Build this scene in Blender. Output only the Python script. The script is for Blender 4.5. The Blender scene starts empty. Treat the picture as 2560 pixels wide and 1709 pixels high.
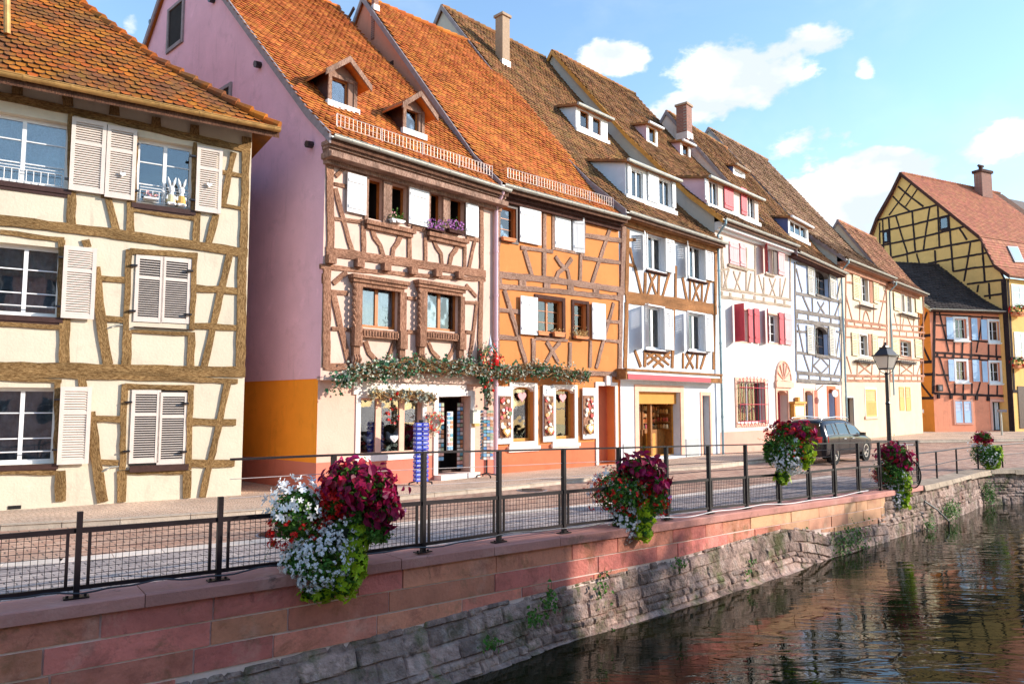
import bpy, math, random
import numpy as np
from mathutils import Vector, Matrix, noise
R=math.radians
rnd=random.Random(7); nr=np.random.RandomState(11)
scene=bpy.context.scene; col=scene.collection
# ---------------------------------------------------------------- camera
FPX,HOR,CX,CY=1842.,1012.,1280.,854.5      # focal length and horizon of the photograph (2560 x 1709)
TILT=math.atan((HOR-CY)/FPX); EYE=1.9
cam=bpy.data.cameras.new('camera'); camo=bpy.data.objects.new('camera',cam); col.objects.link(camo)
cam.sensor_width=36; cam.lens=FPX/2560*36; cam.clip_end=3000; cam.clip_start=.05
camo.location=(0,0,EYE); camo.rotation_euler=(math.pi/2+TILT,0,0); scene.camera=camo
# ---------------------------------------------------------------- light
SUN_AZ,SUN_EL=R(91),R(21)                   # azimuth clockwise from +Y
sd=Vector((math.sin(SUN_AZ)*math.cos(SUN_EL),math.cos(SUN_AZ)*math.cos(SUN_EL),math.sin(SUN_EL)))
sl=bpy.data.lights.new('sun','SUN'); sl.energy=3.15; sl.angle=R(.55); sl.color=(1,.90,.78)
so=bpy.data.objects.new('sun',sl); col.objects.link(so); so.rotation_euler=sd.to_track_quat('Z','Y').to_euler()
scene.view_settings.view_transform='Standard'; scene.view_settings.look='None'
scene.view_settings.exposure=1.16; scene.view_settings.gamma=1
world=bpy.data.worlds.new('World'); scene.world=world; world.use_nodes=True
def sky():
    nt=world.node_tree; nt.nodes.clear(); N=nt.nodes.new; L=nt.links.new
    out=N('ShaderNodeOutputWorld'); bg=N('ShaderNodeBackground'); st=N('ShaderNodeTexSky'); st.sky_type='NISHITA'; st.sun_disc=False
    st.sun_elevation=SUN_EL; st.sun_rotation=SUN_AZ; st.air_density=1.25; st.dust_density=.1; st.ozone_density=3.0
    bg.inputs[1].default_value=.15; L(st.outputs[0],bg.inputs[0])
    tc=N('ShaderNodeTexCoord')
    def math_(op,a,b=None,c=None,clamp=False):
        m=N('ShaderNodeMath'); m.operation=op; m.use_clamp=clamp
        for i,x in enumerate((a,b,c)):
            if x is None: continue
            if isinstance(x,(int,float)): m.inputs[i].default_value=x
            else: L(x,m.inputs[i])
        return m.outputs[0]
    # cloud field: billowy noise on the direction vector, gathered round a few cloud banks
    mp=N('ShaderNodeMapping'); mp.inputs['Scale'].default_value=(1,1,1.7); L(tc.outputs['Generated'],mp.inputs[0])
    n1=N('ShaderNodeTexNoise'); n1.inputs['Scale'].default_value=11; n1.inputs['Detail'].default_value=9; n1.inputs['Roughness'].default_value=.58; L(mp.outputs[0],n1.inputs[0])
    n2=N('ShaderNodeTexNoise'); n2.inputs['Scale'].default_value=4; n2.inputs['Detail'].default_value=7; n2.inputs['Roughness'].default_value=.6; n2.inputs['Distortion'].default_value=.6; L(mp.outputs[0],n2.inputs[0])
    acc=None
    #  pixel x,y of the cloud's middle, half-width, half-height, weight
    for x,y,w,h,k in [(1870,170,185,100,1),(1985,110,110,60,.9),(1530,155,90,55,.9),(1710,270,125,50,.9),(2160,400,110,28,.8),(1990,400,140,75,.8),(2120,470,240,75,1),(2140,540,200,70,1),
                      (2500,355,110,55,.9),(2080,375,60,25,.6),(2165,170,28,32,.7),(330,70,24,36,.8),(1750,215,60,30,.5),(1850,385,75,35,.7),(1640,8,90,14,.6),(1950,15,60,18,.5)]:
        a,b=(x-CX)/FPX,(CY-y)/FPX
        v=Vector((a,math.cos(TILT)-b*math.sin(TILT),math.sin(TILT)+b*math.cos(TILT))); l=v.length; v.normalize()
        sub=N('ShaderNodeVectorMath'); sub.operation='SUBTRACT'; L(tc.outputs['Generated'],sub.inputs[0]); sub.inputs[1].default_value=v
        h_=Vector((v.y,-v.x,0)).normalized(); up=h_.cross(v)
        def dt(ax,s):
            d=N('ShaderNodeVectorMath'); d.operation='DOT_PRODUCT'; L(sub.outputs[0],d.inputs[0]); d.inputs[1].default_value=ax/s
            return math_('POWER',d.outputs['Value'],2.) if False else math_('MULTIPLY',d.outputs['Value'],d.outputs['Value'])
        q=math_('ADD',dt(h_,w/FPX/l),dt(up,h/FPX/l))
        fr=math_('MULTIPLY',math_('SUBTRACT',1.0,math_('MULTIPLY',q,.55),clamp=True),k)
        acc=fr if acc is None else math_('MAXIMUM',acc,fr)
    far=math_('MULTIPLY',math_('SUBTRACT',n2.outputs[0],.52,clamp=True),2.2)     # loose cloud elsewhere in the sky
    sp=N('ShaderNodeSeparateXYZ'); L(tc.outputs['Generated'],sp.inputs[0])
    back=math_('MULTIPLY',math_('SUBTRACT',math_('MULTIPLY',sp.outputs[1],-1.),.0,clamp=True),1.)
    dens=math_('ADD',math_('ADD',acc,math_('MULTIPLY',math_('SUBTRACT',n1.outputs[0],.5),2.5)),math_('MULTIPLY',far,math_('ADD',back,.25)))
    mr=N('ShaderNodeMapRange'); mr.inputs['From Min'].default_value=.46; mr.inputs['From Max'].default_value=.80; mr.interpolation_type='SMOOTHSTEP'; L(dens,mr.inputs['Value'])
    veil=N('ShaderNodeMapRange'); veil.inputs['From Min'].default_value=.42; veil.inputs['From Max'].default_value=.80; veil.inputs['To Max'].default_value=.18; L(n2.outputs[0],veil.inputs['Value'])
    fac=math_('MAXIMUM',mr.outputs[0],veil.outputs[0])
    cb=N('ShaderNodeBackground'); cr=N('ShaderNodeValToRGB'); cr.color_ramp.elements[0].position=.40; cr.color_ramp.elements[0].color=(.56,.62,.70,1)
    cr.color_ramp.elements[1].position=.62; cr.color_ramp.elements[1].color=(1,.98,.95,1)
    n3=N('ShaderNodeTexNoise'); n3.inputs['Scale'].default_value=9; n3.inputs['Detail'].default_value=5; L(mp.outputs[0],n3.inputs[0]); L(n3.outputs[0],cr.inputs[0])
    L(cr.outputs[0],cb.inputs[0]); cb.inputs[1].default_value=CLOUD
    mx=N('ShaderNodeMixShader'); L(fac,mx.inputs[0]); L(bg.outputs[0],mx.inputs[1]); L(cb.outputs[0],mx.inputs[2]); L(mx.outputs[0],out.inputs[0])
CLOUD=.70
sky()
# ---------------------------------------------------------------- materials
MATS={}
def mat(name,c,rough=.8,var=.15,vs=3.,bump=.15,bs=40.,isl=0.,c2=None,metal=0.,spec=.3,stain=None,trans=0,attr=None,bd=.02,hue=0.):
    if name in MATS: return MATS[name]
    m=bpy.data.materials.new(name); m.use_nodes=True; nt=m.node_tree; N=nt.nodes.new; L=nt.links.new
    b=nt.nodes['Principled BSDF']; b.inputs['Roughness'].default_value=rough; b.inputs['Metallic'].default_value=metal
    b.inputs['Specular IOR Level'].default_value=spec
    tc=N('ShaderNodeTexCoord').outputs['Object']
    n=N('ShaderNodeTexNoise'); n.inputs['Scale'].default_value=vs; n.inputs['Detail'].default_value=6; n.inputs['Roughness'].default_value=.65; L(tc,n.inputs[0])
    rp=N('ShaderNodeValToRGB'); rp.color_ramp.elements[0].position=.3; rp.color_ramp.elements[1].position=.7
    lo=tuple(x*(1-var) for x in c); hi=c2 or tuple(min(1,x*(1+var)) for x in c)
    rp.color_ramp.elements[0].color=(*lo,1); rp.color_ramp.elements[1].color=(*hi,1); L(n.outputs[0],rp.inputs[0]); o=rp.outputs[0]
    if isl:
        g=N('ShaderNodeNewGeometry'); h=N('ShaderNodeHueSaturation'); mr=N('ShaderNodeMapRange'); mr.inputs['To Min'].default_value=1-isl; mr.inputs['To Max'].default_value=1+isl
        L(g.outputs['Random Per Island'],mr.inputs[0]); L(mr.outputs[0],h.inputs['Value']); L(o,h.inputs['Color']); o=h.outputs[0]
        if hue:
            m2=N('ShaderNodeMapRange'); m2.inputs['To Min'].default_value=.5-hue; m2.inputs['To Max'].default_value=.5+hue
            w=N('ShaderNodeMath'); w.operation='FRACT'; w2=N('ShaderNodeMath'); w2.operation='MULTIPLY'; w2.inputs[1].default_value=7.31
            L(g.outputs['Random Per Island'],w2.inputs[0]); L(w2.outputs[0],w.inputs[0]); L(w.outputs[0],m2.inputs[0]); L(m2.outputs[0],h.inputs['Hue'])
    if attr:
        a=N('ShaderNodeAttribute'); a.attribute_name=attr; h=N('ShaderNodeHueSaturation'); mr=N('ShaderNodeMapRange'); mr.inputs['To Min'].default_value=.55; mr.inputs['To Max'].default_value=1.35
        L(a.outputs['Fac'],mr.inputs[0]); L(mr.outputs[0],h.inputs['Value']); L(o,h.inputs['Color']); o=h.outputs[0]
    if stain:                       # weathering: (colour, scale, threshold, amount)
        for sc_,s_s,th,am,*zz in stain:
            n4=N('ShaderNodeTexNoise'); n4.inputs['Scale'].default_value=s_s; n4.inputs['Detail'].default_value=8; n4.inputs['Roughness'].default_value=.7; n4.inputs['Distortion'].default_value=.4
            mv=N('ShaderNodeMapping'); mv.inputs['Location'].default_value=(s_s*3.1,th*9,2); mv.inputs['Scale'].default_value=(1,1,zz[0] if zz else 1); L(tc,mv.inputs[0]); L(mv.outputs[0],n4.inputs[0])
            m4=N('ShaderNodeMapRange'); m4.inputs['From Min'].default_value=th; m4.inputs['From Max'].default_value=th+.13; m4.inputs['To Max'].default_value=am; L(n4.outputs[0],m4.inputs[0])
            mx=N('ShaderNodeMix'); mx.data_type='RGBA'; L(m4.outputs[0],mx.inputs[0]); L(o,mx.inputs[6]); mx.inputs[7].default_value=(*sc_,1); o=mx.outputs[2]
    L(o,b.inputs['Base Color'])
    if bump:
        nb=N('ShaderNodeTexNoise'); nb.inputs['Scale'].default_value=bs; nb.inputs['Detail'].default_value=5; L(tc,nb.inputs[0])
        bp=N('ShaderNodeBump'); bp.inputs['Strength'].default_value=bump; bp.inputs['Distance'].default_value=bd; L(nb.outputs[0],bp.inputs['Height']); L(bp.outputs[0],b.inputs['Normal'])
    if trans:
        t=N('ShaderNodeBsdfTranslucent'); L(o,t.inputs[0]); ms=N('ShaderNodeMixShader'); ms.inputs[0].default_value=trans
        L(b.outputs[0],ms.inputs[1]); L(t.outputs[0],ms.inputs[2]); L(ms.outputs[0],nt.nodes['Material Output'].inputs[0])
    MATS[name]=m; return m
def glassmat(name='glass',tint=(.85,.88,.90),refl=.10):
    m=bpy.data.materials.new(name); m.use_nodes=True; nt=m.node_tree; N=nt.nodes.new; L=nt.links.new; nt.nodes.clear()
    out=N('ShaderNodeOutputMaterial'); t=N('ShaderNodeBsdfTransparent'); t.inputs[0].default_value=(*tint,1); g=N('ShaderNodeBsdfGlossy'); g.inputs['Roughness'].default_value=.02
    fr=N('ShaderNodeFresnel'); fr.inputs[0].default_value=1.5; ma=N('ShaderNodeMath'); ma.operation='MULTIPLY_ADD'; ma.inputs[1].default_value=1.; ma.inputs[2].default_value=refl; ma.use_clamp=True
    nb=N('ShaderNodeTexNoise'); nb.inputs['Scale'].default_value=1.3; tc=N('ShaderNodeTexCoord'); L(tc.outputs['Object'],nb.inputs[0]); bp=N('ShaderNodeBump'); bp.inputs['Strength'].default_value=.15; bp.inputs['Distance'].default_value=.05; L(nb.outputs[0],bp.inputs['Height']); L(bp.outputs[0],g.inputs['Normal'])
    L(fr.outputs[0],ma.inputs[0]); mx=N('ShaderNodeMixShader'); L(ma.outputs[0],mx.inputs[0]); L(t.outputs[0],mx.inputs[1]); L(g.outputs[0],mx.inputs[2]); L(mx.outputs[0],out.inputs[0]); return m
GLASS=glassmat()
def plaster(name,c,**k):
    k.setdefault('stain',[(tuple(x*.70 for x in c),1.7,.55,.45),(tuple(x*.55 for x in c),4.5,.58,.35,.12),(tuple(min(1,x*1.25) for x in c),2.3,.58,.5)]); return mat(name,c,rough=.92,var=.07,vs=1.1,bump=.25,bs=22,spec=.1,**k)
WOODS=set()
def wood(name,c,c2=None,bump=.6,bs=45):
    if name in MATS: return MATS[name]
    WOODS.add(name); m=bpy.data.materials.new(name); m.use_nodes=True; nt=m.node_tree; N=nt.nodes.new; L=nt.links.new; b=nt.nodes['Principled BSDF']; b.inputs['Roughness'].default_value=.85; b.inputs['Specular IOR Level'].default_value=.15
    a=N('ShaderNodeAttribute'); a.attribute_name='grain'; n=N('ShaderNodeTexNoise'); n.inputs['Scale'].default_value=62; n.inputs['Detail'].default_value=5; n.inputs['Roughness'].default_value=.7; L(a.outputs['Vector'],n.inputs[0])
    rp=N('ShaderNodeValToRGB'); e=rp.color_ramp.elements; c2=c2 or tuple(x*1.6 for x in c); e[0].position=.30; e[0].color=(*[x*.40 for x in c],1); e[1].position=.72; e[1].color=(*c2,1); k=e.new(.43); k.color=(*[x*.95 for x in c],1); k=e.new(.56); k.color=(*[(x+y)/2 for x,y in zip(c,c2)],1); L(n.outputs[0],rp.inputs[0])
    n2=N('ShaderNodeTexNoise'); n2.inputs['Scale'].default_value=5; n2.inputs['Detail'].default_value=4; L(a.outputs['Vector'],n2.inputs[0]); mr=N('ShaderNodeMapRange'); mr.inputs['From Min'].default_value=.3; mr.inputs['From Max'].default_value=.7; mr.inputs['To Min'].default_value=.65; mr.inputs['To Max'].default_value=1.25; L(n2.outputs[0],mr.inputs[0]); h=N('ShaderNodeHueSaturation'); L(rp.outputs[0],h.inputs['Color']); L(mr.outputs[0],h.inputs['Value']); L(h.outputs[0],b.inputs['Base Color'])
    bp=N('ShaderNodeBump'); bp.inputs['Strength'].default_value=bump; bp.inputs['Distance'].default_value=.03; L(n.outputs[0],bp.inputs['Height']); L(bp.outputs[0],b.inputs['Normal']); MATS[name]=m; return m
M=dict(
 cream=plaster('cream_plaster',(.66,.575,.445)), purple=plaster('mauve_render',(.76,.47,.57)), orangew=plaster('ochre_render',(.92,.31,.03)), pinkw=plaster('pink_render',(.66,.42,.33)),
 redpl=plaster('red_plinth',(.60,.19,.13),), peach=plaster('peach_plaster',(.66,.47,.385)), orange=plaster('orange_plaster',(.62,.235,.08)), coral=plaster('coral_render',(.56,.17,.085)),
 white=plaster('white_render',(.66,.68,.72)), palepink=plaster('pale_pink_plaster',(.68,.55,.49)), wwhite=plaster('warm_white_render',(.68,.64,.60)), salmon=plaster('salmon_plinth',(.66,.36,.28)),
 blue=plaster('light_blue_plaster',(.47,.55,.74)), lcream=plaster('light_cream_plaster',(.66,.54,.41)), ocream=plaster('pale_ochre_render',(.66,.51,.37)), rorange=plaster('salmon_orange_render',(.78,.31,.19)),
 sideor=plaster('deep_orange_render',(.80,.28,.05)), yellow=plaster('yellow_plaster',(.76,.47,.17)), greyst=plaster('grey_stone_render',(.48,.49,.48)), pinkstone=mat('pink_sandstone',(.76,.44,.32),var=.1,vs=5,bump=.3),
 wst=mat('white_stone_trim',(.82,.72,.66),var=.06,vs=5,bump=.15), mauvepl=plaster('mauve_cheek',(.66,.44,.50)), bluew=plaster('cheek_white_render',(.62,.68,.78)), navy=plaster('dark_blue_cheek',(.12,.14,.30)), salg=plaster('salmon_gable',(.66,.27,.18)), greyg=plaster('grey_gable_render',(.50,.47,.42)),
 tb1=wood('golden_brown_timber',(.16,.085,.03),(.42,.27,.12)), tb2=wood('brown_timber',(.19,.085,.05),(.52,.29,.19)), tb3=wood('weathered_timber',(.22,.12,.085),(.50,.33,.25)), tb4=wood('chestnut_timber',(.24,.10,.035),(.46,.23,.10)),
 tb5=wood('grey_beige_timber',(.34,.26,.19),(.58,.47,.36)), tb6=wood('grey_timber',(.15,.13,.12),(.34,.30,.26)), tb7=wood('reddish_timber',(.32,.14,.09),(.58,.32,.21)), tbk=wood('black_timber',(.028,.018,.02),(.06,.04,.04)), tdk=wood('dark_brown_timber',(.06,.025,.02),(.13,.06,.045)),
 wframe=mat('white_paint',(.80,.80,.80),rough=.45,var=.05,bump=.03), shut=mat('cream_white_paint',(.68,.585,.52),rough=.6,var=.06,vs=6,bump=.1), shw=mat('shutter_white_paint',(.68,.68,.69),rough=.55,var=.06,vs=6,bump=.1),
 red=mat('red_shutter_paint',(.52,.05,.07),rough=.5,var=.1,bump=.1), pk=mat('faded_pink_shutter_paint',(.70,.34,.35),rough=.6,var=.08,bump=.1), lb=mat('light_blue_shutter_paint',(.42,.60,.82),rough=.5,var=.06,bump=.08),
 ye=mat('yellow_shutter_paint',(.66,.58,.35),rough=.6,var=.08,bump=.1), yo=mat('ochre_shutter_paint',(.62,.36,.10),rough=.6,var=.1,bump=.1), shc=mat('beige_shutter_paint',(.52,.48,.40),rough=.6,var=.12,bump=.1),
 cas=mat('varnished_casement',(.42,.13,.025),rough=.4,var=.25,vs=10,bump=.1), dkf=mat('dark_brown_paint',(.055,.025,.02),rough=.5,var=.25,vs=9,bump=.2), gold=mat('golden_oak',(.58,.27,.05),rough=.45,var=.25,vs=8,bump=.1),
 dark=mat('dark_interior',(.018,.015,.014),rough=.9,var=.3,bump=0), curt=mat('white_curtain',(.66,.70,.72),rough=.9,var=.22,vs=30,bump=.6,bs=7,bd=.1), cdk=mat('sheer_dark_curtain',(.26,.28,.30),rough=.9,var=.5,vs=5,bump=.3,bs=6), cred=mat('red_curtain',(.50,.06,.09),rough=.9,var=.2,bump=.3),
 zinc=mat('zinc_gutter',(.42,.42,.38),rough=.45,var=.2,vs=5,bump=.05,metal=.4), copper=mat('ochre_gutter',(.48,.27,.09),rough=.5,var=.3,vs=6,bump=.05,metal=.2), zb=mat('blue_grey_pipe',(.25,.36,.40),rough=.45,var=.2,bump=.05,metal=.3),
 verge=mat('grey_verge_board',(.26,.22,.23),rough=.7,var=.2,vs=6,bump=.3), soff=wood('soffit_wood',(.10,.045,.03),(.2,.1,.06)), lead=mat('lead_flashing',(.16,.19,.23),rough=.5,var=.2,bump=.1), guard=mat('galvanised_snow_guard',(.62,.52,.47),rough=.45,var=.1,bump=0,metal=.3),
 iron=mat('black_iron',(.012,.010,.013),rough=.35,var=.3,vs=8,bump=.1,spec=.6), rail=mat('brown_black_paint',(.016,.010,.012),rough=.5,var=.25,vs=5,bump=.08,spec=.25), brick=mat('chimney_brick',(.40,.15,.09),var=.35,vs=18,bump=.6,bs=30), conc=mat('chimney_render',(.36,.25,.17),var=.15,vs=8,bump=.3),
 terra=mat('terracotta',(.62,.24,.10),var=.12,bump=.1), leaf=mat('green_leaf',(.075,.18,.025),rough=.55,var=.3,vs=9,bump=0,isl=.45,trans=.25,hue=.03), ivy=mat('ivy_leaf',(.035,.14,.06),rough=.5,var=.4,vs=8,bump=0,isl=.5,trans=.2,hue=.03), lime=mat('lime_leaf',(.36,.52,.02),rough=.5,var=.18,vs=12,bump=0,isl=.3,trans=.3,hue=.015),
 cole=mat('magenta_leaf',(.27,.006,.05),rough=.45,var=.45,vs=22,bump=0,isl=.5,trans=.3,hue=.02,c2=(.46,.012,.085)), redf=mat('red_petal',(.62,.010,.008),rough=.5,var=.15,bump=0,isl=.3,trans=.2), whf=mat('white_petal',(.84,.84,.86),rough=.6,var=.04,bump=0,isl=.08,trans=.25), vio=mat('violet_petal',(.46,.16,.48),rough=.6,var=.2,bump=0,isl=.3,trans=.2),
 twig=mat('dry_twig',(.20,.11,.045),rough=.9,var=.3,vs=12,bump=.3,isl=.3), straw=mat('straw',(.58,.38,.16),rough=.9,var=.2,bump=.2,isl=.3), silverleaf=mat('pale_dried_leaf',(.42,.44,.36),rough=.8,var=.25,bump=0,isl=.35,trans=.15), soil=mat('dark_planter',(.02,.03,.015),rough=.9,bump=.4),
)
def island_colours(name,cols,rough=.6):
    m=bpy.data.materials.new(name); m.use_nodes=True; nt=m.node_tree; b=nt.nodes['Principled BSDF']; b.inputs['Roughness'].default_value=rough
    g=nt.nodes.new('ShaderNodeNewGeometry'); r=nt.nodes.new('ShaderNodeValToRGB'); r.color_ramp.interpolation='CONSTANT'; e=r.color_ramp.elements
    while len(e)<len(cols): e.new(1)
    for i,c in enumerate(cols): e[i].position=i/len(cols); e[i].color=(*c,1)
    nt.links.new(g.outputs['Random Per Island'],r.inputs[0]); nt.links.new(r.outputs[0],b.inputs['Base Color']); return m
M['cards']=island_colours('postcard_print',[(.12,.25,.5),(.62,.6,.56),(.10,.32,.42),(.55,.25,.12),(.2,.4,.6),(.7,.66,.6),(.35,.4,.25),(.6,.35,.3)])
M['bluecards']=island_colours('blue_enamel_print',[(.03,.05,.50),(.04,.08,.62),(.02,.03,.38),(.08,.12,.6)])
M['goods']=island_colours('shop_goods',[(.5,.04,.03),(.6,.45,.3),(.7,.66,.6),(.35,.16,.05),(.5,.25,.08),(.1,.15,.06),(.55,.1,.12),(.7,.6,.5)])
M['jars']=island_colours('jar_goods',[(.62,.22,.04),(.55,.16,.03),(.7,.34,.08),(.5,.08,.03),(.7,.5,.25)])
def tilemat(name,c,dark,moss=None,dk=.58):
    st=[(dark,1.1,dk,.75),(dark,5,.60,.5)]
    if moss: st.append((moss,3.2,.52,.75))
    return mat(name,c,rough=.8,var=.12,vs=6,bump=.25,bs=60,isl=.22,spec=.2,stain=st,hue=.012)
M['t1']=tilemat('ochre_tile',(.40,.115,.015),(.13,.065,.035),(.22,.11,.02),.47)
M['t2']=tilemat('orange_tile',(.50,.15,.03),(.26,.07,.025),None,.58)
M['t4']=tilemat('brown_mossy_tile',(.33,.145,.055),(.10,.06,.035),(.27,.19,.05),.50)
M['t7']=tilemat('brown_grey_tile',(.36,.20,.11),(.22,.13,.08),None,.52)
M['t8']=tilemat('red_brown_tile',(.38,.17,.09),(.25,.11,.07),None,.58)
M['t9']=tilemat('black_tile',(.060,.045,.042),(.03,.025,.025),None,.5)
M['t10']=tilemat('brick_red_tile',(.42,.16,.09),(.30,.11,.07),None,.55)
M['t11']=tilemat('grey_tile',(.16,.13,.12),(.10,.08,.08),None,.55)
# ---------------------------------------------------------------- scene-graph helpers
def tag(o,label=None,cat=None,group=None,kind=None):
    if label: o['label']=label
    if cat: o['category']=cat
    if group: o['group']=group
    if kind: o['kind']=kind
    return o
def thing(name,loc,label,cat,group=None,rz=0):
    o=bpy.data.objects.new(name,None); o.empty_display_size=.2; col.objects.link(o); o.location=loc; o.rotation_euler=(0,0,rz); return tag(o,label,cat,group)
def base_of(p):
    v=Vector((0,0,0))
    while p is not None: v=v+p.location; p=p.parent
    return np.array(v)
class MB:
    def __init__(s): s.V=[]; s.F=[]; s.mi=[]; s.n=0; s.extra=None; s.G=[]
    def add(s,v,f,mi=0,g=None):
        v=np.asarray(v,float).reshape(-1,3); s.V.append(v); s.G.append(np.asarray(g,float) if g is not None else v*[1,1,.2]+rnd.random()*9)
        s.F.extend([tuple(i+s.n for i in q) for q in f]); s.mi.extend([mi]*len(f)); s.n+=len(v)
    def box8(s,p,mi=0):   # p[0:4] one face loop, p[4:8] the opposite loop
        s.add(p,[(3,2,1,0),(4,5,6,7),(0,1,5,4),(1,2,6,5),(2,3,7,6),(3,0,4,7)],mi)
    def box(s,a,b,mi=0):
        (x0,y0,z0),(x1,y1,z1)=a,b
        s.box8([(x0,y0,z0),(x1,y0,z0),(x1,y1,z0),(x0,y1,z0),(x0,y0,z1),(x1,y0,z1),(x1,y1,z1),(x0,y1,z1)],mi)
    def prism(s,poly,ext,mi=0):
        p=np.asarray(poly,float); n=len(p); e=np.asarray(ext,float)
        s.add(np.vstack([p,p+e]),[tuple(range(n))[::-1],tuple(range(n,2*n))]+[(i,(i+1)%n,n+(i+1)%n,n+i) for i in range(n)],mi)
    def tube(s,pts,r,k=6,mi=0,cap=True):
        pts=[Vector(p) for p in pts]; rr=r if hasattr(r,'__len__') else [r]*len(pts); V=[]; F=[]; u=None
        for i,p in enumerate(pts):
            t=(pts[min(i+1,len(pts)-1)]-pts[max(i-1,0)])
            if t.length<1e-7: t=Vector((0,0,1))
            t.normalize()
            if u is None: u=t.cross(Vector((0,0,1)) if abs(t.z)<.9 else Vector((1,0,0))).normalized()
            else:
                u=(u-t*u.dot(t))
                u=u.normalized() if u.length>1e-6 else t.orthogonal().normalized()
            w=t.cross(u)
            for j in range(k):
                a=2*math.pi*j/k; V.append(p+(u*math.cos(a)+w*math.sin(a))*rr[i])
        for i in range(len(pts)-1):
            for j in range(k): F.append((i*k+j,i*k+(j+1)%k,(i+1)*k+(j+1)%k,(i+1)*k+j))
        if cap: F.append(tuple(range(k))[::-1]); F.append(tuple(range((len(pts)-1)*k,len(pts)*k)))
        s.add(V,F,mi)
    def lathe(s,c,prof,k=12,mi=0):
        V=[];F=[]
        for r,z in prof:
            for j in range(k): a=2*math.pi*j/k; V.append((c[0]+r*math.cos(a),c[1]+r*math.sin(a),c[2]+z))
        for i in range(len(prof)-1):
            for j in range(k): F.append((i*k+j,i*k+(j+1)%k,(i+1)*k+(j+1)%k,(i+1)*k+j))
        F.append(tuple(range(k))[::-1]); F.append(tuple(range((len(prof)-1)*k,len(prof)*k))); s.add(V,F,mi)
    def scatter(s,tv,tf,pos,nrm,up,scale,mi=0):
        """copies of a small template (x across, y along 'up', z along the normal) at many places"""
        tv=np.asarray(tv,float); P=np.asarray(pos,float); Nn=np.asarray(nrm,float); U=np.asarray(up,float); S=np.asarray(scale,float).reshape(-1,1,1)
        if len(P)==0: return
        Nn=Nn/(np.linalg.norm(Nn,axis=1,keepdims=True)+1e-9); U=U-Nn*np.sum(U*Nn,1,keepdims=True); U=U/(np.linalg.norm(U,axis=1,keepdims=True)+1e-9); X=np.cross(U,Nn)
        V=P[:,None,:]+S*(tv[None,:,0:1]*X[:,None,:]+tv[None,:,1:2]*U[:,None,:]+tv[None,:,2:3]*Nn[:,None,:])
        k=len(tv); off=np.arange(len(P))*k+s.n
        s.V.append(V.reshape(-1,3)); s.G.append(np.zeros((k*len(P),3)))
        for o in off.tolist():
            for q in tf: s.F.append(tuple(i+o for i in q)); s.mi.append(mi)
        s.n+=k*len(P)
    def build(s,name,mats,parent=None,smooth=False,**tg):
        if not s.F: return None
        V=np.vstack(s.V)
        if parent is not None: V=V-base_of(parent)
        me=bpy.data.meshes.new(name); 
        ls=np.array([len(q) for q in s.F],np.int32); li=np.fromiter((i for q in s.F for i in q),np.int32)
        me.vertices.add(len(V)); me.vertices.foreach_set('co',V.astype(np.float32).ravel())
        me.loops.add(len(li)); me.loops.foreach_set('vertex_index',li)
        me.polygons.add(len(ls)); me.polygons.foreach_set('loop_start',np.concatenate([[0],np.cumsum(ls)[:-1]]).astype(np.int32))
        me.polygons.foreach_set('material_index',np.array(s.mi,np.int32)); me.polygons.foreach_set('use_smooth',np.full(len(ls),smooth))
        me.update(calc_edges=True); me.validate()
        if not isinstance(mats,(list,tuple)): mats=[mats]
        for m in mats: me.materials.append(M[m] if isinstance(m,str) else m)
        if any((M[m] if isinstance(m,str) else m).name in WOODS for m in mats):
            at=me.attributes.new('grain','FLOAT_VECTOR','POINT'); at.data.foreach_set('vector',np.vstack(s.G).astype(np.float32).ravel())
        if s.extra is not None:
            at=me.attributes.new('tone','FLOAT','POINT'); at.data.foreach_set('value',np.asarray(s.extra,np.float32))
        o=bpy.data.objects.new(name,me); col.objects.link(o); o.parent=parent; tag(o,**tg); return o
# ---------------------------------------------------------------- survey: where the photograph's points lie on real planes
_c,_s=math.cos(TILT),math.sin(TILT)
CR=dict(n=(0,0,1),c1=(0,0,2.24),c2=(0,600,2.24),c3=(600,0,2.24),c4=(700,600,2.6133),c5=(1150,400,2.6138),c6=(1100,850,3.915),d1=(1300,100,2.6129),d2=(1540,550,2.6133),d3=(1950,600,2.8508),d4=(1950,350,3.4852),
        d6=(600,1100,2.575),d7=(1400,1050,2.6133),d8=(1900,1000,2.2121),A=(0,1250,3.4156),B=(1000,1100,4.48),C=(2000,980,4.1946),E=(1500,1080,4.698),G=(2150,820,5.4073),D=(1950,1020,6.3486))
def px(cr,x,y): o=CR[cr]; return o[0]+x/o[2],o[1]+y/o[2]
def ray(x,y):
    a,b=(x-CX)/FPX,(CY-y)/FPX; return np.array([a,_c-b*_s,_s+b*_c])
CAM=np.array([0,0,EYE])
def ground(x,y,z=0.,cr='n'):
    x,y=px(cr,x,y); r=ray(x,y); return CAM+r*((z-EYE)/r[2])
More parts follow.
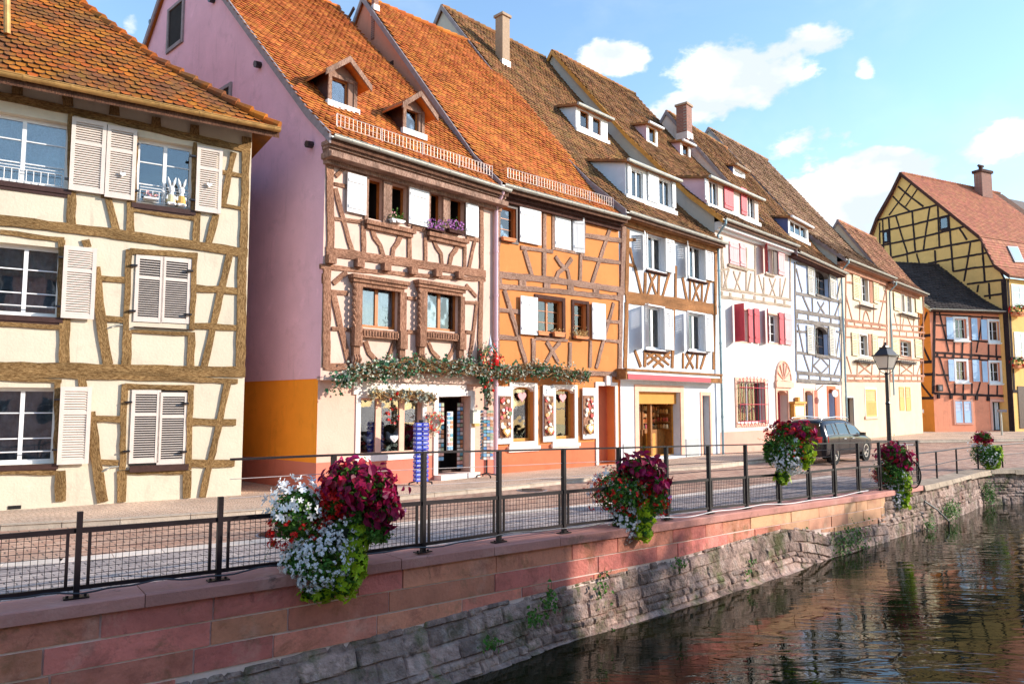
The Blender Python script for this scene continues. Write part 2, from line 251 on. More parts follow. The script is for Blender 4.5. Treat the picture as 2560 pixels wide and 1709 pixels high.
class Plane:
    """a facade: d runs along it, n looks out of it"""
    def __init__(s,A,B,cr='n'):
        s.A=np.array([*A[:2],0.]) if len(A)==3 else ground(*A,0,cr); s.B=np.array([*B[:2],0.]) if len(B)==3 else ground(*B,0,cr)
        v=s.B-s.A; s.L=float(np.linalg.norm(v)); s.d=v/s.L; s.n=np.array([s.d[1],-s.d[0],0.]); s.cr=cr
    def at(s,x,y,off=0.,cr=None):
        x,y=px(cr or s.cr,x,y); r=ray(x,y); k=((s.A+s.n*off-CAM)@s.n)/(r@s.n); w=CAM+r*k; return float((w-s.A)@s.d),float(w[2])
    def w(s,u,n,z): return s.A+s.d*u+s.n*n+np.array([0,0,z])
    def W(s,u,n,z):
        u,n,z=np.broadcast_arrays(u,n,z); return s.A+u[...,None]*s.d+n[...,None]*s.n+z[...,None]*np.array([0,0,1.])
    def box(s,mb,u0,u1,n0,n1,z0,z1,mi=0):
        mb.box8([s.w(u0,n0,z0),s.w(u1,n0,z0),s.w(u1,n0,z1),s.w(u0,n0,z1),s.w(u0,n1,z0),s.w(u1,n1,z0),s.w(u1,n1,z1),s.w(u0,n1,z1)],mi)
    def poly(s,mb,uz,n0,n1,mi=0):
        mb.prism([s.w(u,n0,z) for u,z in uz],s.n*(n1-n0),mi)
def beam(mb,P,pts,w,n0,n1,mi=0,jit=.012):
    """a timber lying on the facade along a polyline of (u,z) with slightly wavy edges"""
    pts=[np.array(p,float) for p in pts]; Q=[]
    for a,b in zip(pts[:-1],pts[1:]):
        k=max(1,int(np.linalg.norm(b-a)/.22)); Q+= [a+(b-a)*i/k for i in range(k)]
    Q.append(pts[-1]); Lp=[];Rp=[]
    for i,p in enumerate(Q):
        t=Q[min(i+1,len(Q)-1)]-Q[max(i-1,0)]; t=t/(np.linalg.norm(t)+1e-9); m=np.array([-t[1],t[0]])
        Lp.append(p+m*(w/2+rnd.uniform(-jit,jit))); Rp.append(p-m*(w/2+rnd.uniform(-jit,jit)))
    n=len(Q); nn=n1+rnd.uniform(0,.006); V=[P.w(*p[:1],nn,p[1]) for p in Lp]+[P.w(p[0],nn,p[1]) for p in Rp]+[P.w(p[0],n0,p[1]) for p in Lp]+[P.w(p[0],n0,p[1]) for p in Rp]
    F=[]
    for i in range(n-1):
        F+=[(i,i+1,n+i+1,n+i),(i,2*n+i,2*n+i+1,i+1),(n+i,n+i+1,3*n+i+1,3*n+i)]
    F+=[(0,n,3*n,2*n),(n-1,3*n-1,4*n-1,2*n-1)]
    ln=[0.]
    for a,b in zip(Q[:-1],Q[1:]): ln.append(ln[-1]+float(np.linalg.norm(b-a)))
    r0=rnd.random()*50; g=[(l*.24+r0,y,z+r0) for y,z in ((w/2,.03),(-w/2,.03),(w/2,0),(-w/2,0)) for l in ln]
    mb.add(V,F,mi,g)

M['lip1']=mat('ochre_tile_gap_shade',(.07,.035,.02),var=.4,vs=5,bump=.2); M['lip2']=mat('orange_tile_gap_shade',(.20,.05,.015),var=.4,vs=5,bump=.2); M['lip4']=mat('brown_tile_gap_shade',(.08,.045,.025),var=.4,vs=5,bump=.2); M['lipk']=mat('black_tile_gap_shade',(.03,.025,.025),var=.4,vs=5,bump=.2)  # lip colours, darkened to paint in the shadow gaps between tile rows

def brickmat(name,c,c2,w=.24,h=.075):
    m=bpy.data.materials.new(name); m.use_nodes=True; nt=m.node_tree; N=nt.nodes.new; L=nt.links.new; b=nt.nodes['Principled BSDF']; b.inputs['Roughness'].default_value=.85; tc=N('ShaderNodeTexCoord'); sp=N('ShaderNodeSeparateXYZ'); L(tc.outputs['Object'],sp.inputs[0]); ad=N('ShaderNodeMath'); L(sp.outputs[0],ad.inputs[0]); L(sp.outputs[1],ad.inputs[1]); cb=N('ShaderNodeCombineXYZ'); L(ad.outputs[0],cb.inputs[0]); L(sp.outputs[2],cb.inputs[1])
    br=N('ShaderNodeTexBrick'); br.inputs['Scale'].default_value=1; br.inputs['Brick Width'].default_value=w; br.inputs['Row Height'].default_value=h; br.inputs['Mortar Size'].default_value=.012; br.inputs['Color1'].default_value=(*c,1); br.inputs['Color2'].default_value=(*c2,1); br.inputs['Mortar'].default_value=(.32,.24,.2,1); L(cb.outputs[0],br.inputs[0]); L(br.outputs['Color'],b.inputs['Base Color'])
    bp=N('ShaderNodeBump'); bp.inputs['Strength'].default_value=.8; bp.inputs['Distance'].default_value=-.02; L(br.outputs['Fac'],bp.inputs['Height']); L(bp.outputs[0],b.inputs['Normal']); MATS[name]=m; return m
M['brick']=brickmat('chimney_brick_courses',(.34,.12,.08),(.22,.08,.055))
M['blind']=mat('orange_blind_cloth',(.62,.27,.06),rough=.9,var=.08,bump=.1)
M['shelfw']=mat('dark_oak_shelf',(.26,.10,.02),rough=.5,var=.3,vs=8,bump=.1)
# ---------------------------------------------------------------- house kit
def inpoly(poly,X,Y):
    r=np.zeros(X.shape,bool); n=len(poly)
    for i in range(n):
        x0,y0=poly[i]; x1,y1=poly[(i+1)%n]
        if y0==y1: continue
        c=((y0>Y)!=(y1>Y))&(X<(x1-x0)*(Y-y0)/(y1-y0)+x0); r^=c
    return r
def holed(mb,P,off,u0,u1,z0,z1,holes,bands=(),reveal=.30,mi=0,rmi=None):
    """wall sheet with real openings and their reveals; bands=[(z,material index)] from the ground up"""
    us=sorted({u0,u1,*[min(max(h[i],u0),u1) for h in holes for i in (0,1)]}); zs=sorted({z0,z1,*[h[i] for h in holes for i in (2,3) if z0<h[i]<z1],*[b[0] for b in bands if z0<b[0]<z1]})
    for a,b in zip(us[:-1],us[1:]):
        if b-a<1e-4: continue
        run=None
        for c,d in zip(zs[:-1],zs[1:]):
            m=((a+b)/2,(c+d)/2)
            if any(h[0]<m[0]<h[1] and h[2]<m[1]<h[3] for h in holes): continue
            k=mi
            for bz,bi in bands:
                if m[1]<bz: k=bi; break
            mb.add([P.w(a,off,c),P.w(b,off,c),P.w(b,off,d),P.w(a,off,d)],[(0,1,2,3)],k)
    for h in holes:
        a,b,c,d=h[:4]; rv=h[4] if len(h)>4 else reveal; q=[(a,c),(b,c),(b,d),(a,d)]
        for i in range(4):
            (ua,za),(ub,zb)=q[i],q[(i+1)%4]
            mb.add([P.w(ua,off,za),P.w(ub,off,zb),P.w(ub,off-rv,zb),P.w(ua,off-rv,za)],[(0,1,2,3)],mi if rmi is None else rmi)
class House:
    def __init__(s,name,label,P,cat='house'):
        s.P=P; s.root=thing(name,P.w(P.L/2,0,0),label,cat); s.holes={}; s.t={}
    def mb(s,k):
        if k not in s.t: s.t[k]=MB()
        return s.t[k]
    def hole(s,w,*h): s.holes.setdefault(w,[]).append(h)
    def beams(s,cr,rows,off,proud=.035,key='timber_frame',mi=0,jit=.012):
        for w,*pts in rows: beam(s.mb(key),s.P,[s.P.at(x,y,off,cr) for x,y in pts],w*getattr(s,'bf',1),off-.04,off+proud,mi,jit)
    def rect(s,cr,x0,y0,x1,y1,off):
        u0,z1=s.P.at(x0,y0,off,cr); u1,z0=s.P.at(x1,y1,off,cr); return u0,u1,z0,z1
    def window(s,cr,x0,y0,x1,y1,off=0.,cols=2,rows=3,fr='wframe',dep=.13,curtain=None,sur=None,sill=None,wall='main',arch=0,parent=None,name='window',label=None,fw=.05,box=True,gl=True,mid=.07,mr=.022,split=None,light=None,frd=None):
        P=s.P; u0,u1,z0,z1=s.rect(cr,x0,y0,x1,y1,off)
        if z1<z0: z0,z1=z1,z0
        par=parent or s.root; sub=parent is not None
        rv=.42 if box else dep+.06
        s.hole(wall,u0,u1,z0,z1,dep)
        f=MB(); n0,n1=off-dep-.05,off-dep
        P.box(f,u0,u0+fw,n0,n1,z0,z1); P.box(f,u1-fw,u1,n0,n1,z0,z1); P.box(f,u0+fw,u1-fw,n0,n1,z0,z0+fw*1.2); P.box(f,u0+fw,u1-fw,n0,n1,z1-fw,z1)
        ed=[u0+fw]
        for i in range(1,cols):
            c=u0+(u1-u0)*(split[i-1] if split else i/cols); P.box(f,c-mid/2,c+mid/2,n0+.006,n1+.006,z0+fw*1.2,z1-fw); ed+=[c-mid/2,c+mid/2]
        ed.append(u1-fw)
        for i in range(0,len(ed),2):
            for j in range(1,rows):
                z=z0+(z1-z0)*j/rows; P.box(f,ed[i],ed[i+1],n0+.012,n1-.006,z-mr/2,z+mr/2)
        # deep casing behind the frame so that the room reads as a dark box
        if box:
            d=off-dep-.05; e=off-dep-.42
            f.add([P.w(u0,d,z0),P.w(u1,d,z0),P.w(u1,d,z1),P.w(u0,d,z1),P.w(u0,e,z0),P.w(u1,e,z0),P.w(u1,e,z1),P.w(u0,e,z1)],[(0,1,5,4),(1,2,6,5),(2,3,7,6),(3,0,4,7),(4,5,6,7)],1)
        if arch:
            k=10; am=(u0+u1)/2; hw=(u1-u0)/2; pts=[(am+hw*math.cos(math.pi*(1-i/k)),z1-arch+arch*math.sin(math.pi*i/k)) for i in range(k+1)]
            for i in range(k):
                (a,b),(c,d)=pts[i],pts[i+1]; P.poly(f,[(a,b),(c,d),(c,z1+.01),(a,z1+.01)],off-dep,off-.004,2)
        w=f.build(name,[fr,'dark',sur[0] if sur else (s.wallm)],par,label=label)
        sp=par if sub else w
        if gl:
            g=MB(); P.box(g,u0+fw,u1-fw,off-dep-.03,off-dep-.022,z0+fw,z1-fw); g.build('pane',GLASS,sp)
        if curtain:
            c=MB(); n=24; hw=(u1-u0)
            for side in ((0,.5),(.5,1)) if cols>1 else ((0,1),):
                a=u0+hw*side[0]+.01; b=u0+hw*side[1]-.01; V=[];F=[]
                for i in range(n+1):
                    t=i/n; dn=.035*math.sin(t*26+rnd.random()*.8)
                    V+=[P.w(a+(b-a)*t,off-dep-.062+dn*.6,z0+.02),P.w(a+(b-a)*t,off-dep-.062+dn*.4,z1-.02)]
                F=[(2*i,2*i+2,2*i+3,2*i+1) for i in range(n)]; c.add(V,F)
            c.build('curtain',curtain,sp,smooth=True)
        if sur:
            m,sw,pr=sur[:3]; f=MB(); lo=sur[3] if len(sur)>3 else sw
            P.box(f,u0-sw,u0,off-.02,off+pr,z0-lo,z1+sw); P.box(f,u1,u1+sw,off-.02,off+pr,z0-lo,z1+sw); P.box(f,u0,u1,off-.02,off+pr-.003,z1,z1+sw)
            if lo>0: P.box(f,u0,u1,off-.02,off+pr-.003,z0-lo,z0)
            f.build('surround' if not sub else 'window_surround',m,sp)
        if sill:
            m,h,pr=sill; f=MB(); e=.06+(sur[1] if sur else 0); zz=z0-(sur[3] if sur and len(sur)>3 else (sur[1] if sur else 0))
            P.box(f,u0-e,u1+e,off-.03,off+pr,zz-h,zz); P.box(f,u0-e+.03,u1+e-.03,off-.03,off+pr*.55,zz-h*1.6,zz-h); f.build('sill',m,sp)
        return w,(u0,u1,z0,z1)
    def shutter(s,cr,x0,y0,x1,y1,m='shw',style='louver',off=0.,swing=None,parent=None,label=None,lv=.045,frac=1.,lift=.03):
        P=s.P; u0,u1,z0,z1=s.rect(cr,x0,y0,x1,y1,off+lift); f=MB(); w=u1-u0; h=z1-z0; T=.035
        if swing: hinge,ang,w=swing[0],R(swing[1]),(swing[2] if len(swing)>2 else w)
        def bx(a,b,na,nb,c,d,mi=0):      # a,b measured from the hinge-less left edge 0..w ; na..nb thickness
            if not swing: P.box(f,u0+a,u0+b,off+lift+na,off+lift+nb,z0+c,z0+d,mi); return
            ca,sa=math.cos(ang),math.sin(ang); pts=[]
            for n_ in (na,nb):
                for uu,zz in ((a,c),(b,c),(b,d),(a,d)):
                    if hinge=='r': r=w-uu; U=u1-r*ca-n_*sa; Nn=r*sa+n_*ca      # hinged at its right edge, free edge swings out to the left
                    else: r=uu; U=u0+r*ca+n_*sa; Nn=r*sa+n_*ca
                    pts.append(P.w(U,off+lift+Nn,z0+zz))
            f.box8(pts,mi)
        st=min(.07,w*.18)
        if style=='plank':
            k=max(2,round(w/.16))
            for i in range(k): bx(w*i/k+.003,w*(i+1)/k-.003,0,T-rnd.uniform(0,.004),0,h)
            for c in (.15,.82): bx(.03,w-.03,T-.004,T+.016,h*c-.04,h*c+.04)
        else:
            bx(0,st,0,T,0,h); bx(w-st,w,0,T,0,h); bx(st,w-st,0,T-.002,0,st*1.3); bx(st,w-st,0,T-.002,h-st*1.2,h)
            if style=='louver': seg=[(st*1.3,h*.64),(h*.64+st*.8,h-st*1.2)]; 
            elif style=='louver_top': seg=[(h*.55,h-st*1.2)]; bx(st,w-st,.006,T-.01,st*1.3,h*.55-st*.8); 
            elif style=='slats_down': seg=[(h*.5,h-st*1.2)]; 
            if style in('louver_top','slats_down'): bx(st,w-st,0,T-.002,h*.55-st*.8,h*.55)
            else: bx(st,w-st,0,T-.002,h*.64,h*.64+st*.8)
            if style=='slats_down':
                k=max(3,int((w-2*st)/.07))
                for i in range(k): bx(st+(w-2*st)*(i+.12)/k,st+(w-2*st)*(i+.88)/k,.004,T-.008,st*1.3,h*.55-st*.8)
            for a,b in seg:
                k=max(3,int((b-a)/lv))
                for i in range(k):
                    z=a+(b-a)*(i+.5)/k; hh=(b-a)/k*.5
                    if swing: bx(st,w-st,.006,T-.008,z-hh*.75,z+hh*.75)
                    else:
                        q=[(st,.002,z-hh*.2),(w-st,.002,z-hh*.2),(w-st,.002+.008,z+hh*1.0),(st,.002+.008,z+hh*1.0)]
                        V=[P.w(u0+a_,off+lift+n_+dn,z0+z_+dz) for dn,dz in ((0,0),(T-.012,-hh*1.15)) for a_,n_,z_ in ()]
                        zt,zb=z+hh*.62,z-hh*.62; tt=.006
                        V=[P.w(u0+st,off+lift+.004,z0+zt),P.w(u0+w-st,off+lift+.004,z0+zt),P.w(u0+w-st,off+lift+T-.006,z0+zb),P.w(u0+st,off+lift+T-.006,z0+zb)]
                        V+=[P.w(u0+st,off+lift+.004,z0+zt-tt),P.w(u0+w-st,off+lift+.004,z0+zt-tt),P.w(u0+w-st,off+lift+T-.006,z0+zb-tt),P.w(u0+st,off+lift+T-.006,z0+zb-tt)]
                        f.box8(V)
        o=f.build('shutter',m,parent or s.root,label=label)
        return o
    # --- roof
    def roof(s,eave_px,off,prof,u0,u1,mat_,poly=None,tw=.18,ex=.15,cr=None,back=True,ridge=True,guard=None,gutter='zinc',verge='verge',thick=.14):
        """prof: list of (run, pitch in degrees) from the eave upwards; the last run ends at the ridge"""
        P=s.P; _,ze=P.at(*eave_px,off,cr); s.ze=ze; s.noff=off; pts=[(off,ze)]
        for run,pit in prof: n,z=pts[-1]; pts.append((n-run,z+run*math.tan(R(pit))))
        s.prof=pts; s.ru=(u0,u1); s.tm=mat_
        if poly is None: poly=[(u0,pts[0][0]),(u1,pts[0][0]),(u1,pts[-1][0]),(u0,pts[-1][0])]
        s.rpoly=poly
        pn=np.array([p[0] for p in pts]); pz=np.array([p[1] for p in pts]); sl_=np.concatenate([[0],np.cumsum(np.hypot(np.diff(pn),np.diff(pz)))])
        f=MB(); S=np.arange(0,sl_[-1],ex)
        for k,sb in enumerate(S):
            st=sb+ex*1.45; n_b,z_b=np.interp(sb,sl_,pn),np.interp(sb,sl_,pz); st_=min(st,sl_[-1]+.0); n_t,z_t=np.interp(st_,sl_,pn),np.interp(st_,sl_,pz)
            if st_-sb<ex*.5: continue
            us=np.arange(min(p[0] for p in poly)-tw,max(p[0] for p in poly)+tw,tw)+(tw/2 if k%2 else 0)
            keep=inpoly(poly,us,np.full(us.shape,min(max((n_b+n_t)/2,min(pn)+.01),max(pn)-.01))); us=us[keep]
            if len(us)==0: continue
            tn,tz=n_t-n_b,z_t-z_b; l=math.hypot(tn,tz); nn,nz=tz/l,-tn/l     # outward normal in (n,z)
            rb=nr.uniform(.026,.048,len(us))*tw/.18; jt=nr.uniform(-.008,.008,len(us)); ju=nr.uniform(-.004,.004,len(us)); h=tw/2*.965; q=.22
            sg=.022*np.sin(us*1.1+k*.02)+.018*np.sin(k*.11+us*.7)+.014*np.sin(us*2.9+k*.23)+.055
            def v(du,fr_,lift): return P.W(us+du+ju, n_b+tn*fr_+nn*(lift+sg-.055)+jt*tn/l, z_b+tz*fr_+nz*(lift+sg-.055)+jt*tz/l)
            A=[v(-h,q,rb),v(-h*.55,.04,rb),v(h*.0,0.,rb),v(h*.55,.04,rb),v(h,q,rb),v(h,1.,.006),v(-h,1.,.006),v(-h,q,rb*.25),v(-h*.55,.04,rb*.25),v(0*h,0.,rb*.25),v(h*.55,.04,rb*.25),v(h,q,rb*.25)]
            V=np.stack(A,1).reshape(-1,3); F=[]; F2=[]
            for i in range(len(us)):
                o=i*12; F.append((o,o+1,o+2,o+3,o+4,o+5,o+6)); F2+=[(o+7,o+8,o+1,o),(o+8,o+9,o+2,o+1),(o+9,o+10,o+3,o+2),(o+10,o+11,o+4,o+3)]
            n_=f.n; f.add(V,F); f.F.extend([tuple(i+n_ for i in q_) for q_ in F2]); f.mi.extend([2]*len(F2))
        # deck under the tiles, strip by strip
        rows=sorted({*pn.tolist(),*[p[1] for p in poly]},reverse=True); rows=[r for r in rows if min(p[1] for p in poly)-1e-6<=r<=max(p[1] for p in poly)+1e-6]
        fine=[]
        for a,b in zip(rows[:-1],rows[1:]):
            for i in range(4): fine.append(a+(b-a)*i/4)
        fine.append(rows[-1])
        def span(n):
            X=[]
            for i in range(len(poly)):
                (ua,na),(ub,nb)=poly[i],poly[(i+1)%len(poly)]
                if abs(na-nb)<1e-9:
                    if abs(n-na)<1e-6: X+=[ua,ub]
                elif min(na,nb)-1e-6<=n<=max(na,nb)+1e-6: X.append(ua+(ub-ua)*(n-na)/(nb-na))
            return (min(X),max(X)) if X else None
        zf=lambda n: float(np.interp(-n,-pn,pz))
        s.zf=zf
        for a,b in zip(fine[:-1],fine[1:]):
            sa,sb_=span(a),span(b)
            if not sa or not sb_: continue
            za,zb=zf(a)-.06,zf(b)-.06
            f.box8([P.w(sa[0],a,za),P.w(sa[1],a,za),P.w(sb_[1],b,zb),P.w(sb_[0],b,zb),P.w(sa[0],a,za-thick),P.w(sa[1],a,za-thick),P.w(sb_[1],b,zb-thick),P.w(sb_[0],b,zb-thick)],1)
        rn,rz=pts[-1]
        if back:
            q=list(zip(pn,pz))
            for (na,za),(nb,zb) in zip(q[:-1],q[1:]):
                A_,B_=2*rn-na,2*rn-nb; f.box8([P.w(u0,A_,za),P.w(u1,A_,za),P.w(u1,B_,zb),P.w(u0,B_,zb),P.w(u0,A_,za-.1),P.w(u1,A_,za-.1),P.w(u1,B_,zb-.1),P.w(u0,B_,zb-.1)],0)
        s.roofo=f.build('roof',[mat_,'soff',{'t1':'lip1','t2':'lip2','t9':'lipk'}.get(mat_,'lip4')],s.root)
        if ridge:
            g=MB(); u=u0
            while u<u1: g.tube([P.w(u,rn,rz-.01),P.w(min(u+.4,u1),rn,rz+.012)],[.085,.11],8); u+=.36
            g.build('ridge_tile',mat_,s.roofo)
        # verge boards on the left rake
        if verge:
            g=MB()
            for side,(uu) in enumerate((u0,)):
                q=list(zip(pn,pz))
                for (na,za),(nb,zb) in zip(q[:-1],q[1:]):
                    g.box8([P.w(uu-.05,na,za+.05),P.w(uu-.002,na,za+.05),P.w(uu-.002,nb,zb+.05),P.w(uu-.05,nb,zb+.05),P.w(uu-.05,na,za-.2),P.w(uu-.002,na,za-.2),P.w(uu-.002,nb,zb-.2),P.w(uu-.05,nb,zb-.2)])
                    A_,B_=2*rn-na,2*rn-nb; g.box8([P.w(uu-.05,A_,za+.05),P.w(uu-.002,A_,za+.05),P.w(uu-.002,B_,zb+.05),P.w(uu-.05,B_,zb+.05),P.w(uu-.05,A_,za-.2),P.w(uu-.002,A_,za-.2),P.w(uu-.002,B_,zb-.2),P.w(uu-.05,B_,zb-.2)])
            g.build('verge_board',verge,s.roofo)
        if gutter:
            ua,ub=[p[0] for p in poly if abs(p[1]-off)<.02][:2] if poly else (u0,u1); ua,ub=min(ua,ub),max(ua,ub); g=MB(); k=8; F=[];V=[]
            c=off+.07; zc=ze-.02; r=.075
            for uu in (ua,ub):
                for j in range(k+1):
                    a=math.pi*j/k; V.append(P.w(uu,c+r*math.cos(a),zc-r*math.sin(a)))
                for j in range(k+1):
                    a=math.pi*j/k; V.append(P.w(uu,c+(r-.008)*math.cos(a),zc-(r-.008)*math.sin(a)))
            m_=2*(k+1)
            for j in range(k): F+=[(j,j+1,m_+j+1,m_+j),(k+1+j,m_+k+1+j,m_+k+2+j,k+2+j)]
            F+=[(0,m_,m_+k+1,k+1),(k,2*k+1,m_+2*k+1,m_+k)]+[(j,k+1+j,k+2+j,j+1) for j in range(k)]
            g.add(V,F); g.tube([P.w(ua,c+r,zc+.005),P.w(ub,c+r,zc+.005)],.012,6)
            u=ua+.5
            while u<ub-.1:
                for j in range(0,k): 
                    a,b=math.pi*j/k,math.pi*(j+1)/k; g.box8([P.w(u-.02,c+(r+.006)*math.cos(a),zc-(r+.006)*math.sin(a)),P.w(u+.02,c+(r+.006)*math.cos(a),zc-(r+.006)*math.sin(a)),P.w(u+.02,c+(r+.006)*math.cos(b),zc-(r+.006)*math.sin(b)),P.w(u-.02,c+(r+.006)*math.cos(b),zc-(r+.006)*math.sin(b)),
                     P.w(u-.02,c+(r)*math.cos(a),zc-(r)*math.sin(a)),P.w(u+.02,c+(r)*math.cos(a),zc-(r)*math.sin(a)),P.w(u+.02,c+(r)*math.cos(b),zc-(r)*math.sin(b)),P.w(u-.02,c+(r)*math.cos(b),zc-(r)*math.sin(b))])
                u+=.75
            g.build('gutter',gutter,s.root)
        if guard:
            ga,gb,gs,gh=guard; g=MB(); n,z=np.interp(gs,sl_,pn),np.interp(gs,sl_,pz)
            for zz in (.05,gh): g.tube([P.w(ga,n+.05,z+zz),P.w(gb,n+.05,z+zz)],.009,5)
            g.tube([P.w(ga,n+.05,z+gh/2+.02),P.w(gb,n+.05,z+gh/2+.02)],.006,4)
            u=ga
            while u<=gb: g.tube([P.w(u,n+.05,z+.05),P.w(u,n+.05,z+gh)],.0055,4); u+=.115
            u=ga+.02
            while u<=gb: g.tube([P.w(u,n+.05,z-.02),P.w(u,n+.05,z+gh+.02)],.013,5); g.tube([P.w(u,n+.05,z+gh),P.w(u,n-.25,z+.33)],.01,4); u+=(gb-ga-.04)/4
            g.build('snow_guard','guard',s.roofo)
    def roofpx(s,cr,x,y):
        X,Y=px(cr,x,y); r=ray(X,Y); P=s.P; best=None
        for (na,za),(nb,zb) in zip(s.prof[:-1],s.prof[1:]):
            # plane through (na,za),(nb,zb) along d
            tn,tz=nb-na,zb-za; N_=P.n*tz+np.array([0,0,1.])*(-tn)
            O=P.w(0,na,za); k=((O-CAM)@N_)/(r@N_); w=CAM+r*k; n=float((w-P.A)@P.n); u=float((w-P.A)@P.d)
            d=max(0,n-na,nb-n)
            if best is None or d<best[0]: best=(d,u,n,float(w[2]))
        return best[1:]
    def walls(s,off,u0,u1,z0,z1,wall='main',bands=(),mi=0,key='wall'):
        holed(s.mb(key),s.P,off,u0,u1,z0,z1,s.holes.get(wall,[]),bands,mi=mi)
    def body(s,off,u0,u1,left=0,right=0,zb=0,mats_bands_left=None):
        """the gable ends and the back of the house"""
        f=s.mb('wall'); P=s.P; pts=[p for p in s.prof if p[0]<=off]; zoff=s.zf(off); rn,rz=s.prof[-1]; t=.16
        poly=[(off,zb),(off,zoff-t)]+[(n,z-t) for n,z in pts]+[(2*rn-n,z-t) for n,z in pts[::-1][1:]]+[(2*rn-off,zoff-t),(2*rn-off,zb)]
        for uu,m_ in ((u0,left),(u1,right)):
            f.add([P.w(uu,n,z) for n,z in poly],[tuple(range(len(poly)))],m_)
        f.add([P.w(u0,2*rn-off,0),P.w(u1,2*rn-off,0),P.w(u1,2*rn-off,zoff),P.w(u0,2*rn-off,zoff)],[(0,1,2,3)],left)
    def dormer(s,cr,x0,y0,x1,y1,cheek,facem,kind='shed',pit=18,win=(),shut=(),oh=.18,lab=None,fr='wframe',cols=2,rows=1,curtain=None,strip=None,cur='dark',gut=None,side=None):
        P=s.P; u0,n0,zb=s.roofpx(cr,x0,y1) if side is None else s.roofpx(cr,*side)
        _,zt=P.at(x0,y0,n0,cr); u1,_=P.at(x1,y1,n0,cr); _,zb2=P.at(x1,y1,n0,cr)
        zb=s.zf(n0)-.02
        d=MB(); s.nd=getattr(s,'nd',0)+1; hk='dormer%d'%s.nd; u0,u1=min(u0,u1),max(u0,u1)
        def meet(z,tanp):
            n=n0
            while n>s.prof[-1][0] and z+(n0-n)*tanp>s.zf(n): n-=.02
            return n
        root=MB()
        # windows first (they register holes)
        tmp=bpy.data.objects.new('dormer',bpy.data.meshes.new('dormer')); col.objects.link(tmp); tmp.parent=s.root
        if lab: tmp['label']=lab
        for wv in win: s.window(cr,*wv[:4],off=n0,fr=fr,cols=wv[4] if len(wv)>4 else cols,rows=rows,dep=.07,wall=hk,parent=tmp,curtain=curtain,fw=.045,mid=.06)
        for sv in shut: s.shutter(cr,*sv[:4],m=sv[4],style=sv[5],off=n0,parent=tmp,**(sv[6] if len(sv)>6 else {}))
        f=MB(); holed(f,P,n0,u0,u1,zb,zt,s.holes.get(hk,[]),reveal=.1)
        if kind=='shed':
            tp=math.tan(R(pit)); nb=meet(zt,tp)
            for uu in (u0,u1): f.add([P.w(uu,n0,zb),P.w(uu,n0,zt)]+[P.w(uu,nb,zt+(n0-nb)*tp)],[(0,1,2)],1)
            r=MB(); q0,q1=u0-.15,u1+.15; e=n0+oh; ze=zt-oh*tp+.05
            r.box8([P.w(q0,e,ze),P.w(q1,e,ze),P.w(q1,nb,zt+(n0-nb)*tp+.05),P.w(q0,nb,zt+(n0-nb)*tp+.05),P.w(q0,e,ze-.09),P.w(q1,e,ze-.09),P.w(q1,nb,zt+(n0-nb)*tp-.04),P.w(q0,nb,zt+(n0-nb)*tp-.04)])
            L_=e-nb; k=0
            while k*.2<L_-.1:
                us=np.arange(q0+.08,q1,.18); a=e-k*.2+.02; b=a-.3; za=ze+(e-a)*tp; zb_=ze+(e-b)*tp
                for u in us+(.09 if k%2 else 0):
                    if u+.09<q1: r.box8([P.w(u-.085,a,za+.035),P.w(u+.085,a,za+.035),P.w(u+.085,b,zb_+.005),P.w(u-.085,b,zb_+.005),P.w(u-.085,a,za+.01),P.w(u+.085,a,za+.01),P.w(u+.085,b,zb_+.0),P.w(u-.085,b,zb_+.0)])
                k+=1
            r.build('dormer_roof',s.tm,tmp)
            if gut:
                g=MB(); g.tube([P.w(q0,e+.06,ze-.02),P.w(q1,e+.06,ze-.02)],.065,8); 
                g.build('dormer_gutter',gut,tmp)
        else:
            hh=(u1-u0)/2*math.tan(R(38)); um=(u0+u1)/2
            f.add([P.w(u0,n0,zt),P.w(u1,n0,zt),P.w(um,n0,zt+hh)],[(0,1,2)],0)
            nb=meet(zt,0); 
            for uu in (u0,u1): f.add([P.w(uu,n0,zb),P.w(uu,n0,zt),P.w(uu,nb,zt)],[(0,1,2)],1)
            r=MB(); ov=.26; tz=math.tan(R(38)); fr_=n0+oh+.12; T_=.055
            nr_=meet(zt+hh,0)-.02
            for sg in (-1,1):
                ue=um+sg*((u1-u0)/2+ov); zt_e=zt-ov*tz; nbe=meet(zt_e,0)
                a=[P.w(um,fr_,zt+hh+T_*1.6),P.w(ue,fr_,zt_e+T_*1.6),P.w(ue,nbe,zt_e+T_*1.6),P.w(um,nr_,zt+hh+T_*1.6)]; b=[p-np.array([0,0,T_]) for p in a]; r.box8(a+b,0)
                n=fr_-.05
                while n>nr_+.05:      # tile courses running down each little slope
                    fL=(fr_-n)/(fr_-nr_)
                    n-=.17
                a=[P.w(um,fr_+.02,zt+hh+T_*1.6+.04),P.w(ue,fr_+.02,zt_e+T_*1.6+.02),P.w(ue,fr_-.03,zt_e+T_*1.6+.02),P.w(um,fr_-.03,zt+hh+T_*1.6+.04)]; b=[p-np.array([0,0,.16]) for p in a]; r.box8(a+b,1)
            r.build('dormer_roof',[s.tm,'tb3'],tmp)
            # frame boards round the opening
            g=MB(); P.box(g,u0-.01,u0+.09,n0-.02,n0+.03,zb,zt); P.box(g,u1-.09,u1+.01,n0-.02,n0+.03,zb,zt); P.box(g,u0+.09,u1-.09,n0-.02,n0+.028,zt-.09,zt); P.box(g,u0-.05,u1+.05,n0-.02,n0+.05,zb-.03,zb+.07); g.build('dormer_frame','tb3',tmp)
        if strip:
            g=MB(); P.box(g,u0-.06,u1+.06,n0-.02,n0+.09,zb-.02,zb+.14); g.build('dormer_apron',strip,tmp)
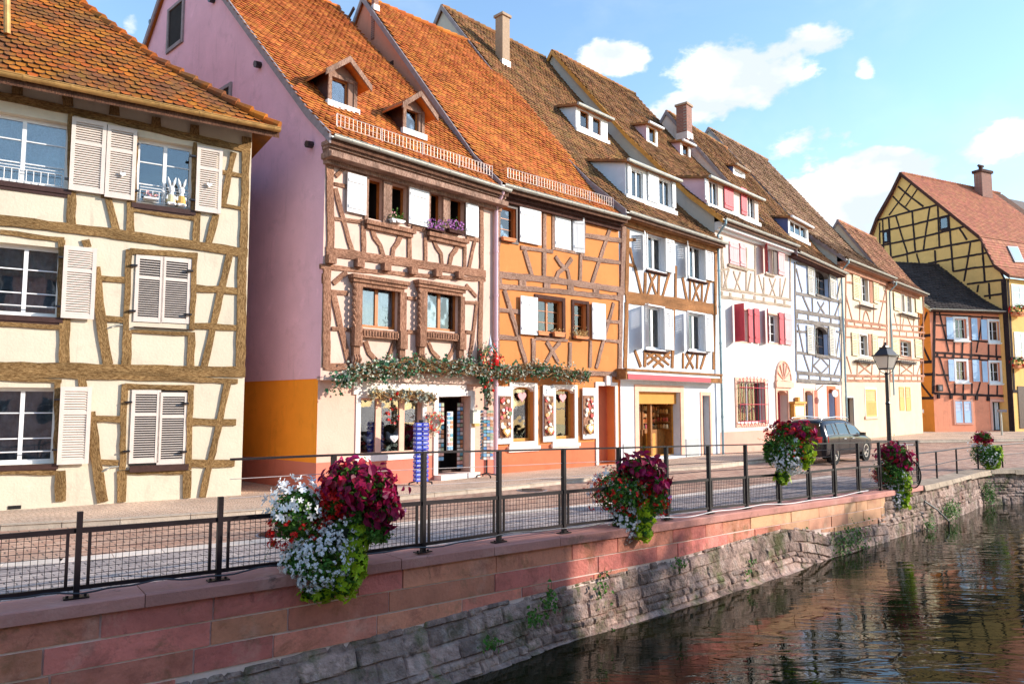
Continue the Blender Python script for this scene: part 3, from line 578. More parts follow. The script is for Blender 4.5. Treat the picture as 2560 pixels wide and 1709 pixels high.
        V=np.vstack(f.V)-base_of(tmp); me=tmp.data; me.from_pydata([tuple(v) for v in V],[],f.F); me.polygons.foreach_set('material_index',f.mi)
        me.materials.append(M[facem]); me.materials.append(M[cheek]); me.update(); return tmp,(u0,u1,n0,zb,zt)
    def done(s,mats,tb=None):
        for k,f in list(s.t.items()):
            if k=='wall': f.build('wall',mats,s.root)
            elif k.startswith('timber'): f.build('timber_frame',tb,s.root)
def pipe(H,pts,m='zinc',r=.05,name='downpipe',rings=True):
    g=MB(); g.tube(pts,r,10); 
    if rings:
        for a,b in zip(pts[:-1],pts[1:]):
            a,b=Vector(a),Vector(b)
            if abs(a.z-b.z)>1.5:
                k=int(abs(a.z-b.z)/1.8)+1
                for i in range(1,k+1): p=a.lerp(b,i/(k+1)); g.tube([p-Vector((0,0,.03)),p+Vector((0,0,.03))],r*1.25,10)
    return g.build(name,m,H.root,smooth=False)
def chimney(H,cr,x0,ytop,x1,ybase,m='brick',cap=True,dep=.6,fl=True,k=.5):
    """x0,x1: sides, ybase where the front meets the roof, ytop the top, all in the photograph"""
    P=H.P; u,n,z=H.roofpx(cr,(x0+x1)/2,ybase); ua,_=P.at(x0,ybase,n,cr); ub,_=P.at(x1,ybase,n,cr); _,zt=P.at((x0+x1)/2,ytop,n,cr); w=(ub-ua)*k; uc=(ua+ub)/2; dep=w
    f=MB(); P.box(f,uc-w/2,uc+w/2,n-dep,n,z-1.0,zt); o=f.build('chimney',m,H.roofo)
    g=MB(); P.box(g,uc-w/2-.06,uc+w/2+.06,n-dep-.06,n+.06,zt-.02,zt+.09); 
    if fl: P.box(g,uc-w/2-.03,uc+w/2+.03,n-dep-.03,n+.03,z-.1,z+.28,1)
    g.build('chimney_cap',['conc','guard'],H.roofo); return uc,n,z,zt,w
# ================================================================= the houses, left to right
def gbox(H,cr,x0,y0,x1,y1,off,n0,n1,mb,mi=0):
    u0,u1,z0,z1=H.rect(cr,x0,y0,x1,y1,off); H.P.box(mb,u0,u1,n0,n1,min(z0,z1),max(z0,z1),mi); return u0,u1,z0,z1
# ---- 1: cream half-timbered house at the left edge
P1=Plane((-9.25,13.52,0),(-5.86,15.76,0)); H=House('timbered_house','cream half-timbered house at the left edge with louvered shutters and mossy ochre tiles',P1); H.wallm='cream'; H1=H; H.bf=.88
uR,_=P1.at(619,700); uL=-5.0
for a in ((-130,600,380,1063),): H.window('c1',*a,cols=2,rows=3,sill=('dkf',.10,.05),curtain='curt',dep=.16,fw=.07)
H.window('c1',772,765,1078,1180,cols=2,rows=3,sill=('dkf',.10,.05),dep=.16,fw=.07,label='upper window with two toy rabbits on its sill')
H.window('c2',-60,5,332,435,cols=2,rows=3,sill=('dkf',.10,.05),curtain='cdk',dep=.16,fw=.07)
H.window('c2',-75,822,306,1250,cols=2,rows=3,sill=('dkf',.10,.05),curtain='cdk',dep=.16,fw=.07)
for a,lb_ in (((405,655,580,1090),None),((603,700,752,1125),None),((1105,815,1235,1200),None)): H.shutter('c1',*a,m='shut',lift=.07)
for a in ((360,30,525,445),(340,820,495,1250)): H.shutter('c2',*a,m='shut',lift=.07)
for (a,b,c,d,mid_) in ((762,80,1060,470,908),(738,838,1040,1250,888)):
    H.shutter('c2',a,b,mid_-3,d-6,m='shut',lift=-.01); H.shutter('c2',mid_+3,b+14,c,d,m='shut',lift=-.01)
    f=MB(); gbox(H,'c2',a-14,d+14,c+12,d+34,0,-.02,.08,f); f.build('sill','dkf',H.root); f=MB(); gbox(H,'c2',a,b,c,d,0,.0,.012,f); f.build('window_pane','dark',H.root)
H.beams('c1',[(.17,(-60,525),(760,700),(1398,845)),(.22,(-60,1225),(720,1320),(1385,1418)),(.18,(1378,800),(1362,1440)),(.17,(402,1075),(398,1270)),(.16,(730,1130),(730,1320)),(.16,(1102,1190),(1098,1370)),
 (.15,(605,1110),(628,1200),(655,1305)),(.16,(1210,1200),(1165,1375)),(.13,(1308,855),(1245,1160)),(.10,(1240,966),(1360,988)),(.09,(1240,1150),(1355,1168)),(.12,(395,1100),(395,640)),(.10,(590,700),(582,1110)),(.12,(758,740),(745,1150)),(.10,(1092,800),(1082,1200)),
 (.08,(745,1178),(1085,1225)),(.10,(0,1300),(360,1345))],0)
for x,y in ((100,505),(380,570),(640,620),(875,690),(1090,733),(1380,800)): H.beams('c1',[(.20,(x,y-30),(x,y+26))],0)
H.beams('c2',[(.25,(-60,712),(700,727),(1372,738)),(.13,(-60,748),(700,765),(1330,790)),(.22,(1355,90),(1345,745)),(.2,(362,440),(358,700)),(.19,(712,505),(705,705)),(.16,(1072,515),(1067,712)),
 (.16,(480,0),(492,40)),(.2,(535,150),(560,420),(605,695)),(.16,(1285,80),(1215,380),(1143,712)),(.13,(545,215),(705,222)),(.12,(585,440),(700,450)),(.16,(1095,270),(1340,286)),(.15,(1090,480),(1330,492)),
 (.09,(-60,470),(345,488)),(.12,(722,55),(706,505)),(.13,(1090,75),(1072,505)),(.13,(730,62),(1105,88)),(.08,(735,510),(1065,525)),(.14,(345,0),(340,440)),
 (.2,(338,1290),(336,1460)),(.19,(683,1290),(680,1465)),(.17,(1047,1290),(1045,1442)),(.15,(455,765),(466,822)),(.2,(508,960),(530,1180),(573,1465)),(.15,(1272,800),(1205,1120),(1130,1438)),
 (.13,(515,1000),(672,1003)),(.13,(560,1240),(662,1243)),(.17,(1070,1016),(1320,1020)),(.17,(1065,1247),(1312,1249)),(.13,(698,805),(684,1285)),(.13,(1066,810),(1052,1285)),(.12,(700,815),(1085,828)),(.09,(-60,1298),(325,1303)),(.09,(702,1298),(1035,1299)),(.12,(322,790),(318,1250)),(.08,(-60,772),(345,790))],0)
pr=[(9,47)]
H.roof((350,252),.62,pr,uL,6,'t1',poly=None,back=False,ridge=False,verge=None,gutter=None)
o_=H.roofo; 
def _hip():
    a=H.roofpx('c1',1568,733); b=H.roofpx('c1',1270,600); c=H.roofpx('c1',860,340); d=H.roofpx('c1',450,0); return a,b,c,d
ha,hb,hc,hd=_hip()
for ch in list(o_.children): bpy.data.objects.remove(ch)
bpy.data.objects.remove(o_)
k_=(hd[0]-ha[0])/(hd[1]-ha[1]); nt_=-8.0; ut=ha[0]+(nt_-.62)*k_
polyh=[(uL,.62),(ha[0],.62),(hc[0]+(hb[1]-hc[1])*0,hc[1]),(max(ut,uL+.2),nt_),(uL,nt_)]
H.roof((350,252),.62,[(8.62,47)],uL,ha[0],'t1',poly=polyh,back=False,ridge=False,verge=None,gutter='copper',tw=.19,ex=.17)
g=MB(); hipl=[P1.w(u,n,H.zf(n)) for u,n in ((ha[0],.62),(hc[0],hc[1]),(max(ut,uL+.2),nt_))]
for a,b in zip(hipl[:-1],hipl[1:]):
    L_=np.linalg.norm(b-a); k=int(L_/.33)
    for i in range(k): p=a+(b-a)*i/k; q=a+(b-a)*(i+1.1)/k; g.tube([p+(0,0,.06),q+(0,0,.02)],[.115,.085],8)
    q=P1.n*(-9); g.add([a,b,b+q*.3,a+q],[(0,1,2,3)])
g.build('ridge_tile','t1',H.roofo)
zw1=H.zf(0)-.2
f=MB(); P1.box(f,uL,ha[0]-.05,.56,.60,H.ze-.16,H.ze-.02); P1.box(f,uL,uR+.05,-.1,.10,zw1-.16,zw1+.02)
u=uL+.2
while u<uR: f.box8([P1.w(u,.56,H.ze-.17),P1.w(u+.10,.56,H.ze-.17),P1.w(u+.10,.02,zw1-.10),P1.w(u,.02,zw1-.10),P1.w(u,.56,H.ze-.06),P1.w(u+.10,.56,H.ze-.06),P1.w(u+.10,.02,zw1+.04),P1.w(u,.02,zw1+.04)]); u+=.55
f.build('eave','soff',H.root)
H.walls(0,uL,uR,0,zw1)
f=H.mb('wall'); f.add([P1.w(uR,0,0),P1.w(uR,-9,0),P1.w(uR,-9,zw1),P1.w(uR,0,zw1)],[(0,1,2,3)]); f.add([P1.w(uL,-9,0),P1.w(uR,-9,0),P1.w(uR,-9,H.ze),P1.w(uL,-9,H.ze)],[(0,1,2,3)])
gbox(H,'c2',45,1487,118,1502,0,0,.012,H.mb('timber_frame2'))
M_=H.t.pop('timber_frame2'); M_.build('vent_grille','dark',H.root)
g=MB(); g.tube([ground(20,0,9.5)+0*0 for _ in range(1)]+[ground(20,0,9.5)],.01,4) if False else None
u_,z_=P1.at(18,90,1.0); pipe(H,[P1.w(*(P1.at(40,190,-.3,'c1')[0],),-.3,P1.at(40,190,-.3,'c1')[1]),P1.w(P1.at(38,-200,-.3,'c1')[0],-.3,P1.at(38,-200,-.3,'c1')[1])],'copper',.06)
# railings in front of the upper windows
for x0,y0,x1,y1 in ((-60,905,345,1045),(785,1045,1060,1160)):
    u0,u1,z0,z1=H.rect('c1',x0,y0,x1,y1,-.06); g=MB()
    for z in (z0,z1,z0+(z1-z0)*.8): g.tube([P1.w(u0,-.06,z),P1.w(u1,-.06,z)],.010,5)
    k=int((u1-u0)/.11)
    for i in range(k+1): u=u0+(u1-u0)*i/k; g.tube([P1.w(u,-.06,z0),P1.w(u,-.06,z0+(z1-z0)*.8)],.008,5)
    g.build('window_railing','wframe',H.root)
for a in ((-60,360,310,375),(-60,1180,285,1190)):
    u0,u1,z0,z1=H.rect('c2',*a,-.06); g=MB(); g.tube([P1.w(u0,-.06,(z0+z1)/2),P1.w(u1,-.06,(z0+z1)/2)],.012,5); g.build('window_railing','wframe',H.root)
g=MB()
for x,y in ((625,490),(595,1285)): 
    u,z=P1.at(x,y,0,'c2'); g.tube([P1.w(u-.08,.03,z-.03),P1.w(u,.07,z),P1.w(u+.06,.05,z+.05),P1.w(u+.22,.02,z+.06)],.014,5); g.build('shutter_stay','zinc',H.root); g=MB()
for x,y,c_ in ((398,1003,'c1'),(385,1003,'c1'),(1085,875,'c1'),(1083,1120,'c1'),(765,805,'c1'),(760,1067,'c1'),(350,97,'c2'),(335,372,'c2'),(327,893,'c2'),(315,1175,'c2'),(755,142,'c2'),(745,397,'c2'),(1068,172,'c2'),(1060,417,'c2'),(725,908,'c2'),(712,1183,'c2'),(1043,915,'c2'),(1033,1185,'c2')):
    u,z=P1.at(x,y,.09,c_); g=MB(); P1.box(g,u-.07,u+.05,.02,.10,z-.012,z+.022); g.build('shutter_hook','iron',H.root)
H.done(['cream'],'tb1')
# ---- 2: mauve gable house with the gift shop
P2=Plane((789,1228),(1237,1184)); H=House('timbered_house','tall house with mauve gable side, orange tiled roof and a gift shop below',P2); H.wallm='peach'; H2=H; H.bf=.82
O=.12
H.prof=[]
ujet,_=P2.at(797,1000,O); 
prof2=[(1.0,41),(7.6,45.5)]
H.roof(px('c3',980,900),.50,prof2,-.12,P2.L+.02,'t2',tw=.175,ex=.15,guard=(.25,P2.L-.25,.55,.33))
zlow=P2.at(310,890,O,'c4')[1]
# upper windows
H.window('c3',706,985,806,1240,off=O,cols=1,rows=1,fr='cas',dep=.2,wall='up',fw=.05,gl=False,label='open casement window with pale flower pots'); H.window('c3',838,1020,940,1262,off=O,cols=1,rows=1,fr='cas',dep=.2,wall='up',gl=False)
H.window('c3',1058,1062,1138,1292,off=O,cols=1,rows=1,fr='cas',dep=.2,wall='up',gl=False); H.window('c3',1168,1090,1262,1315,off=O,cols=1,rows=1,fr='cas',dep=.2,wall='up',gl=False)
f=MB()
for a in ((696,975,712,1240),(800,998,842,1262),(938,1030,952,1268),(1046,1050,1060,1290),(1134,1075,1170,1305),(1258,1100,1270,1320)): f=MB(); gbox(H,'c3',*a,O,O-.03,O+.05,f); f.build('window_post','tb3',H.root)
H.beams('c3',[(.12,(700,972),(955,1030)),(.12,(1045,1048),(1270,1100))],O,.05)
f=MB()
for x0,y0,x1,y1 in ((690,1222,965,1290),(1040,1290,1262,1335)):
    ua,za=P2.at(x0,y0,O,'c3'); ub,zb=P2.at(x1,y1,O,'c3'); P2.box(f,ua,ub,O,O+.16,za-.14,za-.04); P2.box(f,ua+.05,ub-.05,O,O+.10,za-.24,za-.14); f.build('window_ledge','tb2',H.root); f=MB()
for a in ((600,965,703,1208),(945,1045,1054,1275),(1263,1117,1332,1330)): H.shutter('c3',*a,m='shw',style='plank',off=O,lift=.06)
# the two carved windows
ww=((522,275,765,588,460,220,826,692),(945,312,1160,602,888,258,1208,685))
for a,b,c,d,e,g_,h,i_ in ww:
    w,(u0,u1,z0,z1)=H.window('c4',a,b,c,d,off=O,cols=2,rows=1,fr='cas',dep=.10,curtain='curt',wall='up',fw=.06,mid=.09)
    f=MB(); U0,U1,Z0,Z1=H.rect('c4',e,g_,h,i_,O+.1)
    hz=Z1; jl=(U0+(u0-U0)*.45)
    P2.box(f,U0,U1,O,O+.22,hz-.09,hz); P2.box(f,U0+.04,U1-.04,O,O+.17,hz-.17,hz-.09); P2.box(f,U0+.1,U1-.1,O,O+.12,hz-.26,hz-.17)
    P2.box(f,U0+.16,u0,O,O+.12,z0-.05,hz-.26); P2.box(f,u1,U1-.02,O,O+.12,z0-.05,hz-.26)
    ap=z0-.05; P2.box(f,U0+.12,U1-.02,O,O+.14,ap-.20,ap); 
    for k in range(14): 
        uu=U0+.3+(U1-U0-.6)*k/13; P2.box(f,uu-.02,uu+.02,O+.14,O+.16,ap-.16,ap-.04)
    for uc in (U0+.20,U1-.14):   # brackets under the jambs
        P2.box(f,uc-.11,uc+.11,O,O+.19,ap-.42,ap+.02); P2.box(f,uc-.085,uc+.085,O,O+.13,ap-.62,ap-.42)
        for q in range(3): f.tube([P2.w(uc-.07+q*.07,O+.12,ap-.62),P2.w(uc-.07+q*.07,O+.17,ap-.72),P2.w(uc-.07+q*.07,O+.10,ap-.86)],[.03,.045,.03],6)
        P2.box(f,uc-.1,uc+.1,O,O+.12,ap-.92,ap-.86)
    uc=U0+.10; V=[]                  # twisted column
    k=40
    for q in range(k+1): t=q/k; V.append(P2.w(uc+.018*math.cos(t*44),O+.13+.018*math.sin(t*44),ap+.02+(hz-.2-ap)*t))
    f.tube(V,.042,7)
    f.build('carved_surround','tb2',w)
cb=[(.22,(500,895),(505,1395)),(.17,(1350,1100),(1350,1510)),(.13,(525,905),(940,1000),(1360,1100)),(.26,(480,1408),(940,1470),(1372,1535)),
 (.14,(530,1055),(575,1230),(625,1405)),(.15,(688,1230),(690,1415)),(.15,(738,1285),(752,1330),(782,1375),(800,1440)),(.15,(900,1310),(880,1360),(855,1395),(848,1445)),(.16,(945,1290),(945,1455)),(.13,(1036,1300),(1036,1470)),
 (.14,(1078,1335),(1098,1385),(1122,1420),(1128,1480)),(.14,(1218,1360),(1205,1400),(1180,1430),(1168,1485)),(.13,(1255,1335),(1255,1500)),(.12,(1312,1350),(1280,1500)),(.11,(525,1030),(602,1048)),(.11,(525,1225),(690,1245)),(.13,(535,990),(595,925)),
 (.10,(1265,1335),(1335,1345)),(.11,(960,1275),(1045,1295)),(.12,(1345,1150),(1310,1120))]
H.beams('c3',cb,O)
H.beams('c4',[(.12,(262,172),(800,222),(1338,262)),(.24,(303,190),(300,830)),(.19,(1312,270),(1300,800)),(.17,(342,340),(390,560),(448,805)),(.14,(330,340),(442,348)),(.11,(335,578),(460,586)),(.13,(345,285),(432,212)),
 (.14,(555,660),(580,735),(645,805)),(.14,(742,668),(720,730),(690,805)),(.10,(830,378),(888,384)),(.10,(830,598),(888,604)),(.13,(965,668),(990,725),(1035,775)),(.13,(1145,672),(1120,730),(1080,800)),(.13,(1285,400),(1262,580),(1232,800)),(.11,(1212,295),(1280,370)),(.10,(1205,408),(1290,412)),(.10,(1210,600),(1260,605)),
 (.20,(285,825),(800,845),(1338,862))],O)
f=MB()
for x,y in ((335,125),(520,150),(695,175),(870,200),(1030,215),(1175,228)):
    f=MB(); u,z=P2.at(x,y,O+.1,'c4'); P2.box(f,u-.10,u+.10,O-.02,O+.17,z-.10,z+.09); f.build('joist_end','tb2',H.root)
# cornice
u0_,zc=P2.at(470,850,.3,'c3'); zc=H.ze-.08
f=MB(); P2.box(f,-.12,P2.L,O-.02,O+.36,zc-.10,zc); P2.box(f,-.10,P2.L,O-.02,O+.30,zc-.17,zc-.10); P2.box(f,-.08,P2.L,O-.02,O+.24,zc-.25,zc-.17); P2.box(f,-.12,P2.L,O-.02,O+.40,zc-.40,zc-.27); P2.box(f,-.06,P2.L,O-.02,O+.14,zc-.50,zc-.40); f.build('cornice','tb3',H.root)
# ground floor
H.window('c4',525,1030,925,1385,off=0,cols=3,rows=1,fr='pinkstone',dep=.10,sur=('wst',.13,.03,.14),split=(.32,.70),mid=.16,fw=.05,name='shop_window',label='shop display window with hens and a heart wreath')
w,(ua,ub,za,zb)=H.window('c4',1030,1015,1240,1512,off=0,cols=2,rows=1,fr='dkf',dep=.35,sur=('wst',.14,.04,0),split=(.30,),name='door',gl=False,label='open shop doorway hung with postcards')
f=MB(); P2.box(f,ua-.1,ub+.12,0,.28,-.01,max(.1,za)); f.build('doorstep','wst',H.root)
f=MB(); ul,zl=P2.at(480,960,.03,'c4'); ur,_=P2.at(1215,960,.03,'c4'); beam(f,P2,[(ul+(ur-ul)*i/6,zl-.02) for i in range(7)],.34,-.01,.045,0,.03); f.build('lintel','wst',H.root)
zpl=P2.at(232,1455,0,'c4')[1]
H.walls(0,0,P2.L,0,zlow,'main',bands=((zpl,1),))
H.walls(O,-.02,P2.L,zlow,H.ze-.12,'up',mi=2)
f=H.mb('wall'); P2.box(f,-.02,P2.L,-.02,O,zlow-.08,zlow-.002,2)
rn,rz=H.prof[-1]; zo=H.zf(O)
pl=[(O,zlow),(O,zo-.16)]+[(n,z-.16) for n,z in H.prof if n<O]+[(2*rn-n,z-.16) for n,z in H.prof[::-1][1:] if n<O]+[(2*rn-O,zo-.16),(2*rn-O,zlow)]
f.add([P2.w(-.02,n,z) for n,z in pl],[tuple(range(len(pl)))],3)
for uu,m_,a,b in ((0.,1,0,.62),(0.,4,.62,zlow)): f.add([P2.w(uu,0,a),P2.w(uu,-10,a),P2.w(uu,-10,b),P2.w(uu,0,b)],[(0,1,2,3)],m_)
P2.box(f,-.02,.04,-10,O,zlow-.05,zlow,3)
f.add([P2.w(P2.L-.01,n,z) for n,z in pl],[tuple(range(len(pl)))],2)
# gable windows and beam ends on the mauve side
class GP(Plane):
    def __init__(s,P,u): s.A=P.w(u,0,0); s.d=-P.n; s.n=-P.d; s.L=10; s.cr='n'
G2=GP(P2,-.02)
# note: this plane runs backwards from the front corner, its normal looks out to the left
f=MB(); h_=MB()
for a in ((945,60,1035,300),(1180,535,1300,660)):
    ua,zt=G2.at(a[0],a[1],0,'c1'); ub,_=G2.at(a[2],a[1],0,'c1'); _,z0=G2.at(a[0],a[3],0,'c1'); uu,vv=min(ua,ub),max(ua,ub)
    G2.box(f,uu,uu+.12,0,.05,z0,zt); G2.box(f,vv-.12,vv,0,.05,z0,zt); G2.box(f,uu+.12,vv-.12,0,.048,zt-.1,zt); G2.box(f,uu+.12,vv-.12,0,.06,z0,z0+.12); G2.box(h_,uu+.12,vv-.12,.0,.012,z0+.12,zt-.1); w_=f.build('gable_window','verge',H.root); h_.build('pane','dark',w_); f=MB(); h_=MB()
f=MB()
for c_,x,y in (('c1',865,130),('c1',1458,365),('c3',115,368),('c3',405,812),('c1',1200,5)):
    u,z=G2.at(x,y,0,c_); V=G2.w(u,0,z); f=MB(); f.tube([V,V+G2.n*.16+np.array([0,0,-.02])],.085,8); f.build('purlin_end','iron',H.root)
H.dormer('c3',492,400,650,640,side=(492,588),cheek='dkf',facem='tb3',kind='gable',win=((512,425,605,612,1),),fr='cas',strip='shw',lab='left gabled dormer')
H.dormer('c3',912,585,1028,775,side=(912,742),cheek='dkf',facem='tb3',kind='gable',win=((928,600,1000,755,1),),fr='cas',strip='shw',lab='right gabled dormer')
g_=px('c3',1480,1040)
pz=[P2.at(*px('c3',1410,1115),.12)]
a=P2.w(P2.L-.12,.57,H.ze-.1)
H.done(['pinkw','redpl','peach','purple','orangew'],'tb2')
# ---- 3: orange house
P3=Plane(P2.B,(1551,1158)); H=House('timbered_house','bright orange half-timbered house with plank shutters and hanging gingerbread panels',P3); H.wallm='orange'; H3=H
O=.04
H.roof(px('c5',700,270),.42,[(1.2,42),(6.6,49.6)],-.10,P3.L+.02,'t2',tw=.175,ex=.15,guard=(.35,P3.L-.35,.45,.33))
H.window('c5',262,298,364,530,off=O,cols=1,rows=3,fr='cas',dep=.12,curtain='curt',sur=('dkf',.10,.03),wall='main')
H.shutter('c5',388,300,527,560,m='shw',style='plank',off=O,lift=.05)
H.window('c5',612,345,792,605,off=O,cols=2,rows=1,sur=('tb3',.09,.03),wall='main',dep=.1,name='window',gl=False)
H.shutter('c5',615,347,722,595,m='shw',style='plank',off=O,lift=-.03,label='closed greyish plank shutter'); H.shutter('c5',733,360,790,612,m='shw',style='plank',off=O,lift=-.02,swing=('l',18,.42))
H.window('c5',505,903,667,1140,off=O,cols=2,rows=3,fr='cas',dep=.14,curtain='curt',sur=('tdk',.12,.04)); H.window('c5',742,933,826,1160,off=O,cols=1,rows=3,fr='cas',dep=.14,sur=('tdk',.10,.04))
H.shutter('c5',393,885,505,1145,m='shw',style='plank',off=O,lift=.07); H.shutter('c5',860,930,950,1175,m='shw',style='plank',off=O,lift=.07)
H.beams('c5',[(.22,(232,290),(240,560)),(.24,(232,560),(232,1360)),(.20,(1070,430),(1055,880)),(.18,(1050,890),(1040,1380)),(.14,(550,320),(548,770)),(.12,(395,572),(605,600)),(.13,(420,590),(468,760)),(.20,(212,745),(640,790),(1072,852)),(.16,(215,822),(640,858),(1062,905)),
 (.13,(622,630),(655,680),(700,720),(712,790)),(.13,(728,645),(690,695),(640,735),(622,785)),(.13,(787,610),(783,805)),(.14,(988,420),(925,610),(858,810)),(.15,(808,492),(1050,528)),(.13,(800,638),(1045,672)),(.10,(812,375),(802,630)),
 (.14,(288,850),(355,1080),(428,1325)),(.13,(250,980),(395,992)),(.14,(250,1155),(395,1168)),(.15,(478,1165),(476,1330)),(.13,(565,1185),(598,1240),(640,1320)),(.13,(650,1190),(600,1245),(562,1320)),(.13,(718,1190),(716,1350)),(.12,(850,1180),(846,1355)),(.13,(1002,935),(945,1145),(888,1360)),(.12,(950,1052),(1040,1060)),(.10,(945,1178),(1035,1185)),
 (.09,(490,1165),(700,1178)),(.15,(225,1368),(640,1385),(1050,1400))],O)
for x,y in ((245,785),(405,802),(565,822),(720,842),(888,865),(1045,885)): H.beams('c5',[(.28,(x,y-25),(x,y+25))],O,.03)
f=MB(); zc=H.ze-.06; P3.box(f,0,P3.L,O-.02,O+.30,zc-.12,zc); P3.box(f,0,P3.L,O-.02,O+.22,zc-.22,zc-.12); P3.box(f,0,P3.L,O-.02,O+.12,zc-.34,zc-.22); f.build('cornice','tdk',H.root)
f=MB()
for a in ((235,272,385,285),): pass
for (a,b,c,d,sx0,sy0,sx1,sy1) in ((708,455,920,985,668,395,1000,1055),(1125,475,1315,960,1085,410,1390,1030)):
    H.window('c6',a,b,c,d,off=0,cols=1,rows=1,fr='gold',dep=.16,sur=('wst',.13,.035,.13),sill=('wst',.10,.09),wall='g',arch=.13,fw=.07,name='shop_window',label='arched shop window with a pink heart hanging inside')
H.shutter('c6',562,450,703,1010,m='shw',style='plank',off=0,lift=.05); H.shutter('c6',1003,440,1118,990,m='shw',style='plank',off=0,lift=.05); H.shutter('c6',1390,465,1530,960,m='shw',style='plank',off=0,lift=.05)
H.window('c6',1540,445,1716,1205,off=0,cols=1,rows=1,fr='coral',dep=.32,sur=('wst',.12,.04,0),wall='g',box=False,gl=False,fw=.01,name='doorway')
f=MB(); gbox(H,'c6',1540,445,1716,1205,0,-.40,-.36,f); f.build('door','coral',H.root)
f=MB(); gbox(H,'c6',1620,350,1672,440,0.04,0,.09,f); f.build('keystone','wst',H.root)
zg=P3.at(600,1385,0,'c5')[1]; zp3=P3.at(540,1040,0,'c6')[1]
H.walls(0,0,P3.L,0,zg,'g',bands=((zp3,1),)); H.walls(O,0,P3.L,zg,H.ze-.1,'main',mi=0); P3.box(H.mb('wall'),0,P3.L,-.01,O,zg-.01,zg)
H.body(O,-.02,P3.L,left=2,right=2)
chimney(H,'c3',738,-60,788,70,'brick')
H.done(['orange','coral','salg'],'tb3')
# gable studs that peep above the mauve house's roof
G3=GP(P3,-.02); f=MB()
for c_,x0,y0,x1,y1 in (('c3',640,45,600,120),('c3',730,255,790,330),('c3',770,330,780,290),('c3',860,350,815,375),('c3',560,95,970,490)):
    a=G3.at(x0,y0,0,c_); b=G3.at(x1,y1,0,c_); 
    if abs(x1-x0)>300: continue
    beam(f,G3,[a,b],.14,-.02,.03)
f.build('gable_timber','tdk',H.root)
# ---- 4: white house with brown timbers
P4=Plane(P3.B,(1800,1134)); H=House('timbered_house','white half-timbered house with white shutters and a wooden awning box over its shop',P4); H.wallm='white'; H4=H; H.bf=1.2
H.roof(px('d1',1000,1215),.45,[(1.5,41),(2.5,46),(5.5,51.5)],-.10,P4.L+.02,'t4',tw=.19,ex=.165)
for k,(a,b,c,d) in enumerate(((200,85,318,345),(470,150,578,400),(190,555,312,850),(465,600,575,860))):
    H.window('d2',a,b,c,d,off=0,cols=2,rows=1,dep=.16,curtain='cdk',sur=('wframe',.05,.05),sill=('tdk',.05,.12),fw=.08,mid=.12,split=(.55,))
for a,sw in (((128,70,197,320),('r',28,.50)),((320,115,380,348),None),((425,140,474,370),('r',28,.5)),((580,180,636,400),None),((135,545,190,832),('r',48,.55)),((312,580,375,850),None),((410,595,464,852),('r',40,.5)),((578,615,634,860),None)):
    H.shutter('d2',*a,m='shw',style='louver_top',off=.02,lift=.05,swing=sw,lv=.07)
tb=[(.22,(60,490),(360,525),(655,572)),(.20,(62,520),(360,560),(655,600)),(.16,(75,60),(66,490)),(.16,(68,540),(58,965)),(.15,(650,210),(645,560)),(.14,(640,600),(636,975)),(.12,(388,300),(386,525)),(.13,(375,570),(365,965)),(.09,(88,180),(116,305)),(.11,(122,310),(166,485)),(.13,(190,345),(186,500)),
 (.09,(215,345),(232,400),(262,495)),(.09,(262,350),(232,400),(205,492)),(.11,(280,355),(275,505)),(.10,(345,350),(300,508)),(.12,(432,375),(463,530)),(.11,(482,395),(480,535)),(.09,(505,400),(520,460),(548,540)),(.09,(552,405),(522,460),(498,535)),(.10,(560,415),(558,545)),(.10,(608,405),(575,550)),(.09,(75,130),(125,130)),(.09,(80,290),(125,305)),
 (.10,(120,850),(160,958)),(.12,(188,850),(186,958)),(.08,(200,865),(310,958)),(.08,(240,855),(345,945)),(.08,(290,850),(350,900)),(.08,(350,862),(240,958)),(.08,(300,860),(205,940)),(.08,(255,860),(200,905)),(.10,(437,868),(436,968)),(.09,(455,870),(505,968)),(.09,(505,870),(455,968)),(.10,(530,875),(526,970)),(.10,(583,870),(550,972)),(.09,(640,400),(585,400))]
H.beams('d2',tb,0,.03)
u0,u1,z0,z1=H.rect('d2',115,1070,445,1545,0); s0,s1,t0,t1=H.rect('d2',145,1118,425,1532,0)
w,_=H.window('d2',145,1118,425,1532,off=0,cols=1,rows=1,fr='gold',dep=.3,box=False,gl=False,fw=.03,wall='main',name='shopfront',sur=('pinkstone',.24,.03,0),label='bakery shopfront with rows of jars')
f=MB(); D_=-1.15; P4.box(f,s0,s1,D_-.04,D_,t0-.2,t1,0); P4.box(f,s0-.02,s0,D_,-.3,t0-.2,t1,0); P4.box(f,s1,s1+.02,D_,-.3,t0-.2,t1,0); P4.box(f,s0,s1,D_,-.3,t0-.22,t0-.0,0); P4.box(f,s0,s1,D_,-.3,t1,t1+.02,0); f.build('shop_room','shelfw',H.root)
f=MB(); P4.box(f,s0+.02,s1-.02,-.20,-.15,t1-.42,t1-.01,0); f.build('blind','blind',w)
f=MB(); sm=s0+(s1-s0)*.45
for a,b in ((s0+.03,sm-.03),(sm+.08,s1-.03)):
    for z in (.0,.30,.60,.92,1.25): P4.box(f,a,b,-1.1,-.78,t0+.95+z*.72-.03,t0+.95+z*.72)
    P4.box(f,a,b,-1.1,-.62,t0,t0+.92); P4.box(f,a,a+.05,-1.1,-.70,t0,t1-.45); P4.box(f,b-.05,b,-1.1,-.70,t0,t1-.45)
    for q in (.33,.66): P4.box(f,a+(b-a)*q-.015,a+(b-a)*q+.015,-.62,-.605,t0+.05,t0+.85)
P4.box(f,sm-.02,sm+.08,-.45,-.30,t0,t1-.02); P4.box(f,s1-.07,s1-.02,-1.1,-.35,t0,t1-.3); 
for z in (.95,1.2,1.5,1.8): P4.box(f,s1-.32,s1-.07,-1.1,-.40,t0+z-.03,t0+z)
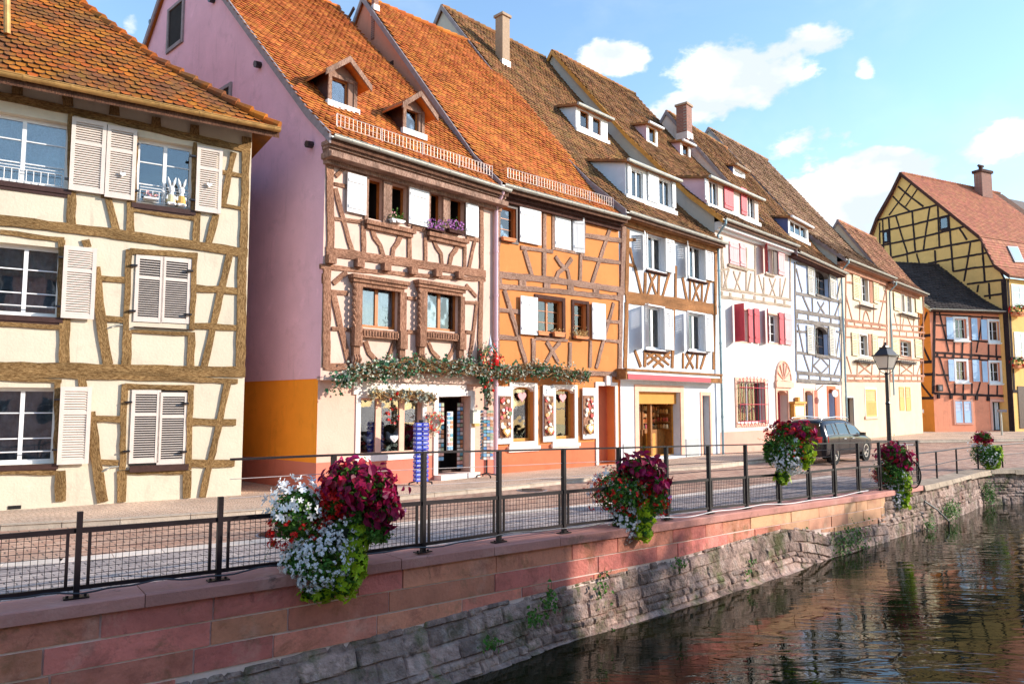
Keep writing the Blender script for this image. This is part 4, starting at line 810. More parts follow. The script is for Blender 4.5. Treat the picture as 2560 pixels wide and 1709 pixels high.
f.build('shelf','shelfw',w)
f=MB(); f2=MB()
for a,b in ((s0+.12,sm-.08),(sm+.16,s1-.10)):
    for z in (.0,.30,.60,.92):
        u=a
        while u<b: 
            hh=rnd.uniform(.10,.17); q=P4.w(u,-.86+rnd.uniform(-.04,.04),t0+.95+z*.72); (f if z else f2).lathe(tuple(q),[(.045,0),(.05,.02),(.05,hh*.8),(.03,hh)],7); u+=rnd.uniform(.10,.13)
for z in (.95,1.2,1.5,1.8):
    n=-.45
    while n>-1.05: f.lathe(tuple(P4.w(s1-.2,n,t0+z)),[(.045,0),(.05,.02),(.05,.12),(.03,.15)],7); n-=.12
f.build('jar','jars',w,kind='stuff'); f2.build('packet','goods',w,kind='stuff')
f=MB(); P4.box(f,s0,s0+.3,-.6,-.35,t0,t0+.75); P4.box(f,sm+.1,sm+.35,-.6,-.35,t0,t0+.8); f.build('counter','gold',w)
H.window('d2',560,1145,617,1535,off=0,cols=1,rows=1,fr='dkf',dep=.25,box=True,gl=False,fw=.02,sur=('pinkstone',.14,.03,0),name='doorway',label='narrow doorway beside the bakery')
f=MB(); 
for k in range(12):
    ua,_,zz,_2=H.rect('d2',560,1145,617,1535,0); P4.box(f,ua+.1,ua+.75,-.4,-.36,.1+k*.17,.2+k*.17)
f.build('door','twig',H.root)
f=MB(); gbox(H,'d2',45,1460,112,1548,0,0,.03,f); f.build('stone_plinth','greyst',H.root); f=MB(); gbox(H,'d2',455,1428,540,1548,0,0,.03,f); f.build('stone_plinth','greyst',H.root)
f=MB(); ua,zA=P4.at(60,968,.4,'d2'); ub,_=P4.at(688,985,.4,'d2'); _,zB=P4.at(85,1040,.4,'d2')
h_=zA-zB; P4.box(f,ua,ub,0,.46,zA-.07,zA,0); P4.box(f,ua,ua+.1,0,.42,zB,zA-.07,0); P4.box(f,ub-.1,ub,0,.42,zB,zA-.07,0); P4.box(f,ua+.1,ub-.1,0,.40,zA-.17,zA-.07,1); P4.box(f,ua+.1,ub-.9,0,.44,zA-.34,zA-.17,2); P4.box(f,ub-.9,ub-.1,0,.44,zA-.34,zA-.17,0); P4.box(f,ua+.1,ub-.1,0,.40,zB,zA-.34,1)
f.build('awning_box',['tb4','shw','red'],H.root)
H.walls(0,0,P4.L,0,H.ze-.08)
f=MB(); P4.box(f,0,P4.L,-.02,.36,H.ze-.20,H.ze-.08); P4.box(f,0,P4.L,-.02,.16,H.ze-.36,H.ze-.20); f.build('cornice','tb4',H.root)
H.body(0,-.02,P4.L,left=1,right=1)
H.dormer('d1',368,430,572,640,'bluew','wframe',side=(366,592),win=((392,452,452,588,1),(475,497,530,628,1)),fr='cas',strip='shw',gut='zinc',pit=12,lab='upper dormer with orange-brown casements')
H.dormer('d1',690,795,1012,1115,'bluew','wframe',side=(690,1030),win=((728,838,808,1060,2),(908,900,985,1098,2)),shut=((832,850,906,1072,'shw','plank'),(698,795,724,1018,'shw','plank'),(990,900,1016,1100,'shw','plank')),fr='wframe',strip='shw',gut='zinc',pit=14,lab='lower wide dormer with white shutters')
chimney(H,'c3',1450,90,1530,375,'conc')
H.done(['white','greyg'],'tb4')
# ---- 5: white and pink house with red shutters
P5=Plane(P4.B,(1986,1116)); H=House('timbered_house','white and pale pink house with red shutters, curly window grille and shell arch',P5); H.wallm='palepink'; H5=H
H.roof(px('d1',1600,1265),.45,[(1.5,41),(3.0,47),(4.4,51)],-.12,P5.L+.02,'t4',tw=.2,ex=.17,verge='gold')
H.shutter('d2',738,140,802,300,m='pk',style='plank',lift=.02); H.shutter('d2',806,150,846,308,m='pk',style='plank',lift=.02)
f=MB(); gbox(H,'d2',728,302,852,320,0,0,.08,f); f.build('sill','tb5',H.root)
H.window('d2',974,172,1022,355,cols=2,rows=2,dep=.12,sur=('tb5',.05,.02),sill=('tb5',.06,.08),mid=.05,fw=.06)
H.shutter('d2',935,155,973,345,m='red',style='plank',lift=.04,swing=('r',38,.5)); H.shutter('d2',1055,185,1102,366,m='pk',style='plank',lift=.04)
f=MB(); gbox(H,'d2',1024,190,1050,360,0,0,.03,f); f.build('window_casing','dkf',H.root)
H.beams('d2',[(.10,(678,448),(910,480),(1145,522)),(.12,(680,500),(910,530),(1142,565)),(.10,(690,215),(722,445)),(.10,(738,320),(700,455)),(.08,(765,335),(812,462)),(.08,(812,340),(775,455)),(.10,(850,180),(850,470)),(.08,(880,350),(860,470)),(.10,(907,165),(908,490)),(.08,(930,360),(962,480)),(.09,(965,375),(964,492)),(.08,(1000,380),(1042,505)),(.08,(1042,385),(1003,497)),(.09,(1072,380),(1070,505)),(.08,(1108,380),(1080,505)),(.13,(1137,190),(1137,530)),(.13,(690,110),(690,440)),(.09,(680,330),(730,318)),(.08,(850,320),(910,330))],0,.02)
for x,y in ((690,478),(745,487),(830,497),(905,508),(965,518),(1040,528),(1100,537)): H.beams('d2',[(.16,(x,y-12),(x,y+14))],0,.02)
for a in ((778,575,860,797),(990,610,1060,805)): H.window('d2',*a,cols=2,rows=3,dep=.14,curtain='cdk',fw=.06,sur=('pinkstone',.06,.02))
for a,sw in (((742,545,778,795),('r',75,.52)),((860,578,893,800),None),((900,575,938,805),None),((952,578,990,805),('r',30,.5)),((1062,602,1096,812),None),((1098,605,1152,818),None)):
    H.shutter('d2',*a,m='red' if a[0]!=1098 else 'pk',style='plank',off=0,lift=.05,swing=sw)
w,(ua,ub,za,zb)=H.window('d2',785,1050,975,1322,cols=2,rows=1,dep=.18,fr='wframe',curtain='cred',sur=('pinkstone',.15,.04),label='ground-floor window behind a curly red iron grille')
f=MB()
for i in range(9): u=ua+(ub-ua)*i/8; f.tube([P5.w(u,.16,za-.05),P5.w(u,.16,zb-.05+.12*math.sin(i/8*math.pi))],.016,5)
for t in (.05,.45,.85): f.tube([P5.w(ua-.05,.16,za+(zb-za)*t),P5.w(ub+.05,.16,za+(zb-za)*t)],.016,5)
for i in range(9):
    u=ua+(ub-ua)*i/8; z=zb-.05+.12*math.sin(i/8*math.pi); q=[P5.w(u+.10*math.cos(a_)*(1 if i%2 else -1)*.6,.16,z+.08+.07*math.sin(a_)) for a_ in [j*.6 for j in range(10)]]; f.tube(q,.012,4)
for i in range(14): u=ua+(ub-ua)*i/13; f.tube([P5.w(u,.22,za-.14),P5.w(u,.16,za)],.012,4)
for u in (ua,ub): 
    for z in (za,zb-.1): f.tube([P5.w(u,0,z),P5.w(u,.17,z)],.018,5)
f.build('window_grille','red',w)
H.window('d2',1047,1112,1130,1520,cols=1,rows=1,dep=.35,fr='red',arch=.2,sur=('pinkstone',.12,.05,0),fw=.1,gl=False,name='doorway')
f=MB(); u0,u1,z0,z1=H.rect('d2',1036,915,1140,1055,0); um=(u0+u1)/2; k=12
arc=[(um+(u1-u0)/2*math.cos(math.pi*i/k),z0+(z1-z0)*math.sin(math.pi*i/k)) for i in range(k+1)]
P5.poly(f,arc,-.01,.03)
for i in range(1,k,1):
    if i%2: continue
for i in range(0,k+1,2): a_=math.pi*i/k; f.tube([P5.w(um,.04,z0+.04),P5.w(um+(u1-u0)*.46*math.cos(a_),.05,z0+(z1-z0)*.9*math.sin(a_))],[.02,.05],5)
f.tube([P5.w(a,.03,b) for a,b in arc],.05,6); P5.box(f,u0-.1,u1+.1,0,.12,z0-.28,z0-.02); f.build('shell_arch','pinkstone',H.root)
zp=P5.at(690,1385,0,'d2')[1]; zt_=P5.at(800,520,0,'d2')[1]
H.walls(0,0,P5.L,0,H.ze-.08,bands=((zp,2),(zt_,1),(99,0)))
f=MB(); P5.box(f,0,P5.L,-.02,.34,H.ze-.30,H.ze-.06); P5.box(f,0,P5.L,-.02,.14,H.ze-.40,H.ze-.30); f.build('cornice','shw',H.root)
H.body(0,-.02,P5.L,left=3,right=3)
H.dormer('d1',1228,905,1560,1205,'mauvepl','palepink',side=(1222,1085),win=((1236,912,1296,1095,2),(1486,995,1535,1172,2)),shut=((1330,920,1394,1118,'red','plank'),(1440,960,1482,1150,'red','plank'),(1204,905,1228,1050,'shw','plank')),strip='shw',gut='zinc',pit=13,lab='wide pink dormer with red shutters')
H.dormer('d1',830,550,900,690,'mauvepl','wframe',side=(828,668),win=((842,562,888,680,1),),fr='gold',strip=None,gut='shw',pit=10,lab='left small pink dormer')
H.dormer('d1',1050,665,1114,772,'mauvepl','wframe',side=(1048,752),win=((1062,675,1104,768,1),),fr='cas',strip=None,gut='shw',pit=10,lab='right small pink dormer')
H.done(['palepink','wwhite','salmon','greyg'],'tb5')
# ---- 6: light blue house
P6=Plane(P5.B,(2110,1101)); H=House('timbered_house','light blue half-timbered house with grey beams, arched dark windows and beige shutters',P6); H.wallm='blue'; H6=H
H.roof(px('d3',280,150),.45,[(1.2,44),(5.42,53.4)],-.05,P6.L,'t4',tw=.22,ex=.19,gutter='zinc')
for a in ((250,200,348,412),(247,610,343,825)): H.window('d3',*a,cols=2,rows=3,dep=.2,fr='dkf',arch=.3,curtain='cdk',sur=('tb6',.07,.03),sill=('tb6',.07,.08))
for a in ((195,185,246,400),(352,215,398,425),(190,605,243,815),(348,612,398,828)): H.shutter('d3',*a,m='shc',lift=.05,lv=.08)
H.beams('d3',[(.18,(103,160),(115,935)),(.18,(440,230),(435,985)),(.20,(108,505),(440,560)),(.20,(110,575),(440,612)),(.18,(118,942),(438,975)),(.20,(118,1000),(438,1018)),(.14,(115,205),(155,370)),(.15,(108,378),(445,445)),(.14,(160,400),(215,525)),(.15,(228,415),(230,540)),(.11,(265,440),(285,480),(315,525)),(.11,(312,445),(290,480),(265,525)),(.14,(350,440),(352,550)),(.13,(430,420),(385,550)),(.13,(440,235),(398,430)),(.12,(115,165),(200,180)),
 (.13,(125,600),(165,800)),(.13,(118,800),(440,845)),(.13,(168,818),(208,940)),(.13,(233,830),(228,945)),(.09,(290,838),(345,898)),(.09,(345,898),(292,948)),(.09,(292,948),(236,895)),(.09,(236,895),(290,838)),(.13,(352,850),(350,958)),(.12,(425,850),(385,960)),(.12,(435,600),(398,830)),(.11,(120,650),(190,655)),(.11,(400,650),(438,660))],0,.03)
for x,y in ((120,540),(200,550),(280,562),(360,572),(430,585),(125,970),(205,978),(285,985),(360,990),(430,997)): H.beams('d3',[(.22,(x,y-18),(x,y+16))],0,.03)
H.window('d3',173,1072,238,1275,cols=2,rows=2,dep=.25,fr='gold',sur=('pinkstone',.12,.03),wall='main',arch=.2,name='shop_window',label='golden framed shop window')
H.window('d3',340,1060,396,1330,cols=1,rows=1,dep=.3,fr='dkf',sur=('coral',.16,.03,0),arch=.2,gl=False,fw=.1,name='doorway')
f=MB(); gbox(H,'d3',238,1070,272,1300,0,0,.02,f); f.build('red_jamb','redpl',H.root); f=MB(); gbox(H,'d3',396,1060,430,1330,0,0,.02,f); f.build('red_jamb','redpl',H.root)
zb_=P6.at(120,1000,0,'d3')[1]
H.walls(0,0,P6.L,0,H.ze-.08,bands=((zb_,1),(99,0)))
f=MB(); P6.box(f,0,P6.L,-.02,.38,H.ze-.22,H.ze-.08); f.build('cornice','tdk',H.root)
H.body(0,-.02,P6.L,left=1,right=1)
H.dormer('d4',72,675,248,885,'navy','wframe',side=(74,832),win=((85,690,235,868,3),),strip='shw',gut='shw',pit=10,lab='lower dark blue dormer with small panes')
H.dormer('d1',1395,820,1470,895,'navy','wframe',side=(1393,872),win=((1400,838,1455,888,2),),strip=None,gut='tb5',pit=10,lab='upper small dark blue dormer')
chimney(H,'d1',1058,430,1158,640,'brick',k=.34)
H.done(['blue','palepink'],'tb6')
# ---- 7, 8: two cream houses
P7=Plane(P6.B,(2308,1082)); uS,_=P7.at(2222,900); H=House('timbered_house','cream half-timbered house with pale yellow louvered shutters behind the street lamp',P7); H.wallm='lcream'; H7=H
H.root.location=P7.w(uS/2,0,0)
H.roof(px('d3',680,215),.50,[(2.2,40),(5.8,52.5)],-.05,uS+.25,'t7',tw=.26,ex=.24)
H.window('d3',578,255,630,445,cols=2,rows=3,dep=.15,curtain='cdk',sur=('wframe',.05,.03)); H.window('d3',562,670,624,825,cols=2,rows=3,dep=.15,curtain='cdk',sur=('wframe',.05,.03))
for a in ((518,245,574,436),(662,262,706,456),(510,655,560,826),(655,665,698,828)): H.shutter('d3',*a,m='ye',lift=.05,lv=.085)
f=MB(); gbox(H,'d3',632,262,660,450,0,0,.03,f); gbox(H,'d3',626,668,652,826,0,0,.03,f); f.build('window_casing','tb7',H.root)
H.beams('d3',[(.14,(468,240),(465,1000)),(.16,(460,568),(765,612)),(.14,(460,610),(765,640)),(.15,(460,965),(765,972)),(.15,(460,1000),(770,1003)),(.12,(470,400),(512,565)),(.12,(568,440),(566,575)),(.11,(590,575),(600,520),(610,505),(622,525),(638,580)),(.12,(668,460),(664,598)),(.11,(752,350),(700,600)),(.18,(757,300),(762,960)),(.11,(470,300),(520,305)),(.11,(690,430),(755,440)),(.12,(475,830),(508,950)),(.12,(550,860),(548,960)),(.09,(560,880),(645,950)),(.09,(645,880),(560,950)),(.12,(657,860),(652,960)),(.10,(745,690),(705,960)),(.09,(470,690),(512,692)),(.09,(695,690),(755,692))],0,.025)
for x,y in ((475,585),(530,592),(590,600),(650,607),(710,615),(475,985),(530,986),(590,987),(650,988),(710,988)): H.beams('d3',[(.2,(x,y-16),(x,y+14))],0,.02)
H.window('d3',467,1122,528,1330,cols=1,rows=1,dep=.2,fr='dkf',gl=False,fw=.12,sur=('greyst',.08,.03,0),name='doorway')
H.shutter('d3',606,1060,687,1255,m='yo',style='slats_down',lift=.0,lv=.08); f=MB(); gbox(H,'d3',600,1256,698,1272,0,0,.09,f); f.build('sill','pinkstone',H.root)
f=MB(); ua,ub,za,zb=H.rect('d3',604,1060,688,1255,0); P7.box(f,ua-.10,ua,0,.03,za,zb+.1); P7.box(f,ub,ub+.10,0,.03,za,zb+.1); P7.box(f,ua,ub,0,.03,zb,zb+.1); f.build('surround','wst',H.root)
zg7=P7.at(500,990,0,'d3')[1]
H.walls(0,0,uS,0,H.ze-.1,bands=((zg7,1),(99,0)))
f=MB(); P7.box(f,0,uS+.2,-.02,.44,H.ze-.22,H.ze-.1); P7.box(f,0,uS,-.02,.14,H.ze-.5,H.ze-.22); f.build('cornice','tb7',H.root)
H.body(0,-.02,uS,left=2,right=2)
H.done(['lcream','ocream','greyg'],'tb7')
H=House('timbered_house','lower cream half-timbered house with heart-cut plank shutters and red-brown tiles',P7); H.wallm='lcream'; H8=H; H.root.location=P7.w((uS+P7.L)/2,0,0)
H.roof(px('d3',950,345),.50,[(.8,44),(2.45,56)],uS-.02,P7.L+.7,'t8',tw=.24,ex=.21)
H.window('d3',864,388,888,515,cols=1,rows=3,dep=.12,sur=('wframe',.05,.03)); H.window('d3',904,392,938,520,cols=1,rows=3,dep=.12,sur=('wframe',.05,.03)); H.window('d3',856,714,932,832,cols=2,rows=3,dep=.15,curtain='curt',sur=('tb7',.10,.03))
for a,st in (((808,368,858,510),'plank'),((963,388,1013,526),'plank'),((801,692,851,836),'louver'),((961,702,1014,842),'louver')): H.shutter('d3',*a,m='ye',style=st,lift=.05,lv=.085)
H.shutter('d3',846,1045,886,1213,m='yo',style='louver_top',lift=0.,lv=.08); H.shutter('d3',891,1045,932,1215,m='yo',style='louver_top',lift=0.,lv=.08)
H.beams('d3',[(.12,(785,640),(1030,660)),(.14,(785,682),(1030,700)),(.15,(785,962),(1030,967)),(.14,(785,1002),(1020,1004)),(.15,(783,330),(785,1000)),(.14,(1022,385),(1020,1000)),(.09,(812,520),(836,640)),(.10,(856,520),(856,640)),(.09,(880,560),(868,640)),(.09,(905,545),(945,645)),(.10,(952,550),(950,650)),(.10,(990,530),(984,650)),(.10,(850,860),(850,960)),(.08,(862,890),(942,950)),(.08,(938,890),(862,950)),(.10,(950,868),(950,960)),(.09,(1010,850),(975,960)),(.10,(795,600),(1025,620)),(.10,(795,840),(1022,858))],0,.025)
for x,y in ((800,660),(850,665),(900,670),(950,676),(1000,682),(800,985),(845,985),(890,986),(935,987),(980,988),(1015,988)): H.beams('d3',[(.18,(x,y-16),(x,y+14))],0,.02)
H.walls(0,uS+.01,P7.L,0,H.ze-.1,bands=((zg7,1),(99,0)))
f=MB(); P7.box(f,uS,P7.L+.5,-.02,.42,H.ze-.2,H.ze-.1); P7.box(f,uS,P7.L,-.02,.14,H.ze-.4,H.ze-.2); f.build('cornice','tb7',H.root)
H.body(0,uS+.02,P7.L,left=0,right=0)
H.done(['lcream','ocream'],'tb7')
# ---- 9: salmon house with black beams and light blue shutters
P9=Plane((2338,1079),(2539,1077)); H=House('timbered_house','salmon orange house with black timbers, light blue shutters and a black tiled roof',P9); H.wallm='rorange'; H9=H
H.roof(px('d3',1380,497),.45,[(1.5,36),(3.28,44)],-.3,P9.L+.4,'t9',poly=[(-.3,.45),(P9.L+.4,.45),(5.6,-4.33),(-.3,-4.33)],tw=.3,ex=.26,verge='ye')
O=0
for a in ((1243,560,1332,702),(1487,578,1566,716),(1252,862,1333,998),(1495,872,1572,1006)): H.window('d3',*a,cols=2,rows=2,dep=.16,curtain='cdk',sur=('wframe',.16,.04),sill=('wframe',.08,.14))
for a in ((1182,548,1237,706),(1360,555,1411,712),(1430,565,1478,710),(1602,575,1662,723),(1197,850,1243,1004),(1369,853,1424,1008),(1437,862,1482,1011),(1611,868,1679,1018)): H.shutter('d3',*a,m='lb',style='plank',lift=.05)
H.shutter('d3',1247,1148,1303,1300,m='lb',style='louver_top',lift=0,lv=.09); H.shutter('d3',1308,1149,1365,1300,m='lb',style='louver_top',lift=0,lv=.09)
f=MB(); ua,ub,za,zb=H.rect('d3',1246,1147,1366,1301,0); P9.box(f,ua-.16,ua,0,.05,za-.12,zb+.12); P9.box(f,ub,ub+.16,0,.05,za-.12,zb+.12); P9.box(f,ua,ub,0,.048,zb,zb+.12); P9.box(f,ua,ub,0,.06,za-.12,za); f.build('surround','salmon',H.root)
H.window('d3',1508,1152,1628,1356,cols=3,rows=1,dep=.25,fr='iron',curtain='curt',gl=False,sur=('salmon',.18,.05,0),name='doorway')
H.beams('d3',[(.20,(1100,500),(1092,1095)),(.14,(1105,800),(1640,838)),(.10,(1105,830),(1640,868)),(.16,(1100,1092),(1645,1112)),(.12,(1135,515),(1168,650),(1202,795)),(.10,(1110,605),(1185,610)),(.12,(1110,706),(1240,716)),(.10,(1440,540),(1420,680),(1398,800)),(.12,(1240,718),(1240,805)),(.12,(1300,728),(1298,808)),(.12,(1363,725),(1362,812)),(.12,(1485,740),(1485,820)),(.12,(1540,738),(1540,825)),(.12,(1600,745),(1600,830)),(.20,(1643,520),(1643,1110)),
 (.12,(1135,835),(1172,960),(1212,1095)),(.11,(1110,958),(1200,963)),(.12,(1245,1020),(1243,1100)),(.12,(1306,1022),(1305,1102)),(.12,(1367,1020),(1366,1105)),(.10,(1427,1010),(1400,1105)),(.12,(1485,1025),(1485,1108)),(.12,(1548,1025),(1546,1108)),(.12,(1606,1030),(1605,1110)),(.10,(1110,530),(1640,560)),(.10,(1360,715),(1480,725))],0,.03)
for x,y in ((1125,1112),(1215,1116),(1310,1121),(1395,1124),(1480,1130)): H.beams('d3',[(.20,(x,y-14),(x,y+16))],0,.12)
for x,y in ((1120,815),(1175,818),(1235,822),(1295,826),(1360,830),(1420,835),(1485,842),(1545,847),(1600,850)): H.beams('d3',[(.16,(x,y-12),(x,y+12))],0,.03)
H.walls(0,0,P9.L,0,H.ze-.08)
f=MB(); P9.box(f,0,P9.L,-.02,.38,H.ze-.2,H.ze-.08); f.build('cornice','tbk',H.root)
H.body(0,0,P9.L,left=1,right=0)
G9=GP(P9,-.001); f=MB()
ze9=H.ze
for z in (2.4,4.1,5.0,6.9): beam(f,G9,[(0,z),(7,z)],.2,-.01,.03)
for u in (2.2,4.6): beam(f,G9,[(u,2.4),(u,8)],.18,-.01,.03)
for a,b in (((.1,4.9),(1.1,6.9)),((1.1,7.0),(.2,8.6)),((.2,2.5),(1.6,4.0)),((2.3,5),(3.6,6.8))): beam(f,G9,[a,b],.15,-.01,.025)
f.build('side_timber','tbk',H.root)
H.done(['rorange','sideor'],'tbk')
# ---- 10: the tall yellow gable behind
az=math.radians(64); cornr=ground(2537,1078); d10=np.array([math.sin(az),math.cos(az),0]); P10=Plane(cornr,cornr+d10*12); H=House('timbered_house','large house with dark-beamed yellow gable and brick-red roof rising behind the others',P10); H.wallm='yellow'; H10=H
G10=GP(P10,0)     # runs back from the corner
gp=lambda x,y: G10.at(x,y,0,'d4')
out=[gp(*p) for p in ((1960,1215),(1880,1095),(1745,850),(1380,560),(1062,300),(985,480),(860,700),(800,880))]
zb10=max(.0,0)
f=H.mb('wall'); last=out[-1]
poly=[(0,0),(0,out[0][1])]+out+[(last[0]+.3,0)]
f.add([G10.w(u,0,z) for u,z in poly],[tuple(range(len(poly)))],0)
P10.box(f,0,12,-.3,0,0,out[0][1]+.1,0)
H.done(['yellow'],'tbk')
f=MB(); bl=[(.16,(850,700),(1150,620),(1390,562)),(.16,(870,800),(1170,735),(1480,655)),(.16,(830,930),(1180,860),(1620,750)),(.17,(960,1028),(1180,975),(1500,915),(1760,868)),(.15,(1290,1075),(1560,1025),(1820,980)),(.15,(1510,1145),(1700,1112),(1885,1098)),(.15,(1630,1255),(1960,1215)),(.15,(1780,1360),(1955,1338)),
 (.14,(1030,405),(1130,490),(1250,580)),(.13,(985,490),(1050,560),(1130,620)),(.12,(1145,378),(1050,520),(950,655)),(.12,(1200,425),(1150,500),(1095,580)),
 (.15,(948,670),(968,1025)),(.15,(1152,620),(1180,975)),(.14,(1375,565),(1390,930)),(.13,(1010,660),(1060,830),(1115,1000)),(.13,(1305,590),(1275,780),(1250,960)),(.14,(1480,770),(1510,1145)),(.13,(1565,770),(1630,870)),(.14,(1760,880),(1785,1230)),(.13,(1660,895),(1635,1060),(1605,1230)),(.14,(1350,960),(1358,1085)),(.12,(1190,990),(1215,1075)),(.12,(1105,990),(1115,1065)),(.14,(1820,1245),(1830,1385)),(.12,(1730,1260),(1720,1325)),(.12,(1915,1135),(1960,1215)),(.12,(895,690),(905,990)),(.12,(868,720),(872,980))]
for w,*pts in bl: beam(f,G10,[gp(*p) for p in pts],w,-.02,.03)
u,z=0,0; G10.box(f,-.02,.35,-.02,.04,0,out[0][1]); f.build('timber_frame','tbk',H.root)
f=MB(); h_=MB()
for a,b,c,d in ((1392,680,1478,785),(902,800,950,895)):
    ua,zt=gp(a,b); ub,_=gp(c,b); _,z0=gp(a,d); ua,ub=min(ua,ub),max(ua,ub); G10.box(f,ua,ub,0,.06,z0-.1,zt); G10.box(h_,ua+.18,ub-.12,.055,.07,z0+.08,zt-.12); w_=f.build('gable_window','tbk',H.root); h_.build('pane',GLASS,w_); f=MB(); h_=MB()
# roof of 10: strips from the right-hand rake, running along the front direction
f=MB(); g=MB(); rk=[gp(1990,1185),gp(1880,1095),gp(1750,845),gp(1062,293)]
rk[0]=(-.35,rk[0][1])
for (ua,za),(ub,zb) in zip(rk[:-1],rk[1:]):
    f.box8([G10.w(ua,.15,za),G10.w(ub,.15,zb),G10.w(ub,-14,zb),G10.w(ua,-14,za),G10.w(ua,.15,za-.15),G10.w(ub,.15,zb-.15),G10.w(ub,-14,zb-.15),G10.w(ua,-14,za-.15)],1)
    L_=math.hypot(ub-ua,zb-za); k=int(L_/.24); tu,tz=(ub-ua)/L_,(zb-za)/L_
    for i in range(k):
        s0_,s1_=i*.24,min(L_,i*.24+.36)
        for j in range(50):
            nn=.15-(j+(.5 if i%2 else 0))*.25; 
            a0,b0=ua+tu*s0_,za+tz*s0_; a1,b1=ua+tu*s1_,za+tz*s1_; lx,lz=-tz*.05,tu*.05
            if j%1==0: f.add([G10.w(a0+lx,nn,b0+lz),G10.w(a0+lx,nn-.24,b0+lz),G10.w(a1+lx*.2,nn-.24,b1+lz*.2),G10.w(a1+lx*.2,nn,b1+lz*.2),G10.w(a0,nn,b0),G10.w(a0,nn-.24,b0)],[(0,1,2,3),(4,5,1,0)],0)
    g.box8([G10.w(ua,.15,za+.1),G10.w(ub,.15,zb+.1),G10.w(ub,.22,zb+.1),G10.w(ua,.22,za+.1),G10.w(ua,.15,za-.22),G10.w(ub,.15,zb-.22),G10.w(ub,.22,zb-.22),G10.w(ua,.22,za-.22)])
lk=[gp(1062,293),gp(980,462),gp(850,690),gp(780,880)]
for (ua,za),(ub,zb) in zip(lk[:-1],lk[1:]):
    f.box8([G10.w(ua,.15,za),G10.w(ub,.15,zb),G10.w(ub,-14,zb),G10.w(ua,-14,za),G10.w(ua,.15,za-.15),G10.w(ub,.15,zb-.15),G10.w(ub,-14,zb-.15),G10.w(ua,-14,za-.15)],0)
    g.box8([G10.w(ua,.15,za+.1),G10.w(ub,.15,zb+.1),G10.w(ub,.3,zb+.1),G10.w(ua,.3,za+.1),G10.w(ua,.15,za-.3),G10.w(ub,.15,zb-.3),G10.w(ub,.3,zb-.3),G10.w(ua,.3,za-.3)])
H.roofo=f.build('roof',['t10','soff'],H.root); g.build('verge_board','tdk',H.roofo)
f=MB(); (ur,zr)=rk[-1]
for i in range(40): f.tube([G10.w(ur,.1-i*.34,zr+.04),G10.w(ur,.1-i*.34-.36,zr+.07)],[.1,.13],7)
f.build('ridge_tile','t10',H.roofo)
# chimney of 10 near the ridge
nn=-8.6; kx=None
def gat(x,y,ushift): # point on plane u=const of G10 parallel to the front (through the chimney)
    X,Y=px('d4',x,y); r=ray(X,Y); A=G10.w(ushift,0,0); k=((A-CAM)@P10.n)/(r@P10.n); w=CAM+r*k; return float((w-A)@P10.d),float(w[2])
us=rk[-1][0]-1.1; a0,zt=gat(1718,255,us); a1,_=gat(1862,255,us); _,zb=gat(1790,420,us)
a0,a1=a0+(a1-a0)*.25,a0+(a1-a0)*.85
f=MB(); P10.box(f,a0,a1,-us-.7,-us+.0,zb-.8,zt); f.build('chimney','brick',H.roofo)
f=MB(); P10.box(f,a0-.12,a1+.12,-us-.8,-us+.1,zt-.12,zt+.12); f.tube([P10.w((a0+a1)/2,-us-.5,zt),P10.w((a0+a1)/2,-us-.5,zt+.6)],.16,8); f.tube([P10.w((a0+a1)/2-.3,-us-.5,zt+.62),P10.w((a0+a1)/2+.35,-us-.5,zt+.62)],.12,7); f.build('chimney_cap','tdk',H.roofo)
# front windows of 10 and skylight
f=MB(); h_=MB()
for x0,y0,x1,y1,c_ in ((2020,1268,2126,1450,'d4'),(1672,665,1739,840,'d3')):
    ua,zt=P10.at(x0,y0,0,c_); ub,z0=P10.at(x1+25,y1,0,c_); P10.box(f,ua-.12,ub+.1,0,.05,z0-.12,zt+.12,0); P10.box(h_,ua,ub,.045,.06,z0,zt)
    for i in (1,): P10.box(f,(ua+ub)/2-.05,(ua+ub)/2+.05,.06,.08,z0,zt)
    for j in (1,2): P10.box(f,ua,ub,.06,.075,z0+(zt-z0)*j/3-.02,z0+(zt-z0)*j/3+.02)
f.build('window','wframe',H.root); h_.build('window_pane',glassmat('glass_pale',(.4,.42,.45),.35),H.root)
f=MB(); gbox(H,'d3',1690,1040,1760,1340,0,0,.05,f); f.build('door','dkf',H.root)
f=MB(); 
for y0,y1 in ((600,640),(900,930),(985,1005)): 
    pass
beam(f,P10,[(0,2.9),(12,2.9)],.2,0,.04); beam(f,P10,[(0,5.3),(12,5.3)],.2,0,.04)
for u in (.2,2.6,3.6): beam(f,P10,[(u,2.9),(u,out[0][1])],.2,0,.035)
f.build('front_timber','tbk',H.root)
# skylight on the roof of 10 (drawn on the lower slope)
(ua,za),(ub,zb)=rk[1],rk[2]
def slope(x,y):
    X,Y=px('d4',x,y); r=ray(X,Y); a=G10.w(ua,0,za); b=G10.w(ub,0,zb); N_=np.cross(b-a,G10.n); k=((a-CAM)@N_)/(r@N_); return CAM+r*k,N_/np.linalg.norm(N_)
c4_=[slope(*q) for q in ((1968,930),(2060,935),(2118,1072),(2035,1070))]; Nn=c4_[0][1]; Nn=Nn*(1 if Nn[2]>0 else -1); q=[c[0]+Nn*.13 for c in c4_]; q2=[c[0]+Nn*.02 for c in c4_]
f=MB(); f.box8(q+q2); f.build('skylight','lead',H.roofo)
cen=sum(q)/4; f=MB(); f.add([cen+(p-cen)*.82+Nn*.01 for p in q],[(0,1,2,3)]); f.build('skylight_pane',glassmat('glass_sky',(.5,.5,.55),.5),H.roofo)
